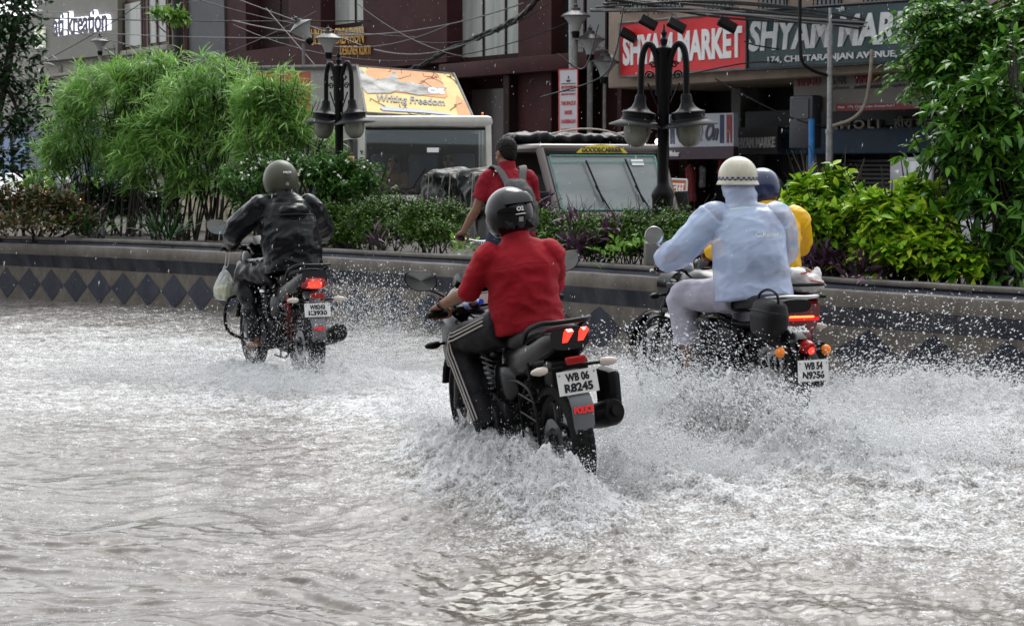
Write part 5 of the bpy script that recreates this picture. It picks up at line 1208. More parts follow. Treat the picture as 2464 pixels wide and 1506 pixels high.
# meter box, poles
t = thing('meter_box', 'grey metal meter box hung in the dark beside the grey pipe pole', 'box', FM)
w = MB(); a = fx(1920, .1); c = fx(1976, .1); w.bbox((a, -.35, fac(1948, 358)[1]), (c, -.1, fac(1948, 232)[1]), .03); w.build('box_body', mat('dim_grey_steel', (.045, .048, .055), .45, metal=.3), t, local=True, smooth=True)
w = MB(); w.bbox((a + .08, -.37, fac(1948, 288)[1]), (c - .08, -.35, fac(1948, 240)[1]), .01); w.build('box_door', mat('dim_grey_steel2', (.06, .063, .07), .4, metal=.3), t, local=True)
w = MB(); s_ = 137; base = G(1953, s_); w.tube([base + V3(0, 0, .0), P(1953, 288, s_)], [.055, .055], 14); w.tube([P(1953, 288, s_), P(1953, 287, s_)], .06, 14)
props(w.build('blue_pole', mat('bright_blue_paint', (.02, .16, .42), .4, var=.12, vscale=8), smooth=True), 'bright blue painted pole standing before the shutters', 'pole')
s_ = 141; t = thing('pipe_pole', 'tall galvanised steel pipe pole with stubs of conduit in front of the market signs', 'pole', loc=G(1997, s_))
w = MB(); w.tube([G(1995, s_), P(1996, 320, s_)], .062, 16); w.tube([P(1996, 320, s_), P(1998, 60, s_)], .048, 16); w.tube([P(1996, 322, s_), P(1996, 312, s_)], .072, 16); w.tube([P(1997, 182, s_), P(1997, 172, s_)], .062, 14); w.tube([P(1998, 60, s_), P(1998, 20, s_)], .03, 10)
w.build('pole', mat('galvanised_pipe', (.25, .25, .25), .38, metal=.5, var=.25, vscale=10), t, smooth=True)
w = MB(); w.tube(smooth_path([P(1925, -30, 142), P(1925, 100, 142), P(1932, 150, 142), P(1960, 172, 141.5), P(1992, 182, 141)], 6), .03, 10); w.build('conduit', m_plas, t, smooth=True)
w = MB(); w.tube(smooth_path([P(2098, 120, 143), P(2094, 180, 143), P(2082, 250, 142.5), P(2052, 286, 142), P(2000, 305, 141)], 6), .032, 10); w.build('bent_conduit', mat('rusty_conduit', (.20, .17, .13), .5, var=.3, vscale=9), t, smooth=True)
# standing board on the pavement
Qs = [P(1600, 545, 150), P(1648, 545, 150), P(1653, 433, 150), P(1608, 431, 150)]
t = thing('standing_board', 'orange standing board with white and yellow Hindi lettering behind the right lamp post', 'sign', loc=(Qs[0] + Qs[1]) / 2)
w = MB(); w.slab(Qs, .05); w.build('board_panel', mat('orange_board', (.62, .13, .04), .45), t)
w = MB(); 
for i in range(4): w.tube([Qs[i], Qs[(i + 1) % 4]], .02, 6)
for q in (Qs[0], Qs[1]): w.tube([q, q * V3(1, 1, 0)], .02, 6)
w.build('board_frame', mat('white_frame', (.6, .6, .6), .4), t)
lettering('board_lettering', 'तम्', Qs, (.25, .62, .95, .92), m_white, t, .006, .03); lettering('board_lettering', 'बारी', Qs, (.40, .22, .98, .45), mat('yellow_letter', (.75, .5, .03), .4), t, .006, .02)
# vertical banner
Qb = [P(1344, 326, 118), P(1391, 324, 118), P(1391, 165, 118), P(1344, 167, 118)]
t = thing('banner', 'narrow upright white banner with red edges reading THIS SPACE IS UNDER CHOREBAGAN SARBOJANIN', 'banner', loc=(Qb[0] + Qb[1]) / 2 * V3(1, 1, 0))
w = MB(); w.slab(Qb, .06); w.build('banner_panel', mat('banner_white', (.62, .62, .66), .45), t)
m_br = mat('banner_red', (.60, .02, .03), .4)
for r_ in ((0, 0, .05, 1), (.95, 0, 1, 1), (0, .985, 1, 1)): shape_on('banner_edge', [(r_[0], r_[1]), (r_[2], r_[1]), (r_[2], r_[3]), (r_[0], r_[3])], Qb, m_br, t, .01)
for s_, y, hh, c_ in (('THIS SPACE IS', .45, .06, m_br), ('UNDER', .31, .06, m_br), ('CHOREBAGAN', .175, .06, m_br), ('SARBOJANIN', .04, .06, m_br), ('চোরবাগান', .69, .065, m_br), ('DURGOTSAB SAMITY', .655, .02, m_ldark), ('SINCE 1936'[:0] + 'CHOREBAGAN SARBOJANIN', .765, .016, m_ldark), ('চেতনার আলো', .60, .03, m_br)):
    wdt = {'UNDER': .2}.get(s_, .37); lettering('banner_lettering', s_, Qb, (.5 - wdt, y, .5 + wdt, y + hh), c_, t, .01, .03 if hh > .05 else .01)
shape_on('flame_emblem', [(.38, .83), (.62, .83), (.56, .80), (.44, .80)], Qb, m_ldark, t, .012); shape_on('flame_emblem', [(.5, .845), (.55, .865), (.5, .90), (.46, .865)], Qb, m_ldark, t, .012)
w = MB()
for q in (Qb[0], Qb[1]): w.tube([q + V3(0, .05, 0), q * V3(1, 1, 0) + V3(0, .05, 0)], .03, 6)
w.build('banner_post', m_iron, t)
# flood lamps fixed over the red board
for i, (px, py, s_) in enumerate(((1628, 62, 128), (1560, 55, 124), (1750, 60, 132), (1512, 85, 120))):
    t = thing('flood_lamp', ('square black flood lamp hanging over the middle of the red sign board', 'black flood lamp on an arm at the left third of the red sign board', 'black flood lamp where the red and green boards meet', 'black flood lamp at the top left corner of the red sign board')[i], 'lamp', loc=P(px, py, s_), group='flood lamps over the sign boards')
    c = P(px, py, s_); w = MB(); Mx = np.array(Matrix.Rotation(.5, 3, 'Y') @ Matrix.Rotation(.6, 3, 'X')) 
    bxm = bmesh.new(); bmesh.ops.create_cube(bxm, size=1); 
    for v_ in bxm.verts: v_.co = Vector(c + Mx @ (V3(*v_.co) * V3(.36, .30, .08)))
    bmesh.ops.bevel(bxm, geom=list(bxm.edges), offset=.012, segments=1, affect='EDGES'); w.bm(bxm)
    w.build('lamp_body', m_plas, t); w = MB(); w.tube([c, c + V3(.02, .5, .25), c + V3(.02, 1.1, .3)], .02, 6); w.build('lamp_arm', m_iron, t)
    w = MB(); w.slab([c + Mx @ V3(a_, b_, -.05) for a_, b_ in ((-.15, .12), (.15, .12), (.15, -.12), (-.15, -.12))], .01); w.build('lamp_glass', mat('grey_lamp_glass', (.25, .27, .28), .2), t)

# ---- far-left blue stalls with yellow tubes
t = thing('shop_stall', 'low blue shop stall with upright yellow light tubes under the dark tree', 'stall', FM)
w = MB(); w.bbox((fx(-300, 1.2), -1.2, .0), (fx(215, 1.2), -.1, fac(60, 300, 1.2)[1]), .03); w.build('stall_body', mat('stall_dark_blue', (.015, .035, .09), .4, var=.3, vscale=2), t, local=True)
for px0, px1, y0, y1 in ((0, 26, 440, 335), (40, 62, 420, 320), (72, 100, 470, 400), (125, 150, 400, 320)):
    a, z0 = fac(px0, y0, 1.25); c, z1 = fac(px1, y1, 1.25); w = MB(); w.bbox((a, -1.28, z0), (c, -1.21, z1), .01); w.build('blue_panel', mat('stall_blue', (.04, .13, .34), .35), t, local=True)
for px in (4, 34, 66, 92):
    w = MB(); a = fx(px, 1.3); w.bbox((a, -1.34, .1), (a + .07, -1.29, fac(px, 405, 1.3)[1]), .01); w.build('stall_post', mat('pale_post', (.30, .36, .42), .4), t, local=True)
m_yl = mat('yellow_tube_lit', (1.0, .55, .12), .4, emit=1.6)
for px, y0, y1 in ((109, 480, 408), (196, 520, 432)):
    w = MB(); w.tube([P(px, y0, 84), P(px, y1, 84)], .035, 8); w.build('light_tube', m_yl, t)
# small lit bulbs in the market entrance
for px, py, r_ in ((1546, 338, .085), (1582, 342, .05)):
    w = MB(); c = P(px, py, 118); w.ell(c, (r_, r_, r_ * 1.3)); o = w.build('bulb', mat('lit_bulb', (1, .97, .95), .4, emit=5), smooth=True)
    cp = MB(); cp.lathe([(.03, .0), (.04, .06), (.02, .12)], c=tuple(c + V3(0, 0, r_ * 1.2)), n=12); cp.build('bulb_cap', m_plas, o, smooth=True)
    props(o, 'bright round bulb glowing above the pickup in the dark shop entrance' if r_ > .06 else 'smaller bulb glowing beside the right lamp post in the dark shop entrance', 'bulb')

# ================================================================== LAMPS
m_iron2 = mat('black_cast_iron', (.005, .005, .006), .42, spec=.14, bump=.2, bscale=60)
m_frost = mat('frosted_lamp_glass', (.20, .20, .18), .25, col2=(.34, .33, .30), vscale=7, stretch=(1, 1, .3)); m_frost2 = mat('pale_lamp_glass', (.30, .31, .31), .3)
def bell_lamp(label, px, s, hgt, sc, turn):
    b0 = G(px, s); b0[2] = .70; t = thing('street_lamp', label, 'street lamp', loc=b0, group='twin bell lamps on the planter')
    ca, sa = math.cos(turn), -math.sin(turn)
    def q(x, y, z): return b0 + V3(x * ca * sc, x * sa * sc, z * sc)
    w = MB(); H_ = hgt / sc
    w.lathe([(.13, 0), (.13, .06), (.11, .09), (.105, .62), (.115, .66), (.10, .71), (.062, .76), (.056, .80), (.055, H_ - .28), (.07, H_ - .26), (.07, H_ - .23), (.03, H_ - .20), (.04, H_ - .15), (.02, H_ - .12), (.032, H_ - .08), (.012, H_ - .05), (.006, H_)], M=Matrix.Translation(Vector(b0)) @ Matrix.Scale(sc, 4), n=20)
    w.build('post', m_iron2, t, smooth=True)
    for s_ in (-1, 1):
        z1 = H_ - .345; R_ = .13; w = MB(); pts = [q(s_ * .05, 0, z1 - .35), q(s_ * .06, 0, z1 - .05), q(s_ * .10, 0, z1 + .10), q(s_ * .15, 0, z1 + .155), q(s_ * .20, 0, z1 + .10), q(s_ * .225, 0, z1 - .05), q(s_ * .23, 0, z1 - .365)]
        w.tube(smooth_path(pts, 6), .032 * sc, 10); arm = w.build('lamp_arm', m_iron2, t, smooth=True)
        w = MB(); sp_ = [q(s_ * (.06 + .10 * u) + s_ * 0, 0, z1 - .45 + .22 * u) for u in np.linspace(0, 1, 6)]; w.tube(sp_, .010 * sc, 6)
        for cx_, cz_, rr in ((.14, -.15, .045), (.11, -.05, .035)):
            w.tube([q(s_ * (cx_ + rr * (1 - k / 26) * math.cos(k * .42)), 0, z1 + cz_ + rr * (1 - k / 26) * math.sin(k * .42)) for k in range(22)], .009 * sc, 6)
        w.build('scroll', m_iron2, arm, smooth=True)
        c = q(s_ * .23, 0, z1 - .365); M_ = Matrix.Translation(Vector(c)) @ Matrix.Rotation(-.10 * s_, 4, 'Y') @ Matrix.Scale(sc, 4)
        w = MB(); w.lathe([(.0, .03), (.045, .025), (.055, 0), (.058, -.05), (.08, -.10), (.12, -.135), (.165, -.15), (.172, -.158), (.172, -.165), (.165, -.17), (.165, -.215), (.175, -.22), (.18, -.235), (.285, -.285), (.29, -.297), (.18, -.285), (.12, -.28)], M=M_, n=32); sh_ = w.build('lamp_shade', m_iron2, t, smooth=True)
        w = MB(); w.lathe([(.135, -.282), (.135, -.36), (.115, -.43), (.07, -.485), (.0, -.50)], M=M_, n=24); w.build('lamp_glass', m_frost, sh_, smooth=True)
bell_lamp('black twin armed street lamp with bell shades between the oleanders and the bus', 820, 207, 1.65 + (400 - 123) / 207 - .70, .85, .62)
bell_lamp('nearer black twin armed street lamp with bell shades in front of the market signs', 1592, 240, 1.65 + (400 - 66) / 240 - .70, 1.0, .30)
def goblet(label, px, py, s, sc, tilt=0, pw_=.035):
    c = P(px, py, s); b0 = V3(c[0], c[1], 0); t = thing('goblet_lamp', label, 'street lamp', loc=b0, group='goblet lamps on thin poles')
    M_ = Matrix.Translation(Vector(c)) @ Matrix.Rotation(tilt, 4, 'Y') @ Matrix.Scale(sc, 4)
    w = MB(); w.tube([b0, c + V3(0, 0, -.28 * sc)], pw_, 10); w.build('pole', m_concr if pw_ > .03 else m_iron2, t, smooth=True)
    w = MB(); w.lathe([(.0, -.34), (.07, -.33), (.09, -.22), (.07, -.19)], M=M_, n=16); w.build('lamp_socket', m_iron2, t, smooth=True)
    w = MB(); w.lathe([(.08, -.20), (.11, -.10), (.17, .0), (.26, .10)], M=M_, n=24); w.build('lamp_glass', m_frost2, t, smooth=True)
    w = MB(); w.lathe([(.30, .09), (.30, .11), (.20, .17), (.10, .22), (.09, .27), (.04, .29), (.05, .33), (.015, .36), (.0, .42)], M=M_, n=24); w.build('lamp_lid', mat('dull_lamp_lid', (.035, .035, .038), .4), t, smooth=True)
goblet('pale goblet lamp drooping to the left above the gold shop lettering', 730, 75, 118, .92, -.55)
goblet('pale goblet lamp in front of the U of the gold lettering', 790, 105, 118, .92)
goblet('small pale goblet lamp below the olive sign board', 240, 108, 84, .9, 0, .05)
goblet('tallest of the goblet lamps, left above the upright banner', 1385, 52, 118, 1.0, 0, .05)
goblet('goblet lamp just right of the upright banner', 1420, 108, 118, 1.0, 0, .06)
goblet('lowest of the goblet lamps, on a bent pole beside the red sign board', 1455, 162, 118, 1.0, .05)
t = thing('utility_pole', 'thick dark pole with a sprouting green plant on top between the cream and grey buildings', 'pole', loc=G(433, 96))
w = MB(); w.tube([G(436, 96), P(434, 200, 96), P(428, -60, 96)], [.19, .17, .16], 14); w.build('pole_trunk', mat('black_wet_timber', (.018, .015, .013), .6, var=.4, vscale=6, bump=.8, bscale=20), t, smooth=True)
w = MB(); w.tube([P(448, 300, 97), P(445, -60, 97)], .05, 8); w.build('side_pipe', m_brown, t, smooth=True)
s_ = 100; w = MB(); w.tube([G(1380, 112), P(1378, -40, 112)], .09, 12); props(w.build('steel_pole', mat('galvanised_pipe', (.25, .25, .25), .38), smooth=True), 'plain pale steel pole behind the goblet lamps', 'pole')

# ================================================================== WIRES
m_wire = mat('black_cable', (.015, .015, .016), .5); m_wire2 = mat('grey_cable', (.16, .16, .16), .5)
def cable(pts, r, m=m_wire, sag=0, n=14):
    w = MB(); a = pts
    if len(a) == 2:
        A, B = a; pts = [lerp(A, B, k / n) - V3(0, 0, sag * 4 * (k / n) * (1 - k / n)) for k in range(n + 1)]
    else: pts = smooth_path(a, 6)
    w.tube(pts, r, 5); return w
w = MB()
for k in range(7):
    w.tube([q + V3(rnd.uniform(-.04, .04), rnd.uniform(-.04, .04), rnd.uniform(-.05, .05)) for q in smooth_path([P(985, 172, 108), P(1080, 122, 110), P(1180, 78, 112), P(1250, 40, 115), P(1320, -30, 118)], 6)], .028, 6)
props(w.build('cable_bundle', m_wire, smooth=True), 'thick sagging bundle of black cables slanting across the maroon building', 'cables')
lines = [((0, 40), (2464, -30), 90, 100, .4), ((0, 60), (700, 92), 86, 105, .1), ((450, -10), (1000, 90), 100, 108, .2), ((560, 50), (1260, 8), 102, 112, .5), ((560, 60), (1400, 40), 102, 112, .9),
         ((300, 200), (760, 28), 92, 104, .2), ((520, -20), (870, 110), 100, 108, .0), ((640, 20), (760, 160), 104, 108, .0), ((860, 10), (1130, 140), 108, 112, .2), ((900, 120), (1300, -5), 108, 114, .5),
         ((1000, 100), (1320, 10), 108, 116, .3), ((0, 25), (560, -12), 84, 100, .2), ((110, 60), (480, 150), 85, 98, .0), ((700, 90), (1080, 60), 106, 110, .35), ((80, 160), (380, -20), 88, 96, .1)]
for i, (a, b_, s0, s1, sg_) in enumerate(lines):
    w = cable([P(*a, s0), P(*b_, s1)], .011 if i % 3 else .015, sag=sg_)
    props(w.build('overhead_wire', m_wire2 if i % 2 else m_wire, smooth=True), 'thin overhead wire crossing in front of the left and middle buildings', 'wire', 'thin overhead wires on the left')
for i in range(12):
    y0 = rnd.uniform(-10, 30); y1 = rnd.uniform(70, 125); xm = rnd.uniform(1900, 2050); ym = rnd.uniform(15, 62)
    w = cable([P(1440 + rnd.uniform(-20, 60), y0, 128), P((1440 + xm) / 2, ym * .6 + rnd.uniform(-12, 8), 132), P(xm, ym, 138), P(2250, 78 + rnd.uniform(-20, 14), 144), P(2500, y1, 150)], rnd.uniform(.012, .026))
    props(w.build('market_wire', m_wire if i % 4 else m_wire2, smooth=True), 'black wire in the sagging tangle across the top of the market signs', 'wire', 'tangled wires over the market signs')
for i, pts in enumerate([[(1720, 190), (1850, 260), (1960, 300), (2060, 298)], [(1500, 20), (1480, 130), (1440, 190), (1300, 235)], [(1790, 100), (1830, 112), (1920, 118), (1960, 60)], [(1340, 130), (1405, 165), (1440, 60)], [(1570, 175), (1600, 190), (1820, 150), (1990, 168)]]):
    w = cable([P(x, y, 133) for x, y in pts], .014); props(w.build('loose_wire', m_wire, smooth=True), 'loose drooping wire hanging in front of the market building', 'wire', 'loose wires at the market')

# hanging clothes & dim goods under the signs
for i, (px, py, w_, h_, c_, nm, lb) in enumerate(((1738, 400, 26, 36, (.30, .02, .06), 'hanging_scarf', 'crimson scarf hanging at the shop front left of the cream helmet'), (1690, 425, 18, 52, (.18, .17, .17), 'hanging_cloth', 'grey garment hanging at the dark shop front'), (1662, 440, 30, 90, (.16, .02, .025), 'hanging_dress', 'dark red patterned dress hanging beside the orange board'),
        (1848, 292, 34, 44, (.10, .02, .015), 'hanging_bunch', 'dark reddish bunch hanging in the shadow left of the meter box'))):
    c = P(px, py, 118); mb = MB(); a, b_ = w_ / 118 / 2, h_ / 118
    mb.loft([(c + V3(0, 0, b_ / 2), a * .25, .03), (c + V3(0, 0, b_ * .38), a * .9, .06), (c, a * .75, .08), (c - V3(0, 0, b_ * .4), a, .10), (c - V3(0, 0, b_ / 2), a * .9, .08)], n=18, side=(1, 0, 0))
    V, Fc = fuse(mb, .02, 1, lambda V: np.array([.03 * mn.noise(Vector((q[0] * 14, q[1] * 14, q[2] * 3))) for q in V]))
    props(link_mesh(nm, V, Fc, mat(nm, c_, .8, var=.4, vscale=14), smooth=True), lb, 'clothing' if i < 3 else 'goods')

# ================================================================== VEHICLES
m_vw = mat('cream_white_paint', (.55, .54, .50), .3, coat=.3, var=.1, vscale=4); m_vb = mat('grey_brown_metallic', (.125, .108, .10), .3, metal=.3, coat=.15)
m_wind = bpy.data.materials.new('windscreen_glass'); m_wind.use_nodes = True
_n = m_wind.node_tree.nodes; _l = m_wind.node_tree.links; _n.remove(_n['Principled BSDF'])
_g = _n.new('ShaderNodeBsdfGlossy'); _g.inputs['Roughness'].default_value = .02; _g.inputs['Color'].default_value = (.9, .95, 1, 1); _t = _n.new('ShaderNodeBsdfTransparent'); _t.inputs['Color'].default_value = (.78, .84, .84, 1)
_fr = _n.new('ShaderNodeFresnel'); _fr.inputs['IOR'].default_value = 1.7; _mx = _n.new('ShaderNodeMixShader'); _l.new(_fr.outputs[0], _mx.inputs[0]); _l.new(_t.outputs[0], _mx.inputs[1]); _l.new(_g.outputs[0], _mx.inputs[2])
_d = _n.new('ShaderNodeBsdfDiffuse'); _d.inputs['Color'].default_value = (.46, .49, .48, 1); _m2 = _n.new('ShaderNodeMixShader'); _nz = _n.new('ShaderNodeTexNoise'); _nz.inputs['Scale'].default_value = 2.2
_mr = _n.new('ShaderNodeMapRange'); _mr.inputs['To Min'].default_value = .15; _mr.inputs['To Max'].default_value = .75; _l.new(_nz.outputs['Fac'], _mr.inputs['Value'])
_l.new(_mr.outputs[0], _m2.inputs[0]); _l.new(_mx.outputs[0], _m2.inputs[1]); _l.new(_d.outputs[0], _m2.inputs[2]); _l.new(_m2.outputs[0], _n['Material Output'].inputs[0])
m_wind0 = m_wind.copy(); m_wind0.name = 'clear_windscreen'; [q for q in m_wind0.node_tree.nodes if q.type == 'MAP_RANGE'][0].inputs['To Max'].default_value = .03; [q for q in m_wind0.node_tree.nodes if q.type == 'MAP_RANGE'][0].inputs['To Min'].default_value = .0
m_tarp = mat('black_wet_tarpaulin', (.007, .0075, .008), .38, bump=.5, bscale=7, spec=.16, bdist=.03); m_dash = mat('dashboard_black', (.02, .02, .022), .5)
def vframe(px, s, ang):   # ang: heading in world degrees; origin on ground at front centre
    a = math.radians(ang); x = V3(math.cos(a), math.sin(a), 0); y = V3(-math.sin(a), math.cos(a), 0); return frame_matrix(G(px, s), x, y, (0, 0, 1))
# --- cab of the white bus/lorry with the hoarding on its roof
VB = vframe(1026, 157, -86)
bus = thing('mini_bus', 'cream white mini bus facing the camera behind the hedge with people behind its windscreen', 'bus', VB)
w = MB(); HW = 1.03
# body shell as ring lofts leaving the windscreen open
w.bbox((-5.2, -HW, .45), (.0, HW, 1.22), .06); w.bbox((-5.2, -HW, 2.24), (-.12, HW, 2.42), .07)
for s in (-1, 1): w.loft([((-.06, s * (HW - .06), 1.15), .05, .06), ((-.20, s * (HW - .07), 2.30), .05, .06)], n=10, pw=4)
for s in (-1, 1):
    for x_ in (-1.25, -2.2, -3.2, -4.2): w.bbox((x_ - .12, s * HW - .03, 1.2), (x_, s * HW + .03, 2.3), .02)
w.bbox((-5.2, -HW, 1.2), (-5.1, HW, 2.3), .03); w.build('body', m_vw, bus, local=True, smooth=True)
w = MB(); w.slab([V3(-.035, -HW + .08, 1.24), V3(-.035, HW - .08, 1.24), V3(-.165, HW - .10, 2.22), V3(-.165, -HW + .10, 2.22)], .012); w.build('windscreen', m_wind0, bus, local=True)
w = MB()
loopp = [V3(-.03, -HW + .08, 1.24), V3(-.03, HW - .08, 1.24), V3(-.16, HW - .10, 2.22), V3(-.16, -HW + .10, 2.22)]
for i in range(4): w.tube([loopp[i], loopp[(i + 1) % 4]], .022, 6)
w.build('window_rubber', m_rub, bus, local=True)
w = MB(); w.bbox((-.75, -HW + .08, 1.10), (-.10, HW - .08, 1.27), .05); w.bbox((-.5, -.2, 1.27), (-.2, .5, 1.38), .04); w.build('dashboard', m_dash, bus, local=True, smooth=True)
for y_ in (-.62, .0, .62):
    w = MB(); w.bbox((-2.5, y_ - .24, .9), (-2.35, y_ + .24, 1.85), .05); w.build('bus_seat', mat('blue_grey_seat', (.05, .06, .09), .7), bus, local=True, smooth=True)
w = MB(); w.bbox((-5.05, -HW + .08, 1.0), (-2.9, HW - .08, 2.2), .02); w.build('saloon_dark_fill', m_dark, bus, local=True)  # black box added so the saloon reads dark behind the windscreen
w = MB(); w.tube([V3(-.55 + .05 * math.cos(a), .45 + .2 * math.cos(a), 1.42 + .17 * math.sin(a)) for a in np.linspace(0, 2 * math.pi, 20)], .014, 6); w.build('steering_wheel', m_plas, bus, local=True, smooth=True)
w = MB(); w.bbox((.0, -HW + .1, .95), (.035, HW - .1, 1.12), .01); w.build('black_grille', m_plas, bus, local=True)
for s in (-1, 1):
    w = MB(); w.tube([(-.02, s * .25 - .3, 1.24), (-.045, s * .25 + .05, 1.32), (-.07, s * .25 + .25, 1.62)], .009, 5); w.build('wiper', m_plas, bus, local=True)
w = MB(); w.lathe([(0, .02), (.02, .01), (.02, -.03)], c=(-.10, HW - .16, 2.45), axis='z', n=14); w.build('roof_marker_lamp', m_amber, bus, local=True, smooth=True)
w = MB(); w.bbox((-.10, .18, 2.20), (-.09, .32, 2.26), .003)
w = MB(); w.slab([V3(-.10, .02, 1.86), V3(-.10, .20, 1.86), V3(-.115, .20, 1.93), V3(-.115, .02, 1.93)], .004); w.build('permit_sticker', m_white, bus, local=True)
w = MB(); w.lathe([(.22, -.10), (.33, -.10), (.33, .10), (.22, .10)], c=(-.9, -HW + .1, .33), axis='y', n=24, closed=True); w.build('front_tyre', m_rub, bus, local=True, smooth=True)
w = MB(); w.bbox((-.12, -HW - .16, 1.55), (-.08, -HW - .05, 1.80), .02); w.build('wing_mirror', mat('orange_cover', (.70, .17, .03), .5), bus, local=True, smooth=True)
# hoarding leaning on the roof
hb_ = thing('hoarding', 'cracked yellow and orange hoarding reading Writing Freedom, leaning back on the mini bus roof', 'hoarding', loc=P(1010, 285, 156))
Qh = [P(880, 272, 157), P(1142, 290, 157), P(1092, 178, 146), P(860, 160, 146)]
w = MB(); w.slab(Qh, .10); w.build('board_panel', mat('faded_yellow', (.66, .50, .20), .6, spec=.1, var=.12, vscale=3), hb_)
m_or = mat('faded_orange', (.68, .30, .13), .6, spec=.1, var=.12, vscale=4)
shape_on('orange_panel', [(.12, .60), (.16, .50), (.80, .42), (.84, .48), (.84, .92), (.80, .98), (.12, .98), (.08, .9)], Qh, m_or, hb_, .006)
shape_on('orange_edge', [(.86, 0), (1, 0), (1, .35), (.93, .5), (.88, .3)], Qh, m_or, hb_, .006)
shape_on('torn_patch', [(.0, .55), (.05, .40), (.28, .44), (.34, .50), (.55, .44), (.78, .50), (.86, .66), (.70, .64), (.50, .72), (.40, .70), (.38, .95), (.30, .80), (.20, .72), (.08, .78), (.03, .95), (.0, .95)], Qh, mat('torn_white', (.55, .54, .51), .7, spec=.1, col2=(.16, .15, .14), vscale=3.2), hb_, .012)
lettering('script_lettering', 'Writing Freedom', Qh, (.14, .20, .78, .40), m_ldark, hb_, .012, .015, shear=.35)
lettering('logo_remnant', 'OS', Qh, (.66, .50, .82, .62), m_white, hb_, .014, .03); 
shape_on('pen_picture', [(.14, .10), (.17, .14), (.55, .13), (.88, .06), (.88, .05), (.55, .07), (.17, .06)], Qh, mat('pen_blue', (.02, .07, .20), .4), hb_, .012)
crk = random.Random(5)
for i in range(16):
    a = V3(crk.uniform(.05, .95), crk.uniform(.05, .95), 0); pts = []
    for k in range(7):
        u, v = np.clip(a[0], .02, .98), np.clip(a[1], .02, .98); nq = unit(np.cross(Qh[1] - Qh[0], Qh[3] - Qh[0])); pts.append((1 - u) * (1 - v) * Qh[0] + u * (1 - v) * Qh[1] + u * v * Qh[2] + (1 - u) * v * Qh[3] + nq * .008); a = a + V3(crk.uniform(-.02, .07), crk.uniform(-.08, .07), 0)
    w = MB(); w.tube(pts, .006, 4); w.build('crack', m_dash, hb_)
w = MB()
for i in range(4): w.tube([Qh[i], Qh[(i + 1) % 4]], .022, 6)
for k in (.1, .5, .9): w.tube([lerp(Qh[3], Qh[2], k), lerp(Qh[0], Qh[1], k) + V3(0, .8, 0)], .02, 6)
w.build('board_frame', m_concr, hb_)
# long white advertising side panel behind the oleanders
Qw = [P(452, 345, 132), P(862, 335, 140), P(862, 160, 140), P(452, 166, 132)]
ad = thing('advert_panel', 'long white roadside panel with blue and orange pictures behind the oleanders', 'hoarding', loc=(Qw[0] + Qw[1]) / 2 * V3(1, 1, 0))
w = MB(); w.slab(Qw, .15); w.build('panel_face', mat('dirty_white_panel', (.33, .33, .31), .5, var=.15, vscale=1.5), ad)
w = MB(); w.tube([Qw[3] + V3(0, -.05, 0), Qw[2] + V3(0, -.05, 0)], .04, 6)
for k in (.05, .5, .95): w.tube([lerp(Qw[0], Qw[1], k) + V3(0, .08, 0), lerp(Qw[0], Qw[1], k) * V3(1, 1, 0) + V3(0, .08, 0)], .05, 8)
w.build('panel_frame', m_concr, ad)
shape_on('blue_picture', [(.05, .1), (.28, .1), (.30, .95), (.05, .9)], Qw, mat('advert_blue', (.015, .035, .085), .4), ad, .01)
shape_on('green_picture', [(.30, .3), (.38, .3), (.38, .95), (.30, .95)], Qw, mat('advert_green', (.22, .26, .12), .4), ad, .01)
shape_on('orange_picture', [(.40, .1), (.73, .1), (.73, .93), (.40, .93)], Qw, mat('advert_orange', (.50, .08, .03), .4, col2=(.42, .14, .05), vscale=2), ad, .01)
# --- pickup goods carrier
VP = vframe(1464, 204, -67)
pk_ = thing('pickup_truck', 'grey brown pickup goods carrier with tarpaulin bundles seen over the low hedge', 'pickup', VP)
w = MB(); W2 = .80
w.loft([(V3(.10, 0, .55), W2 - .05, .25, 5), (V3(.05, 0, .80), W2, .35, 5)], n=20) if False else None
w.bbox((-1.5, -W2, .40), (.62, W2, .98), .08); w.bbox((-1.42, -W2 - .01, 1.80), (-.20, W2 + .01, 1.91), .05)
w.add([(.62, -W2 + .04, .96), (.62, W2 - .04, .96), (.18, W2 - .03, 1.13), (.18, -W2 + .03, 1.13), (.62, -W2 + .04, .90), (.62, W2 - .04, .90), (.18, W2 - .03, .9), (.18, -W2 + .03, .9)], [(0, 1, 2, 3), (4, 5, 1, 0), (7, 4, 0, 3), (5, 6, 2, 1), (6, 7, 3, 2)])
for s in (-1, 1):
    w.tube([(.20, s * (W2 - .03), 1.12), (-.22, s * (W2 - .01), 1.84)], .05, 10); w.tube([(-1.40, s * (W2 - .06), .95), (-1.42, s * (W2 - .04), 1.84)], .07, 8); w.bbox((-1.42, s * W2 - .03, .9), (.1, s * W2 + .0 if s > 0 else s * W2 + .03, 1.08), .01)
w.bbox((-1.46, -W2 + .05, .95), (-1.40, W2 - .05, 1.84), .02); w.build('cab_body', m_vb, pk_, local=True, smooth=True)
w = MB(); w.slab([V3(.17, -W2 + .09, 1.12), V3(.17, W2 - .09, 1.12), V3(-.20, W2 - .06, 1.79), V3(-.20, -W2 + .06, 1.79)], .01); w.build('windscreen', m_wind, pk_, local=True)
w = MB(); wsq = [V3(.175, -W2 + .09, 1.12), V3(.175, W2 - .09, 1.12), V3(-.195, W2 - .06, 1.79), V3(-.195, -W2 + .06, 1.79)]
for i in range(4): w.tube([wsq[i], wsq[(i + 1) % 4]], .022, 6)
w.build('window_rubber', m_rub, pk_, local=True)
m_teal = mat('mint_beading', (.14, .42, .36), .5)
ins = [lerp(lerp(wsq[0], wsq[2], .5), q, .93) + V3(.012, 0, .008) for q in wsq]; w = MB()
for i in range(4): w.tube([ins[i], ins[(i + 1) % 4]], .006, 5)
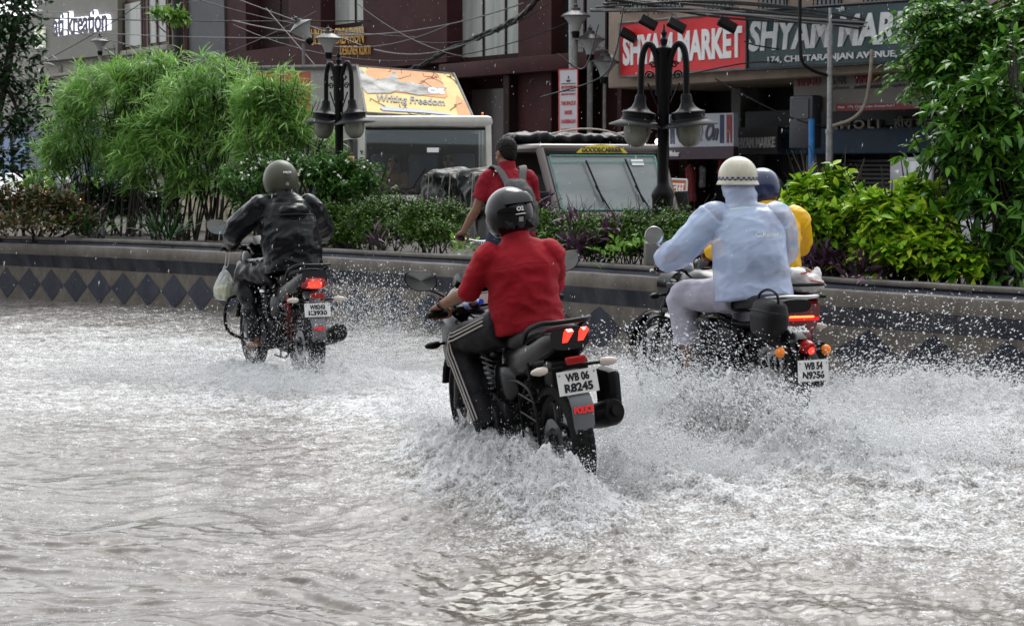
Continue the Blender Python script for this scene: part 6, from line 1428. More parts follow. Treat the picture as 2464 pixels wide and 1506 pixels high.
w.tube([lerp(ins[0], ins[3], .88), lerp(ins[1], ins[2], .88)], .005, 5); w.build('mint_trim', m_teal, pk_, local=True)
for y_, l_ in ((-.20, .34), (.32, .36)):
    w = MB(); a = V3(.19, y_ + .12, 1.15); b_ = V3(.05, y_ + .0, 1.42); w.tube([a, b_], .010, 5); d_ = unit(V3(-.37, 0, .64)); w.tube([b_ - d_ * .22 + V3(.01, .05, 0), b_ + d_ * l_ + V3(.012, -.05, 0)], .012, 5); w.build('wiper', m_plas, pk_, local=True)
w = MB(); w.slab([V3(-.11, .36, 1.66), V3(-.11, .52, 1.66), V3(-.155, .52, 1.73), V3(-.155, .36, 1.73)], .003); w.build('permit_sticker', m_white, pk_, local=True)
w = MB(); w.tube([V3(-.35 + .03 * math.cos(a), -.36 * 0 + .22 + .17 * math.cos(a), 1.30 + .16 * math.sin(a)) for a in np.linspace(0, 2 * math.pi, 24)], .012, 6); w.build('steering_wheel', m_plas, pk_, local=True, smooth=True)
w = MB(); w.bbox((-.25, -W2 + .1, 1.0), (.12, W2 - .1, 1.15), .04); w.build('dashboard', m_dash, pk_, local=True, smooth=True)
for y_ in (-.38, .38):
    w = MB(); w.bbox((-1.1, y_ - .24, .95), (-.95, y_ + .24, 1.55), .06); w.build('cab_seat', mat('grey_seat_cloth', (.12, .12, .12), .7), pk_, local=True, smooth=True)
w = MB(); shp = [(-.34, 0), (-.28, .045), (-.15, .075), (0, .085), (.15, .075), (.28, .045), (.34, 0)]; vs = [V3(-.215 - h * .35, y, 1.80 + h * 1.25) for y, h in shp]
w.add([v_ + V3(.035, 0, .0) for v_ in vs] + [v_ + V3(-.02, 0, -.01) for v_ in vs], [tuple(range(7)), tuple(range(13, 6, -1))] + [(i, (i + 1) % 7, 7 + (i + 1) % 7, 7 + i) for i in range(7)]); w.build('yellow_plate', mat('goods_yellow', (.55, .42, .02), .5), pk_, local=True)
lettering('plate_lettering', 'GOODS:CARRIER', [V3(-.178, -.27, 1.812), V3(-.178, .27, 1.812), V3(-.205, .25, 1.868), V3(-.205, -.25, 1.868)], (0, 0, 1, 1), m_char, pk_, .006, .03, local=True)
w = MB(); w.bbox((-3.9, -.84, .62), (-1.52, .84, .70), .02)
for s in (-1, 1): w.bbox((-3.9, s * .84 - .02, .66), (-1.52, s * .84 + .02, 1.22), .01)
w.bbox((-3.92, -.84, .66), (-3.88, .84, 1.22), .01)
w.build('cargo_bed', mat('dirty_bed_paint', (.11, .11, .115), .5, var=.3, vscale=4), pk_, local=True, smooth=True)
for k in range(6):
    w = MB(); w.bbox((-3.75 + k * .42, -.885, .66), (-3.69 + k * .42, -.862, 1.2), .005); w.build('bed_rib', m_vb, pk_, local=True)
for x_, s in ((.1, -1), (.1, 1), (-2.9, -1), (-2.9, 1)):
    w = MB(); w.lathe([(.18, -.09), (.30, -.09), (.31, 0), (.30, .09), (.18, .09)], c=(x_, s * .74, .31), axis='y', n=24, closed=True); w.build('tyre', m_rub, pk_, local=True, smooth=True)
for s in (-1, 1):
    w = MB(); w.bbox((.10, s * (W2 + .10) - .09, 1.08), (.15, s * (W2 + .10) + .09, 1.36), .03); w.tube([(.08, s * (W2 - .02), 1.12), (.12, s * (W2 + .10), 1.15)], .012, 6); w.build('wing_mirror', m_plas, pk_, local=True, smooth=True)
    w = MB(); w.ell((.60, s * .58, .78), (.04, .13, .10)); w.build('headlight', m_clear, pk_, local=True, smooth=True)
def tarp(label, parts, fold=.045):
    mb = MB()
    for lo, hi in parts: mb.bbox(lo, hi, .05)
    V, Fc = fuse(mb, .028, 3, lambda V: np.array([fold * (mn.noise(Vector((q[0] * 3.2, q[1] * 3, q[2] * 2.2))) + .8 * (.5 - abs(mn.noise(Vector((q[0] * 5 + q[2] * 2, q[1] * 5, q[2] * 3))) * 2)) + .3 * mn.noise(Vector(q) * 11)) for q in V]))
    t = thing('tarpaulin', label, 'tarpaulin', VP); link_mesh('tarp_sheet', V, Fc, m_tarp, t, local=True, smooth=True); return t
tp1 = tarp('wet black tarpaulin roped over the cargo bed of the pickup', [((-3.95, -.92, 1.12), (-1.55, .92, 1.56)), ((-4.0, -.94, 1.0), (-2.6, -.84, 1.3)), ((-2.3, -.93, 1.02), (-1.6, -.82, 1.4))], .07)
for x_ in (-3.5, -2.7, -1.9):
    w = MB(); w.tube([(x_, -.90, .75), (x_ + .02, -.995, 1.10), (x_, -.96, 1.55), (x_, 0, 1.64), (x_, .97, 1.5)], .010, 5); w.build('rope', MATS['rope'], tp1, local=True)
tp2 = tarp('rolled black tarpaulin lashed along the cab roof of the pickup', [((-1.35, -W2 - .02, 1.92), (-.85, W2 - .05, 2.04))], .06)
w = MB(); w.tube(smooth_path([(-.88, -.6, 1.97), (-.82, -.1, 2.09), (-.80, .35, 2.08), (-.78, .8, 1.93)], 4), .010, 5); w.build('rope', MATS['rope'], tp2, local=True)
# --- white van at the right, mostly hidden
VV = vframe(2493, 178, -80)
vn = thing('white_van', 'silver white van with raked windscreen half hidden by the right hand shrubs', 'van', VV)
w = MB(); m_sv = mat('silver_white_paint', (.27, .28, .30), .3, coat=.4)
w.bbox((-3.2, -.80, .35), (.35, .80, .95), .10); w.bbox((-3.2, -.74, 1.68), (-.75, .74, 1.78), .05)
for s in (-1, 1):
    w.tube([(.05, s * .72, .95), (-.72, s * .68, 1.72)], .045, 8); w.bbox((-3.2, s * .76 - .02, .9), (-1.7, s * .76 + .02, 1.72), .01); w.tube([(-1.1, s * .76, .95), (-1.12, s * .72, 1.72)], .05, 8)
w.bbox((-3.22, -.74, .9), (-3.14, .74, 1.7), .02); w.build('body', m_sv, vn, local=True, smooth=True)
w = MB(); w.slab([V3(.04, -.68, .96), V3(.04, .68, .96), V3(-.70, .64, 1.70), V3(-.70, -.64, 1.70)], .01); w.build('windscreen', mat('misted_windscreen', (.10, .11, .12), .12, col2=(.16, .18, .18), vscale=3), vn, local=True)
for s in (-1, 1):
    w = MB(); w.slab([V3(-1.05, s * .765, 1.0), V3(-.1, s * .765, 1.0), V3(-.68, s * .74, 1.62), V3(-1.06, s * .74, 1.64)], .01); w.build('side_window', m_glass, vn, local=True)
w = MB(); w.bbox((-.02, -.98, 1.0), (.05, -.82, 1.2), .03); w.build('wing_mirror', m_plas, vn, local=True, smooth=True)
# --- bits of parked cars and an umbrella at the far left
VC = vframe(-20, 108, -80); cr = thing('parked_car', 'white car roof just showing above the croton hedge at the far left', 'car', VC)
w = MB(); w.loftx([(.9, 0, .75, .70, .18), (.2, 0, .80, .80, .25), (-.6, 0, .95, .80, .42), (-1.2, 0, 1.0, .78, .50), (-2.2, 0, 1.0, .78, .48), (-3.0, 0, .85, .72, .30)], n=24, pw=4); w.build('body', m_sv, cr, local=True, smooth=True)
w = MB(); w.loftx([(-.55, 0, 1.15, .74, .20), (-1.0, 0, 1.22, .72, .22), (-2.2, 0, 1.2, .72, .20)], n=20, pw=4); w.build('windows', m_glass, cr, local=True, smooth=True)
um = thing('umbrella', 'grey open umbrella above the croton hedge near the yellow light tube', 'umbrella', loc=P(155, 470, 100))
c = P(153, 423, 100); w = MB(); w.lathe([(0, 0), (.10, -.015), (.24, -.08), (.36, -.17), (.42, -.26), (.40, -.25), (.3, -.15), (.1, -.04), (0, -.03)], c=tuple(c), n=16); w.build('canopy', mat('grey_umbrella_cloth', (.14, .15, .17), .35), um, smooth=False)
w = MB(); w.tube([c + V3(0, 0, .04), c - V3(0, 0, .75)], .012, 6); w.build('shaft', m_steel, um)

# people in the vehicles
def seated(label, M, base, cloth, sc=1.0):
    bx_ = V3(*base); J_ = dict(pelvis=bx_ + V3(0, 0, .1), waist=bx_ + V3(.02, 0, .24), chest=bx_ + V3(.03, 0, .42), neck=bx_ + V3(.05, 0, .60), head=bx_ + V3(.08, 0, .72), shL=bx_ + V3(.04, .18, .52), shR=bx_ + V3(.04, -.18, .52),
        elL=bx_ + V3(.14, .25, .28), elR=bx_ + V3(.14, -.25, .28), wrL=bx_ + V3(.34, .17, .36), wrR=bx_ + V3(.34, -.17, .36), grL=bx_ + V3(.40, .16, .36), grR=bx_ + V3(.40, -.16, .36),
        hipL=bx_ + V3(.05, .1, .08), hipR=bx_ + V3(.05, -.1, .08), knL=bx_ + V3(.42, .14, .10), knR=bx_ + V3(.42, -.14, .10), anL=bx_ + V3(.45, .14, -.28), anR=bx_ + V3(.45, -.14, -.28), toL=bx_ + V3(.6, .14, -.34), toR=bx_ + V3(.6, -.14, -.34))
    p_ = person(label, M, J_, dict(top=dict(name='shirt', m=cloth, e=.012, sleeve=.4, hem=.4), legs=dict(m=m_track, e=.01), shoe=m_shoe))
    hr = MB(); hr.ell(bx_ + V3(.065, 0, .755), (.100, .083, .085)); hr.build('hair', m_hair, p_, local=True, smooth=True)
seated('driver in a white shirt behind the windscreen of the mini bus', VB, (-.72, .36, .98), mat('white_shirt_cloth', (.42, .44, .48), .7))
seated('passenger with brown skin and dark shirt beside the driver in the mini bus', VB, (-.80, -.50, .96), mat('ochre_cloth', (.22, .10, .05), .7))
# ---- the row across the road, behind where the photographer stands (it shades and is mirrored in everything shiny)
ob = thing('opposite_building', 'weathered dark building row across the flooded road, facing the planter', 'building', loc=(0, -13, 0))
w = MB(); w.box((-70, -19, 0), (70, -13, 13)); w.build('wall', mat('weathered_dark_plaster', (.10, .09, .08), .8, var=.3, vscale=.6), ob)
w = MB(); w.bbox((-70, -13.0, 3.4), (70, -11.8, 3.6), .03); w.build('awning', m_dark, ob)
for k in range(22):
    for z_ in (4.6, 8.6):
        w = MB(); w.bbox((-66 + k * 6, -13.05, z_), (-63.4 + k * 6, -12.97, z_ + 2.0), .02); w.build('window', m_glass, ob)

# ================================================================== PLANTS
def leaves(name, pos, dirs, L, W, m, parent, droop=.25, seed=0, up=None, fold=.25, world=True):
    """one mesh of bent, folded leaves: pos (n,3) leaf bases, dirs (n,3), L, W arrays"""
    n = len(pos); r = np.random.default_rng(seed); d = dirs / np.linalg.norm(dirs, axis=1, keepdims=True)
    ref = np.tile(np.array([0, 0, 1.]), (n, 1)) + r.normal(0, .35, (n, 3)); s = np.cross(d, ref); s /= np.linalg.norm(s, axis=1, keepdims=True) + 1e-9; u = np.cross(s, d)
    L = np.broadcast_to(L, (n,))[:, None]; W = np.broadcast_to(W, (n,))[:, None]; dr = droop * (0.5 + r.random((n, 1)))
    def pt(t, w, f=0): return pos + d * L * t + s * W * w + u * (-(t ** 2) * dr * L + abs(w) * fold * W)
    P_ = np.stack([pt(0, 0), pt(.33, -.5), pt(.33, 0), pt(.33, .5), pt(.70, -.40), pt(.70, 0), pt(.70, .40), pt(1, 0)], 1)
    b = (np.arange(n) * 8)[:, None]
    q4 = np.array([[1, 2, 5, 4], [2, 3, 6, 5]]); q3 = np.array([[0, 2, 1], [0, 3, 2], [4, 5, 7], [5, 6, 7]])
    F4 = (b[:, :, None] + q4[None]).reshape(-1, 4); F3 = (b[:, :, None] + q3[None]).reshape(-1, 3)
    V = P_.reshape(-1, 3); loc = None
    me = bpy.data.meshes.new(name)
    if parent is not None: V = V - np.array(MW[parent.name].translation)
    me.vertices.add(len(V)); me.vertices.foreach_set('co', V.astype(np.float32).ravel()); nl = F4.size + F3.size
    me.loops.add(nl); me.loops.foreach_set('vertex_index', np.concatenate([F4.ravel(), F3.ravel()]).astype(np.int32)); me.polygons.add(len(F4) + len(F3))
    me.polygons.foreach_set('loop_start', np.concatenate([np.arange(len(F4)) * 4, F4.size + np.arange(len(F3)) * 3]).astype(np.int32)); me.update(calc_edges=True)
    me.polygons.foreach_set('use_smooth', np.ones(len(me.polygons), bool)); me.materials.append(m)
    o = bpy.data.objects.new(name, me); COL.objects.link(o)
    if parent is not None: o.parent = parent
    return o
def leafmat(name, cols, rough=.32, tr=.22):
    m = mat(name, cols[0], rough + .06, island=cols, spec=.15); n = m.node_tree.nodes; l = m.node_tree.links; b = n['Principled BSDF']
    t = n.new('ShaderNodeBsdfTranslucent'); mx = n.new('ShaderNodeMixShader'); mx.inputs[0].default_value = tr
    src = b.inputs['Base Color'].links[0].from_socket; l.new(src, t.inputs['Color']); l.new(b.outputs[0], mx.inputs[1]); l.new(t.outputs[0], mx.inputs[2]); l.new(mx.outputs[0], n['Material Output'].inputs[0]); return m
m_stem = mat('dark_wet_stem', (.022, .017, .012), .6, var=.3, vscale=20); m_gstem = mat('green_stem', (.06, .08, .02), .5)
lm_ole = leafmat('oleander_leaf', [(.09, .23, .045), (.19, .38, .075), (.30, .52, .12), (.13, .29, .06), (.44, .62, .24)], .28, .42)
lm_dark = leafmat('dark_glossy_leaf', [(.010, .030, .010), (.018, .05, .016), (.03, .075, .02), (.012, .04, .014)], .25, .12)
lm_rnd = leafmat('small_round_leaf', [(.03, .10, .018), (.06, .17, .03), (.11, .24, .045), (.04, .12, .02)], .33, .2)
lm_box = leafmat('box_leaf', [(.02, .06, .008), (.05, .13, .015), (.10, .20, .02), (.03, .085, .010), (.08, .12, .018)], .35, .15)
lm_cro = leafmat('croton_leaf', [(.035, .06, .02), (.07, .10, .035), (.11, .045, .02), (.055, .08, .03), (.14, .06, .03)], .3, .12)
lm_pur = leafmat('purple_leaf', [(.045, .018, .045), (.085, .035, .075), (.13, .06, .11), (.04, .02, .035)], .35, .12)
lm_yel = leafmat('lime_leaf', [(.05, .15, .010), (.13, .31, .015), (.30, .52, .025), (.48, .64, .04), (.08, .22, .012)], .28, .3)
lm_drp = leafmat('bright_green_leaf', [(.015, .055, .010), (.05, .16, .018), (.16, .34, .035), (.02, .08, .012), (.09, .24, .025)], .28, .25)
lm_sun = leafmat('light_green_leaf', [(.10, .24, .03), (.16, .32, .05), (.22, .38, .08)], .3, .3)

def plant(name, label, cat, base, blobs, n, L, W, m, seed, stems=True, droop=.3, mode='surf', group=None, whorl=0, up=.5, stem_r=.018, gap=.25, stem_n=None, cl=0.05, part='foliage', jit=.12):
    """blobs: list of (center, (rx, ry, rz)); leaves sit on tufts spread through the crown's volume, denser at its skin"""
    base = V3(*base); t = thing(name, label, cat, loc=base, group=group); r = np.random.default_rng(seed)
    vol = np.array([b[1][0] * b[1][2] for b in blobs]); ks = r.choice(len(blobs), n, p=vol / vol.sum())
    C = np.array([blobs[k][0] for k in ks]); Rr = np.array([blobs[k][1] for k in ks])
    dv = r.normal(0, 1, (n, 3)); dv /= np.linalg.norm(dv, axis=1, keepdims=True); dv[:, 2] = np.where(dv[:, 2] < -.5, -dv[:, 2] * .6, dv[:, 2]); rad = 1 - np.abs(r.normal(0, .30, n)); rad = np.clip(rad, .1, 1.05)
    pos = C + dv * Rr * rad[:, None] + r.normal(0, jit * .4, (n, 3))
    # clumps: drop tufts where a coarse noise is low -> gaps
    keep = np.array([mn.noise(Vector(p * 3.1) + Vector((seed, 0, 0))) > -gap for p in pos]) ; pos, dv = pos[keep], dv[keep]
    out = dv * np.array([1, 1, .6]) + np.array([0, 0, up])
    if whorl:
        k = whorl; nn_ = len(pos); P0 = np.repeat(pos, k, 0); ax = out / np.linalg.norm(out, axis=1, keepdims=True); A = np.repeat(ax, k, 0)
        rv = r.normal(0, 1, (nn_ * k, 3)); rv -= A * (rv * A).sum(1, keepdims=True); rv /= np.linalg.norm(rv, axis=1, keepdims=True)
        D = A * r.uniform(.15, .9, (nn_ * k, 1)) + rv; P0 = P0 + A * r.uniform(-cl, cl, (nn_ * k, 1))
    else: P0 = pos; D = out + r.normal(0, .55, pos.shape)
    Ls = L * r.uniform(.65, 1.25, len(P0)); Ws = W * r.uniform(.8, 1.2, len(P0))
    leaves(part, P0, D, Ls, Ws, m, t, droop, seed)
    if stems:
        w = MB(); q = random.Random(seed); sn = stem_n or len(blobs)
        for i in range(sn):
            b = blobs[i % len(blobs)]; c = V3(*b[0]); tgt = c + V3(q.uniform(-.7, .7) * b[1][0], q.uniform(-.6, .6) * b[1][1], q.uniform(-.2, .6) * b[1][2]); f0 = base + (V3(c[0], c[1], base[2]) - base) * q.uniform(.3, .85) + V3(q.uniform(-.12, .12), q.uniform(-.1, .1), 0)
            md = lerp(f0, tgt, .5) + V3(q.uniform(-.08, .08), q.uniform(-.08, .08), 0); w.tube(smooth_path([f0, md, tgt], 4), np.linspace(stem_r, stem_r * .35, 9), 6)
            for k_ in range(3):
                e = tgt + V3(q.uniform(-.25, .25), q.uniform(-.2, .2), q.uniform(0, .3)) * (1.0 + stem_r * 10); w.tube([lerp(md, tgt, .3 + .2 * k_), lerp(md, e, .7) , e], [stem_r * .5, stem_r * .4, stem_r * .2], 5)
        w.build('stem', m_stem, t, smooth=True)
    return t
def B(px, py, s, rx, ry, dy=None):   # blob surveyed in photo units
    return (P(px, py, s), (rx / s, (dy if dy else rx / s * .8), ry / s))
def base_at(px, s, z=.70): q = G(px, s); q[2] = z; return q
# oleanders
plant('oleander_bush', 'tall narrow leaved green bush on the left, nearest the dark tree', 'bush', base_at(265, 176), [B(200, 370, 176, 90, 105), B(255, 240, 178, 95, 75), B(340, 200, 180, 85, 55), B(330, 330, 176, 85, 110), B(170, 270, 176, 55, 60), B(370, 185, 180, 60, 40), B(140, 420, 174, 35, 70)],
      1150, .21, .017, lm_ole, 1, whorl=12, droop=.22, stem_n=22, gap=.18, up=.8, jit=.25)
plant('oleander_bush', 'widest narrow leaved green bush, right of the first and left of the lamp post', 'bush', base_at(470, 186), [B(420, 370, 186, 110, 100), B(400, 300, 186, 80, 60), B(500, 235, 188, 85, 60), B(560, 330, 186, 110, 110), B(540, 190, 190, 50, 32), B(330, 400, 184, 55, 70), B(470, 440, 186, 80, 60)],
      1350, .21, .017, lm_ole, 2, whorl=12, droop=.22, stem_n=30, gap=.18, up=.8, jit=.25)
plant('oleander_bush', 'narrow leaved green bush touching the left lamp post, before the orange picture', 'bush', base_at(655, 196), [B(640, 262, 196, 80, 55), B(700, 320, 196, 80, 75), B(640, 370, 196, 80, 75), B(740, 350, 196, 50, 55), B(690, 225, 198, 40, 35)],
      850, .20, .016, lm_ole, 3, whorl=12, droop=.22, stem_n=18, gap=.16, up=.8, jit=.25)
# dark tree far left, with trunk
def tree(label, base, trunk, blobs, n, L, W, m, seed, **k):
    t = plant('leafy_tree', label, 'tree', base, blobs, n, L, W, m, seed, stems=False, part='crown', **k)
    w = MB(); w.tube(smooth_path(trunk, 4), np.linspace(.16, .06, (len(trunk) - 1) * 4 + 1), 12); q = random.Random(seed)
    for b in blobs:
        c = V3(*b[0]); a = trunk[min(len(trunk) - 1, q.randint(1, 2))]; w.tube(smooth_path([a, lerp(a, c, .5) + V3(0, 0, .15), c], 4), np.linspace(.06, .015, 9), 7)
    w.build('trunk', m_stem, t, smooth=True); return t
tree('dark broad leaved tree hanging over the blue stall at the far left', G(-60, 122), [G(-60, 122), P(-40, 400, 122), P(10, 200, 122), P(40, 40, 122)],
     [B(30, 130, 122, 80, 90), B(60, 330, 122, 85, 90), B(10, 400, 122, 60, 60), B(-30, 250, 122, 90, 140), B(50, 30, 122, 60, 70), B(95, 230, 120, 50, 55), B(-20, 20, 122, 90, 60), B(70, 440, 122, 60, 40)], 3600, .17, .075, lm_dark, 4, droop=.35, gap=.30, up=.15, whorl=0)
# round shrubs
plant('rounded_shrub', 'dense rounded shrub with tiny white flowers behind the olive helmet', 'shrub', base_at(690, 212), [B(600, 440, 212, 80, 50), B(680, 420, 212, 85, 48), B(770, 425, 212, 90, 50), B(640, 470, 210, 80, 30)], 2600, .050, .018, lm_rnd, 5, whorl=8, droop=.2, gap=.22, stem_n=16, up=.5, cl=.02)
plant('rounded_shrub', 'dense rounded shrub between the left lamp post and the bus', 'shrub', base_at(855, 214), [B(850, 430, 214, 72, 52), B(890, 465, 214, 50, 36), B(820, 470, 212, 60, 34), B(800, 520, 212, 60, 18)], 1500, .050, .018, lm_rnd, 6, whorl=8, droop=.2, gap=.22, stem_n=12, up=.5, cl=.02)
fl = []
for i in range(46):
    px = rnd.uniform(560, 900); c = P(px, 392 + abs(px - 700) * .06 + rnd.uniform(-18, 40), 221); fl.append(c)
dd = rng.normal(0, 1, (46 * 5, 3)); 
sh0 = bpy.data.objects['rounded_shrub']; m_pet = mat('white_petal', (.8, .8, .78), .5)
for i, c in enumerate(fl): leaves('white_flower', np.repeat(np.array([c]), 5, 0), dd[i * 5:i * 5 + 5], .022, .018, m_pet, sh0, 0, 9 + i)
# croton hedge
plant('croton_hedge', 'low hedge of reddish and green leaves at the far left end of the planter', 'hedge', base_at(80, 193), [B(-40, 505, 190, 80, 55), B(40, 500, 191, 75, 52), B(110, 505, 193, 70, 50), B(175, 515, 194, 50, 45), B(60, 545, 196, 130, 28), B(200, 545, 196, 35, 25)], 3400, .085, .042, lm_cro, 7, droop=.3, gap=.5, stem_n=14, up=.45)
plant('young_sapling', 'light green young shoots sticking up above the croton hedge', 'plant', base_at(120, 190), [B(50, 448, 188, 26, 8), B(90, 442, 188, 30, 8), B(150, 450, 188, 28, 9), B(110, 460, 188, 20, 8)], 46, .15, .05, lm_sun, 8, droop=.6, gap=1, stem_n=8, up=.3, stem_r=.007)
plant('strap_leaf_plant', 'dark strap leaved plant at the foot of the left bushes', 'plant', base_at(215, 196), [B(215, 575, 197, 22, 8)], 46, .42, .022, lm_dark, 31, droop=.5, gap=1, stems=False, up=1.2)
plant('strap_leaf_plant', 'dark spiky strap leaved plant under the widest narrow leaved bush', 'plant', base_at(395, 203), [B(395, 580, 204, 30, 8)], 60, .44, .024, lm_dark, 32, droop=.5, gap=1, stems=False, up=1.0)
# low box hedge plants along the kerb (each a bush)
bl = ['first low small leaved bush, right of the rider in black', 'low small leaved bush before the headlights of the mini bus', 'low small leaved bush left of the cyclist', 'low small leaved bush between the cyclist and the pickup', 'low small leaved bush in front of the pickup windscreen', 'low small leaved bush at the foot of the right lamp post', 'low small leaved bush behind the round mirror of the classic motorcycle']
for i, (px, top) in enumerate(((830, 494), (925, 482), (1045, 494), (1340, 526), (1450, 536), (1555, 526), (1655, 528))):
    s_ = wall_s(px) * .955; zc = 548 if i < 3 else 570; hy = (zc - top)
    q = [B(px - 35, zc - hy * .25, s_, 48, hy * .75), B(px + 30, zc - hy * .3, s_ * .985, 48, hy * .75), B(px, zc + 18, s_ * 1.01, 70, 32), B(px + rnd.uniform(-30, 30), zc - hy * .7, s_ * .97, 28, hy * .35)]
    plant('box_bush', bl[i], 'bush', base_at(px, s_), q, 3000, .030, .016, lm_box, 40 + i, whorl=5, droop=.1, gap=.42, stem_n=14, up=.6, group='low small leaved bushes along the planter', cl=.03, stem_r=.008)
# purple plants
pl = ['purple leaved plant left of centre on the planter edge', 'purple leaved plant sprouting in front of the lorry tarpaulin', 'purple leaved plant right of the black helmet', 'tall purple leaved plant before the pickup bonnet', 'spreading purple leaved clump beside the red sleeve', 'purple leaved clump left of the right lamp post', 'purple leaved clump hanging over the wall beyond the white sack', 'purple leaved sprig among the lime green leaves', 'purple leaved clump above the far end of the white sack']
for i, (px, py, rx, ry, s_f, n_) in enumerate(((912, 588, 20, 10, .99, 20), (1025, 505, 32, 18, .93, 26), (1305, 510, 26, 24, .95, 34), (1400, 555, 45, 22, .96, 50), (1400, 600, 55, 25, .985, 110), (1500, 572, 48, 28, .97, 80), (1990, 640, 70, 22, .98, 150), (1960, 430, 14, 12, .90, 12), (2080, 655, 50, 18, .985, 80))):
    s_ = wall_s(px) * s_f; b0 = base_at(px, s_); plant('purple_plant', pl[i], 'plant', b0, [(P(px, py, s_), (rx / s_, .12, ry / s_))], n_, .15, .032, lm_pur, 60 + i, droop=.35, gap=1, stem_n=6, up=.8, stem_r=.006, group='purple leaved plants on the planter')
# small weeds
for i, (px, py, s_f, lb) in enumerate(((1120, 592, .995, 'pale green weed on the planter edge below the cyclist hand'), (1300, 520, .96, 'bright heart leaved weed just right of the black helmet'), (1540, 590, .99, 'fern like green weed left of the planter stump'), (170, 540, .99, 'small bright green weed below the croton hedge'), (285, 545, .99, 'bright green tuft of grass at the foot of the left bushes'), (1480, 610, .995, 'tiny green weed at the wall edge right of the red sleeve'))):
    s_ = wall_s(px) * s_f; plant('green_weed', lb, 'plant', base_at(px, s_), [(P(px, py, s_), (.09, .06, .04))], 34, .075, .04 if i != 4 else .008, lm_sun, 80 + i, droop=.3, gap=1, stems=False, up=.9)
# lime shrub
plant('lime_leaved_shrub', 'bright lime green glossy leaved shrub right of the yellow raincoat', 'shrub', base_at(1975, 293), [B(1960, 480, 290, 62, 40), B(1990, 545, 293, 80, 50), B(1930, 560, 293, 50, 60), B(2010, 455, 288, 40, 28), B(2040, 600, 294, 60, 40)], 760, .115, .052, lm_yel, 90, whorl=6, droop=.25, gap=.45, stem_n=14, up=.9, cl=.02)
plant('lime_leaved_shrub', 'bright lime green glossy leaved shrub between the shutters and the tall bush', 'shrub', base_at(2170, 303), [B(2110, 510, 300, 60, 40), B(2160, 555, 302, 85, 55), B(2200, 490, 298, 45, 40), B(2150, 620, 304, 95, 45), B(2240, 610, 306, 60, 50), B(2250, 540, 300, 50, 45), B(2300, 640, 308, 60, 35)], 1150, .115, .052, lm_yel, 91, whorl=6, droop=.25, gap=.45, stem_n=18, up=.9, cl=.02)
# big right bush
plant('tall_glossy_bush', 'tall bush of drooping glossy green leaves at the right edge of the picture', 'bush', base_at(2385, 305), [B(2340, 300, 300, 95, 80), B(2420, 240, 302, 80, 75), B(2400, 400, 302, 110, 90), B(2310, 420, 300, 70, 60), B(2450, 170, 302, 45, 50), B(2360, 530, 304, 70, 90), B(2470, 520, 306, 80, 110), B(2280, 350, 298, 55, 45), B(2480, 330, 304, 60, 110), B(2400, 620, 306, 80, 50)],
      1250, .125, .044, lm_drp, 92, whorl=6, droop=.45, gap=.16, stem_n=20, up=.35, cl=.03, jit=.22)
# overhanging tree with leaflets in rows
def pinnate(name_t, seed, blobs, n, m, parent):
    r = np.random.default_rng(seed); Pp, Dd = [], []
    for i in range(n):
        b = blobs[r.integers(len(blobs))]; c = np.array(b[0]) + r.normal(0, .5, 3) * np.array(b[1]); a = unit(r.normal(0, 1, 3) * V3(1, 1, .35) + V3(-.3, 0, -.25)); Lr = r.uniform(.22, .34); sd = unit(np.cross(a, (0, 0, 1)))
        for k in range(7):
            p0 = c + a * Lr * (k / 7 + .1) - V3(0, 0, .12 * (k / 7) ** 2 * Lr * 3)
            for s in (-1, 1): Pp.append(p0); Dd.append(sd * s + a * .55 + r.normal(0, .12, 3) + V3(0, 0, -.12))
        Pp.append(c + a * Lr * 1.1 - V3(0, 0, .1 * Lr)); Dd.append(a + V3(0, 0, -.3))
    leaves('crown', np.array(Pp), np.array(Dd), .085, .036, m, parent, .3, seed)
tb = base_at(2720, 250, .0); ot = thing('overhanging_tree', 'tree with rows of oval leaflets hanging in from the upper right corner', 'tree', loc=tb)
obl = [B(2230, 30, 250, 60, 35), B(2300, 90, 250, 70, 50), B(2230, 170, 250, 40, 40), B(2350, 30, 252, 90, 45), B(2420, 100, 252, 60, 60), B(2320, 150, 250, 45, 30), B(2460, 20, 254, 60, 60), B(2250, 120, 250, 40, 50), B(2400, 120, 252, 50, 40)]
pinnate('x', 95, obl, 430, lm_drp, ot)
w = MB(); w.tube(smooth_path([tb, P(2690, 300, 252), P(2640, 60, 252), P(2560, -60, 252)], 4), np.linspace(.17, .08, 13), 12)
for b in obl: w.tube(smooth_path([P(2600, -20, 252), lerp(P(2600, -20, 252), b[0], .5) + V3(0, 0, .12), b[0]], 4), np.linspace(.05, .008, 9), 6)
w.build('trunk', m_stem, ot, smooth=True)
# sprout on the utility pole
plant('pole_sprout', 'small light green plant growing out of the top of the dark pole', 'plant', P(430, 80, 97), [B(395, 35, 98, 22, 8), B(425, 48, 98, 18, 10), B(375, 42, 98, 12, 6), B(440, 40, 98, 8, 10)], 60, .20, .075, lm_sun, 97, droop=.4, gap=1, stem_n=6, up=.4, stem_r=.015, whorl=5, jit=.1)
# cream lattice panel glimpsed between the stems
lt = MB(); A, Bq = G(418, 158), G(640, 172); dx = unit(Bq - A); Lf = np.linalg.norm(Bq - A)
for k in range(int(Lf / .30) + 1): q = A + dx * k * .30; lt.slab([q, q + dx * .10, q + dx * .10 + V3(0, 0, 1.45), q + V3(0, 0, 1.45)], .08)
for k in range(7): lt.slab([A + V3(0, .012, .12 + k * .21), Bq + V3(0, .012, .12 + k * .21), Bq + V3(0, .012, .20 + k * .21), A + V3(0, .012, .20 + k * .21)], .05)
props(lt.build('lattice_screen', mat('cream_lattice', (.50, .45, .34), .6, var=.2, vscale=5)), 'cream concrete lattice screen glimpsed through the dark stems of the left bushes', 'screen')
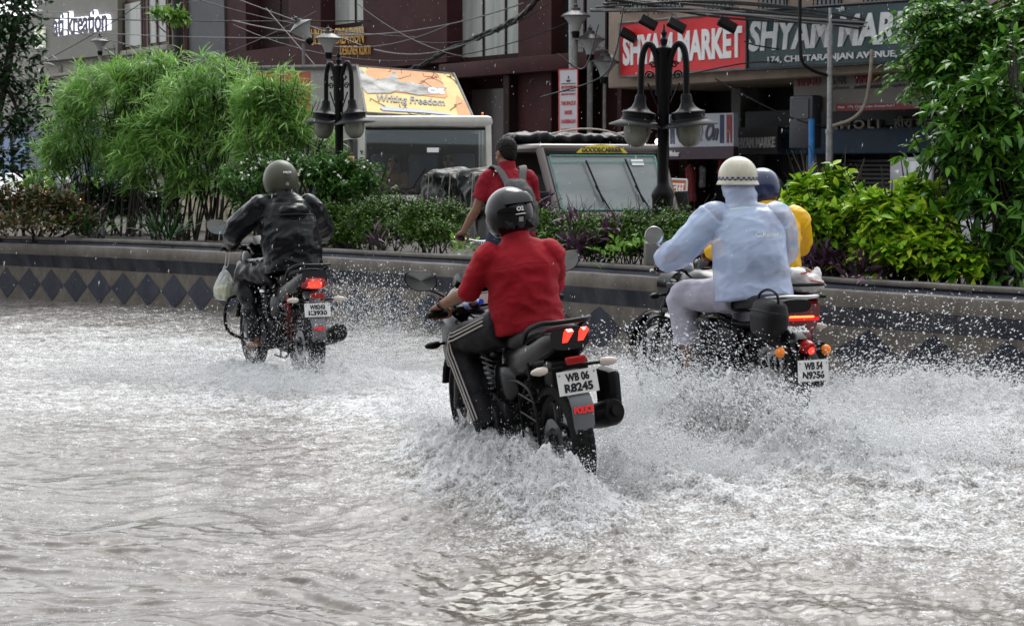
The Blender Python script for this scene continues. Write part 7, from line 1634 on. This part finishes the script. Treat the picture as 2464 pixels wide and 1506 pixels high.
# stumps / square posts in the planter
for px, s_f, lb in ((1572, .985, 'short square stone post in the planter left of the pale blue sleeve'), (237, .975, 'short square stone post under the left bushes')):
    s_ = wall_s(px) * s_f; q = base_at(px, s_, .68); w = MB(); w.bbox(q + V3(-.085, -.085, 0), q + V3(.085, .085, .30 if px > 1000 else .22), .015); props(w.build('stone_post', m_concr, smooth=True), lb, 'post')
# blue bundle right of the lamp behind the pale blue shoulder
mb = MB(); c = P(1672, 540, 262); mb.ell(c, (.07, .06, .06)); mb.ell(c + V3(.03, 0, -.05), (.06, .06, .05)); V, Fc = fuse(mb, .01, 1, lambda V: np.array([.012 * mn.noise(Vector(q) * 30) for q in V]))
props(link_mesh('blue_cloth_bundle', V, Fc, mat('sky_blue_cloth', (.05, .25, .50), .5), smooth=True), 'small sky blue bundle in the bushes behind the pale blue shoulder', 'bundle')

plant('dark_undergrowth_fill', 'added undergrowth darkening the gap behind the stems of the leftmost narrow leaved bush', 'shrub', base_at(300, 172), [B(260, 500, 171, 60, 45), B(330, 490, 170, 60, 50), B(220, 460, 170, 45, 45), B(390, 500, 172, 35, 45)], 2200, .12, .05, lm_dark, 98, droop=.3, gap=.4, stem_n=12, up=.3)  # leaves added to darken the pale view between the stems
plant('dark_undergrowth_fill', 'added undergrowth darkening the gap below the round shrubs beside the black raincoat', 'shrub', base_at(700, 198), [B(640, 520, 197, 55, 45), B(720, 530, 199, 70, 45), B(800, 530, 203, 60, 38), B(600, 470, 195, 45, 40)], 2200, .11, .045, lm_dark, 99, droop=.3, gap=.4, stem_n=12, up=.3)  # dark leaf filling added to hide the pale background under the round shrubs

# ================================================================== FLYING WATER
m_drop = bpy.data.materials.new('water_drop'); m_drop.use_nodes = True
_n = m_drop.node_tree.nodes; _l = m_drop.node_tree.links; _b = _n['Principled BSDF']; _b.inputs['Base Color'].default_value = (.90, .91, .92, 1); _b.inputs['Roughness'].default_value = .15; _b.inputs['IOR'].default_value = 1.33
_t = _n.new('ShaderNodeBsdfTranslucent'); _t.inputs['Color'].default_value = (.95, .96, .97, 1); _mx = _n.new('ShaderNodeMixShader'); _mx.inputs[0].default_value = .5
_l.new(_b.outputs[0], _mx.inputs[1]); _l.new(_t.outputs[0], _mx.inputs[2]); _l.new(_mx.outputs[0], _n['Material Output'].inputs[0])
def drops(name, label, pos, vel, size, el=1.8, seed=0):
    n = len(pos); r = np.random.default_rng(seed); d = vel / (np.linalg.norm(vel, axis=1, keepdims=True) + 1e-9); ref = r.normal(0, 1, (n, 3)); s = np.cross(d, ref); s /= np.linalg.norm(s, axis=1, keepdims=True); u = np.cross(d, s)
    a = size[:, None]; e = (el * r.uniform(.6, 1.5, n))[:, None]
    V = np.stack([pos + d * a * e, pos + s * a, pos + u * a * .8, pos - s * a * .9, pos - u * a, pos - d * a * e * .7], 1).reshape(-1, 3)
    q = np.array([[0, 1, 2], [0, 2, 3], [0, 3, 4], [0, 4, 1], [5, 2, 1], [5, 3, 2], [5, 4, 3], [5, 1, 4]])
    F_ = ((np.arange(n) * 6)[:, None, None] + q[None]).reshape(-1, 3)
    o = link_mesh(name, V, F_, m_drop, smooth=True); props(o, label, 'spray', kind='stuff'); return o
def cloud(n, pts, zmax, zpow, spread, r, szlo=.0011, szhi=.0050, v=(0, 0, 1), z0=0.0):
    """n drops above a ground polyline (photo px,py); z = zmax * u**zpow"""
    W = np.array(smooth_path([G2(*q) for q in pts], 8)); k = r.uniform(0, len(W) - 1.001, n); i = k.astype(int); f = (k - i)[:, None]; p = W[i] * (1 - f) + W[i + 1] * f
    zm = np.interp(k / (len(W) - 1), np.linspace(0, 1, len(zmax)), zmax); u = r.random(n) ** zpow; z = zm * u
    p = p + r.normal(0, 1, (n, 3)) * np.array(spread) * (.4 + u[:, None]); p[:, 2] = np.abs(z + z0 + .01)
    sz = szlo + (szhi - szlo) * r.random(n) ** 4.0; vv = np.array(v)[None] * 1.0 + r.normal(0, .45, (n, 3))
    return p, vv, sz
def spray(label, lst, seed):
    r = np.random.default_rng(seed); A = [cloud(*a[:5], r, **a[5]) for a in lst]
    drops('water_spray', label, np.concatenate([a[0] for a in A]), np.concatenate([a[1] for a in A]), np.concatenate([a[2] for a in A]), seed=seed)
spray('spray of white droplets thrown up around the wheels of the leftmost motorcycle', [
    (16000, [(130, 905), (300, 915), (470, 925), (590, 925)], [.10, .30, .42, .30], 1.6, (.16, .30, 0), dict(v=(-1, 0, .5))),
    (2200, [(300, 900), (560, 910)], [.45, .62], 1.3, (.2, .3, 0), dict(v=(-1, 0, .5), szhi=.006)),
    (26000, [(720, 925), (830, 910), (930, 890), (1060, 885)], [.55, .85, .62, .30], 2.0, (.20, .35, 0), dict(v=(.3, 0, 1))),
    (18000, [(560, 935), (680, 950), (800, 950), (950, 935)], [.14, .24, .30, .12], 1.4, (.14, .25, 0), dict(v=(.2, 0, 1))),
    (3500, [(760, 920), (960, 900)], [.95, .75], 1.0, (.2, .35, 0), dict(v=(.3, 0, 1), szlo=.002, szhi=.006))], 1)
spray('spray and torn drops around the wheels of the police motorcycle', [
    (26000, [(1040, 1095), (1150, 1150), (1255, 1195), (1335, 1245), (1410, 1290)], [.20, .28, .33, .31, .14], 1.3, (.09, .16, 0), dict(v=(-.6, -.3, .8))),
    (24000, [(1425, 1190), (1520, 1180), (1640, 1170), (1760, 1150)], [.30, .40, .30, .15], 1.5, (.10, .22, 0), dict(v=(.8, 0, .8))),
    (3000, [(1000, 1020), (1090, 1050)], [.30, .34], 1.4, (.14, .2, 0), dict(v=(-.8, 0, .6))),
    (1500, [(1120, 1150), (1400, 1180)], [.45, .60], 1.1, (.10, .12, 0), dict(v=(-.2, -.2, 1), szlo=.001, szhi=.003)),
    (3500, [(1420, 1130), (1600, 1080)], [.75, .70], 1.5, (.18, .4, 0), dict(v=(.5, 0, 1)))], 2)
spray('dense white splash around the classic motorcycle and along the wall to the right', [
    (20000, [(1400, 1010), (1500, 1030), (1600, 1040)], [.40, .50, .45], 1.8, (.16, .35, 0), dict(v=(-1, 0, .5), szhi=.007)),
    (52000, [(1560, 1075), (1700, 1085), (1860, 1110), (2010, 1130), (2150, 1130)], [.40, .48, .46, .34, .2], 1.25, (.14, .25, 0), dict(v=(-.8, 0, .6), szhi=.007)),
    (7000, [(1590, 1050), (1800, 1075)], [.75, .60], 1.3, (.2, .3, 0), dict(v=(-1, 0, .45), szlo=.002, szhi=.007)),
    (34000, [(1980, 1010), (2100, 990), (2280, 985), (2480, 1010)], [.26, .34, .34, .34], 1.8, (.2, .40, 0), dict(v=(1, 0, .35), szhi=.008)),
    (4500, [(1960, 1000), (2130, 980), (2320, 980), (2480, 1000)], [.80, .72, .80, .70], 1.2, (.2, .4, 0), dict(v=(1, 0, .4), szlo=.0015, szhi=.008)),
    (20000, [(2000, 1110), (2200, 1110), (2470, 1120)], [.16, .22, .30], 1.3, (.2, .25, 0), dict(v=(1, 0, .4), szhi=.007))], 3)
# spatter hopping over the whole flooded surface
r = np.random.default_rng(8); n = 26000; yy = np.exp(r.uniform(math.log(7.2), math.log(17), n)); xx = r.uniform(-1, 1, n) * yy * .36; dens = .35 + .65 * sstep(-2.5, 2.5, xx + .25 * (yy - 8)); k = r.random(n) < dens
p = np.stack([xx, yy, .012 + .06 * r.random(n) ** 3], 1)[k]; drops('water_spatter', 'tiny drops bouncing off the flooded road in the rain', p, r.normal(0, .5, p.shape) + V3(0, 0, 1), .0012 + .0030 * r.random(len(p)) ** 3, seed=9)
# rain in the air
n = 5200; yy = r.uniform(4, 30, n); xx = r.uniform(-1, 1, n) * yy * .36; zz = r.uniform(0, 6, n); p = np.stack([xx, yy, zz], 1)
drops('falling_rain', 'fine rain drops falling through the whole street', p, np.tile(V3(-.12, 0, -1), (n, 1)), np.full(n, .0011), el=7, seed=10)

# fine mist: far smaller drops, thousands per handful, that read as soft white veils
def mist(label, lst, seed):
    r = np.random.default_rng(seed); A = [cloud(*a[:5], r, **a[5]) for a in lst]; p = np.concatenate([a[0] for a in A]); n = len(p)
    sz = (.0007 + .0011 * r.random(n) ** 2)[:, None, None]; T = np.array([[1, 1, 1], [-1, -1, 1], [-1, 1, -1], [1, -1, -1]], float)
    q = r.normal(0, 1, (n, 3, 3)); V = (p[:, None] + sz * (T @ q[:, :, :].transpose(0, 2, 1)) * .8).reshape(-1, 3); F_ = ((np.arange(n) * 4)[:, None, None] + np.array([[0, 1, 2], [0, 3, 1], [0, 2, 3], [1, 3, 2]])[None]).reshape(-1, 3)
    props(link_mesh('water_mist', V, F_, m_drop), label, 'mist', kind='stuff')
mist('veil of fine white mist around the leftmost motorcycle and along its wake', [
    (36000, [(560, 940), (680, 955), (820, 950), (980, 930)], [.16, .28, .34, .18], 1.6, (.16, .3, 0), {}), (30000, [(720, 925), (900, 900), (1060, 900)], [.50, .60, .35], 2.2, (.2, .4, 0), {}), (20000, [(150, 910), (400, 920), (580, 925)], [.12, .28, .36], 2.0, (.2, .4, 0), {})], 21)
mist('veil of fine white mist in front of the police motorcycle wheels', [
    (60000, [(1030, 1095), (1150, 1150), (1255, 1195), (1335, 1245), (1410, 1290)], [.20, .26, .30, .28, .14], 1.2, (.08, .12, 0), {}), (45000, [(1425, 1200), (1520, 1190), (1640, 1180), (1780, 1150)], [.26, .36, .28, .14], 1.4, (.10, .2, 0), {}), (16000, [(980, 1030), (1090, 1060)], [.26, .30], 1.5, (.16, .2, 0), {})], 22)
mist('veil of fine white mist around the classic motorcycle and the wall to its right', [
    (100000, [(1540, 1085), (1700, 1090), (1860, 1115), (2010, 1135), (2200, 1140)], [.36, .46, .44, .34, .2], 1.35, (.14, .22, 0), {}), (60000, [(1990, 1010), (2120, 995), (2300, 990), (2490, 1010)], [.18, .24, .26, .26], 1.6, (.2, .35, 0), {}), (30000, [(1400, 1020), (1500, 1040), (1600, 1050)], [.34, .42, .36], 1.8, (.18, .35, 0), {})], 23)
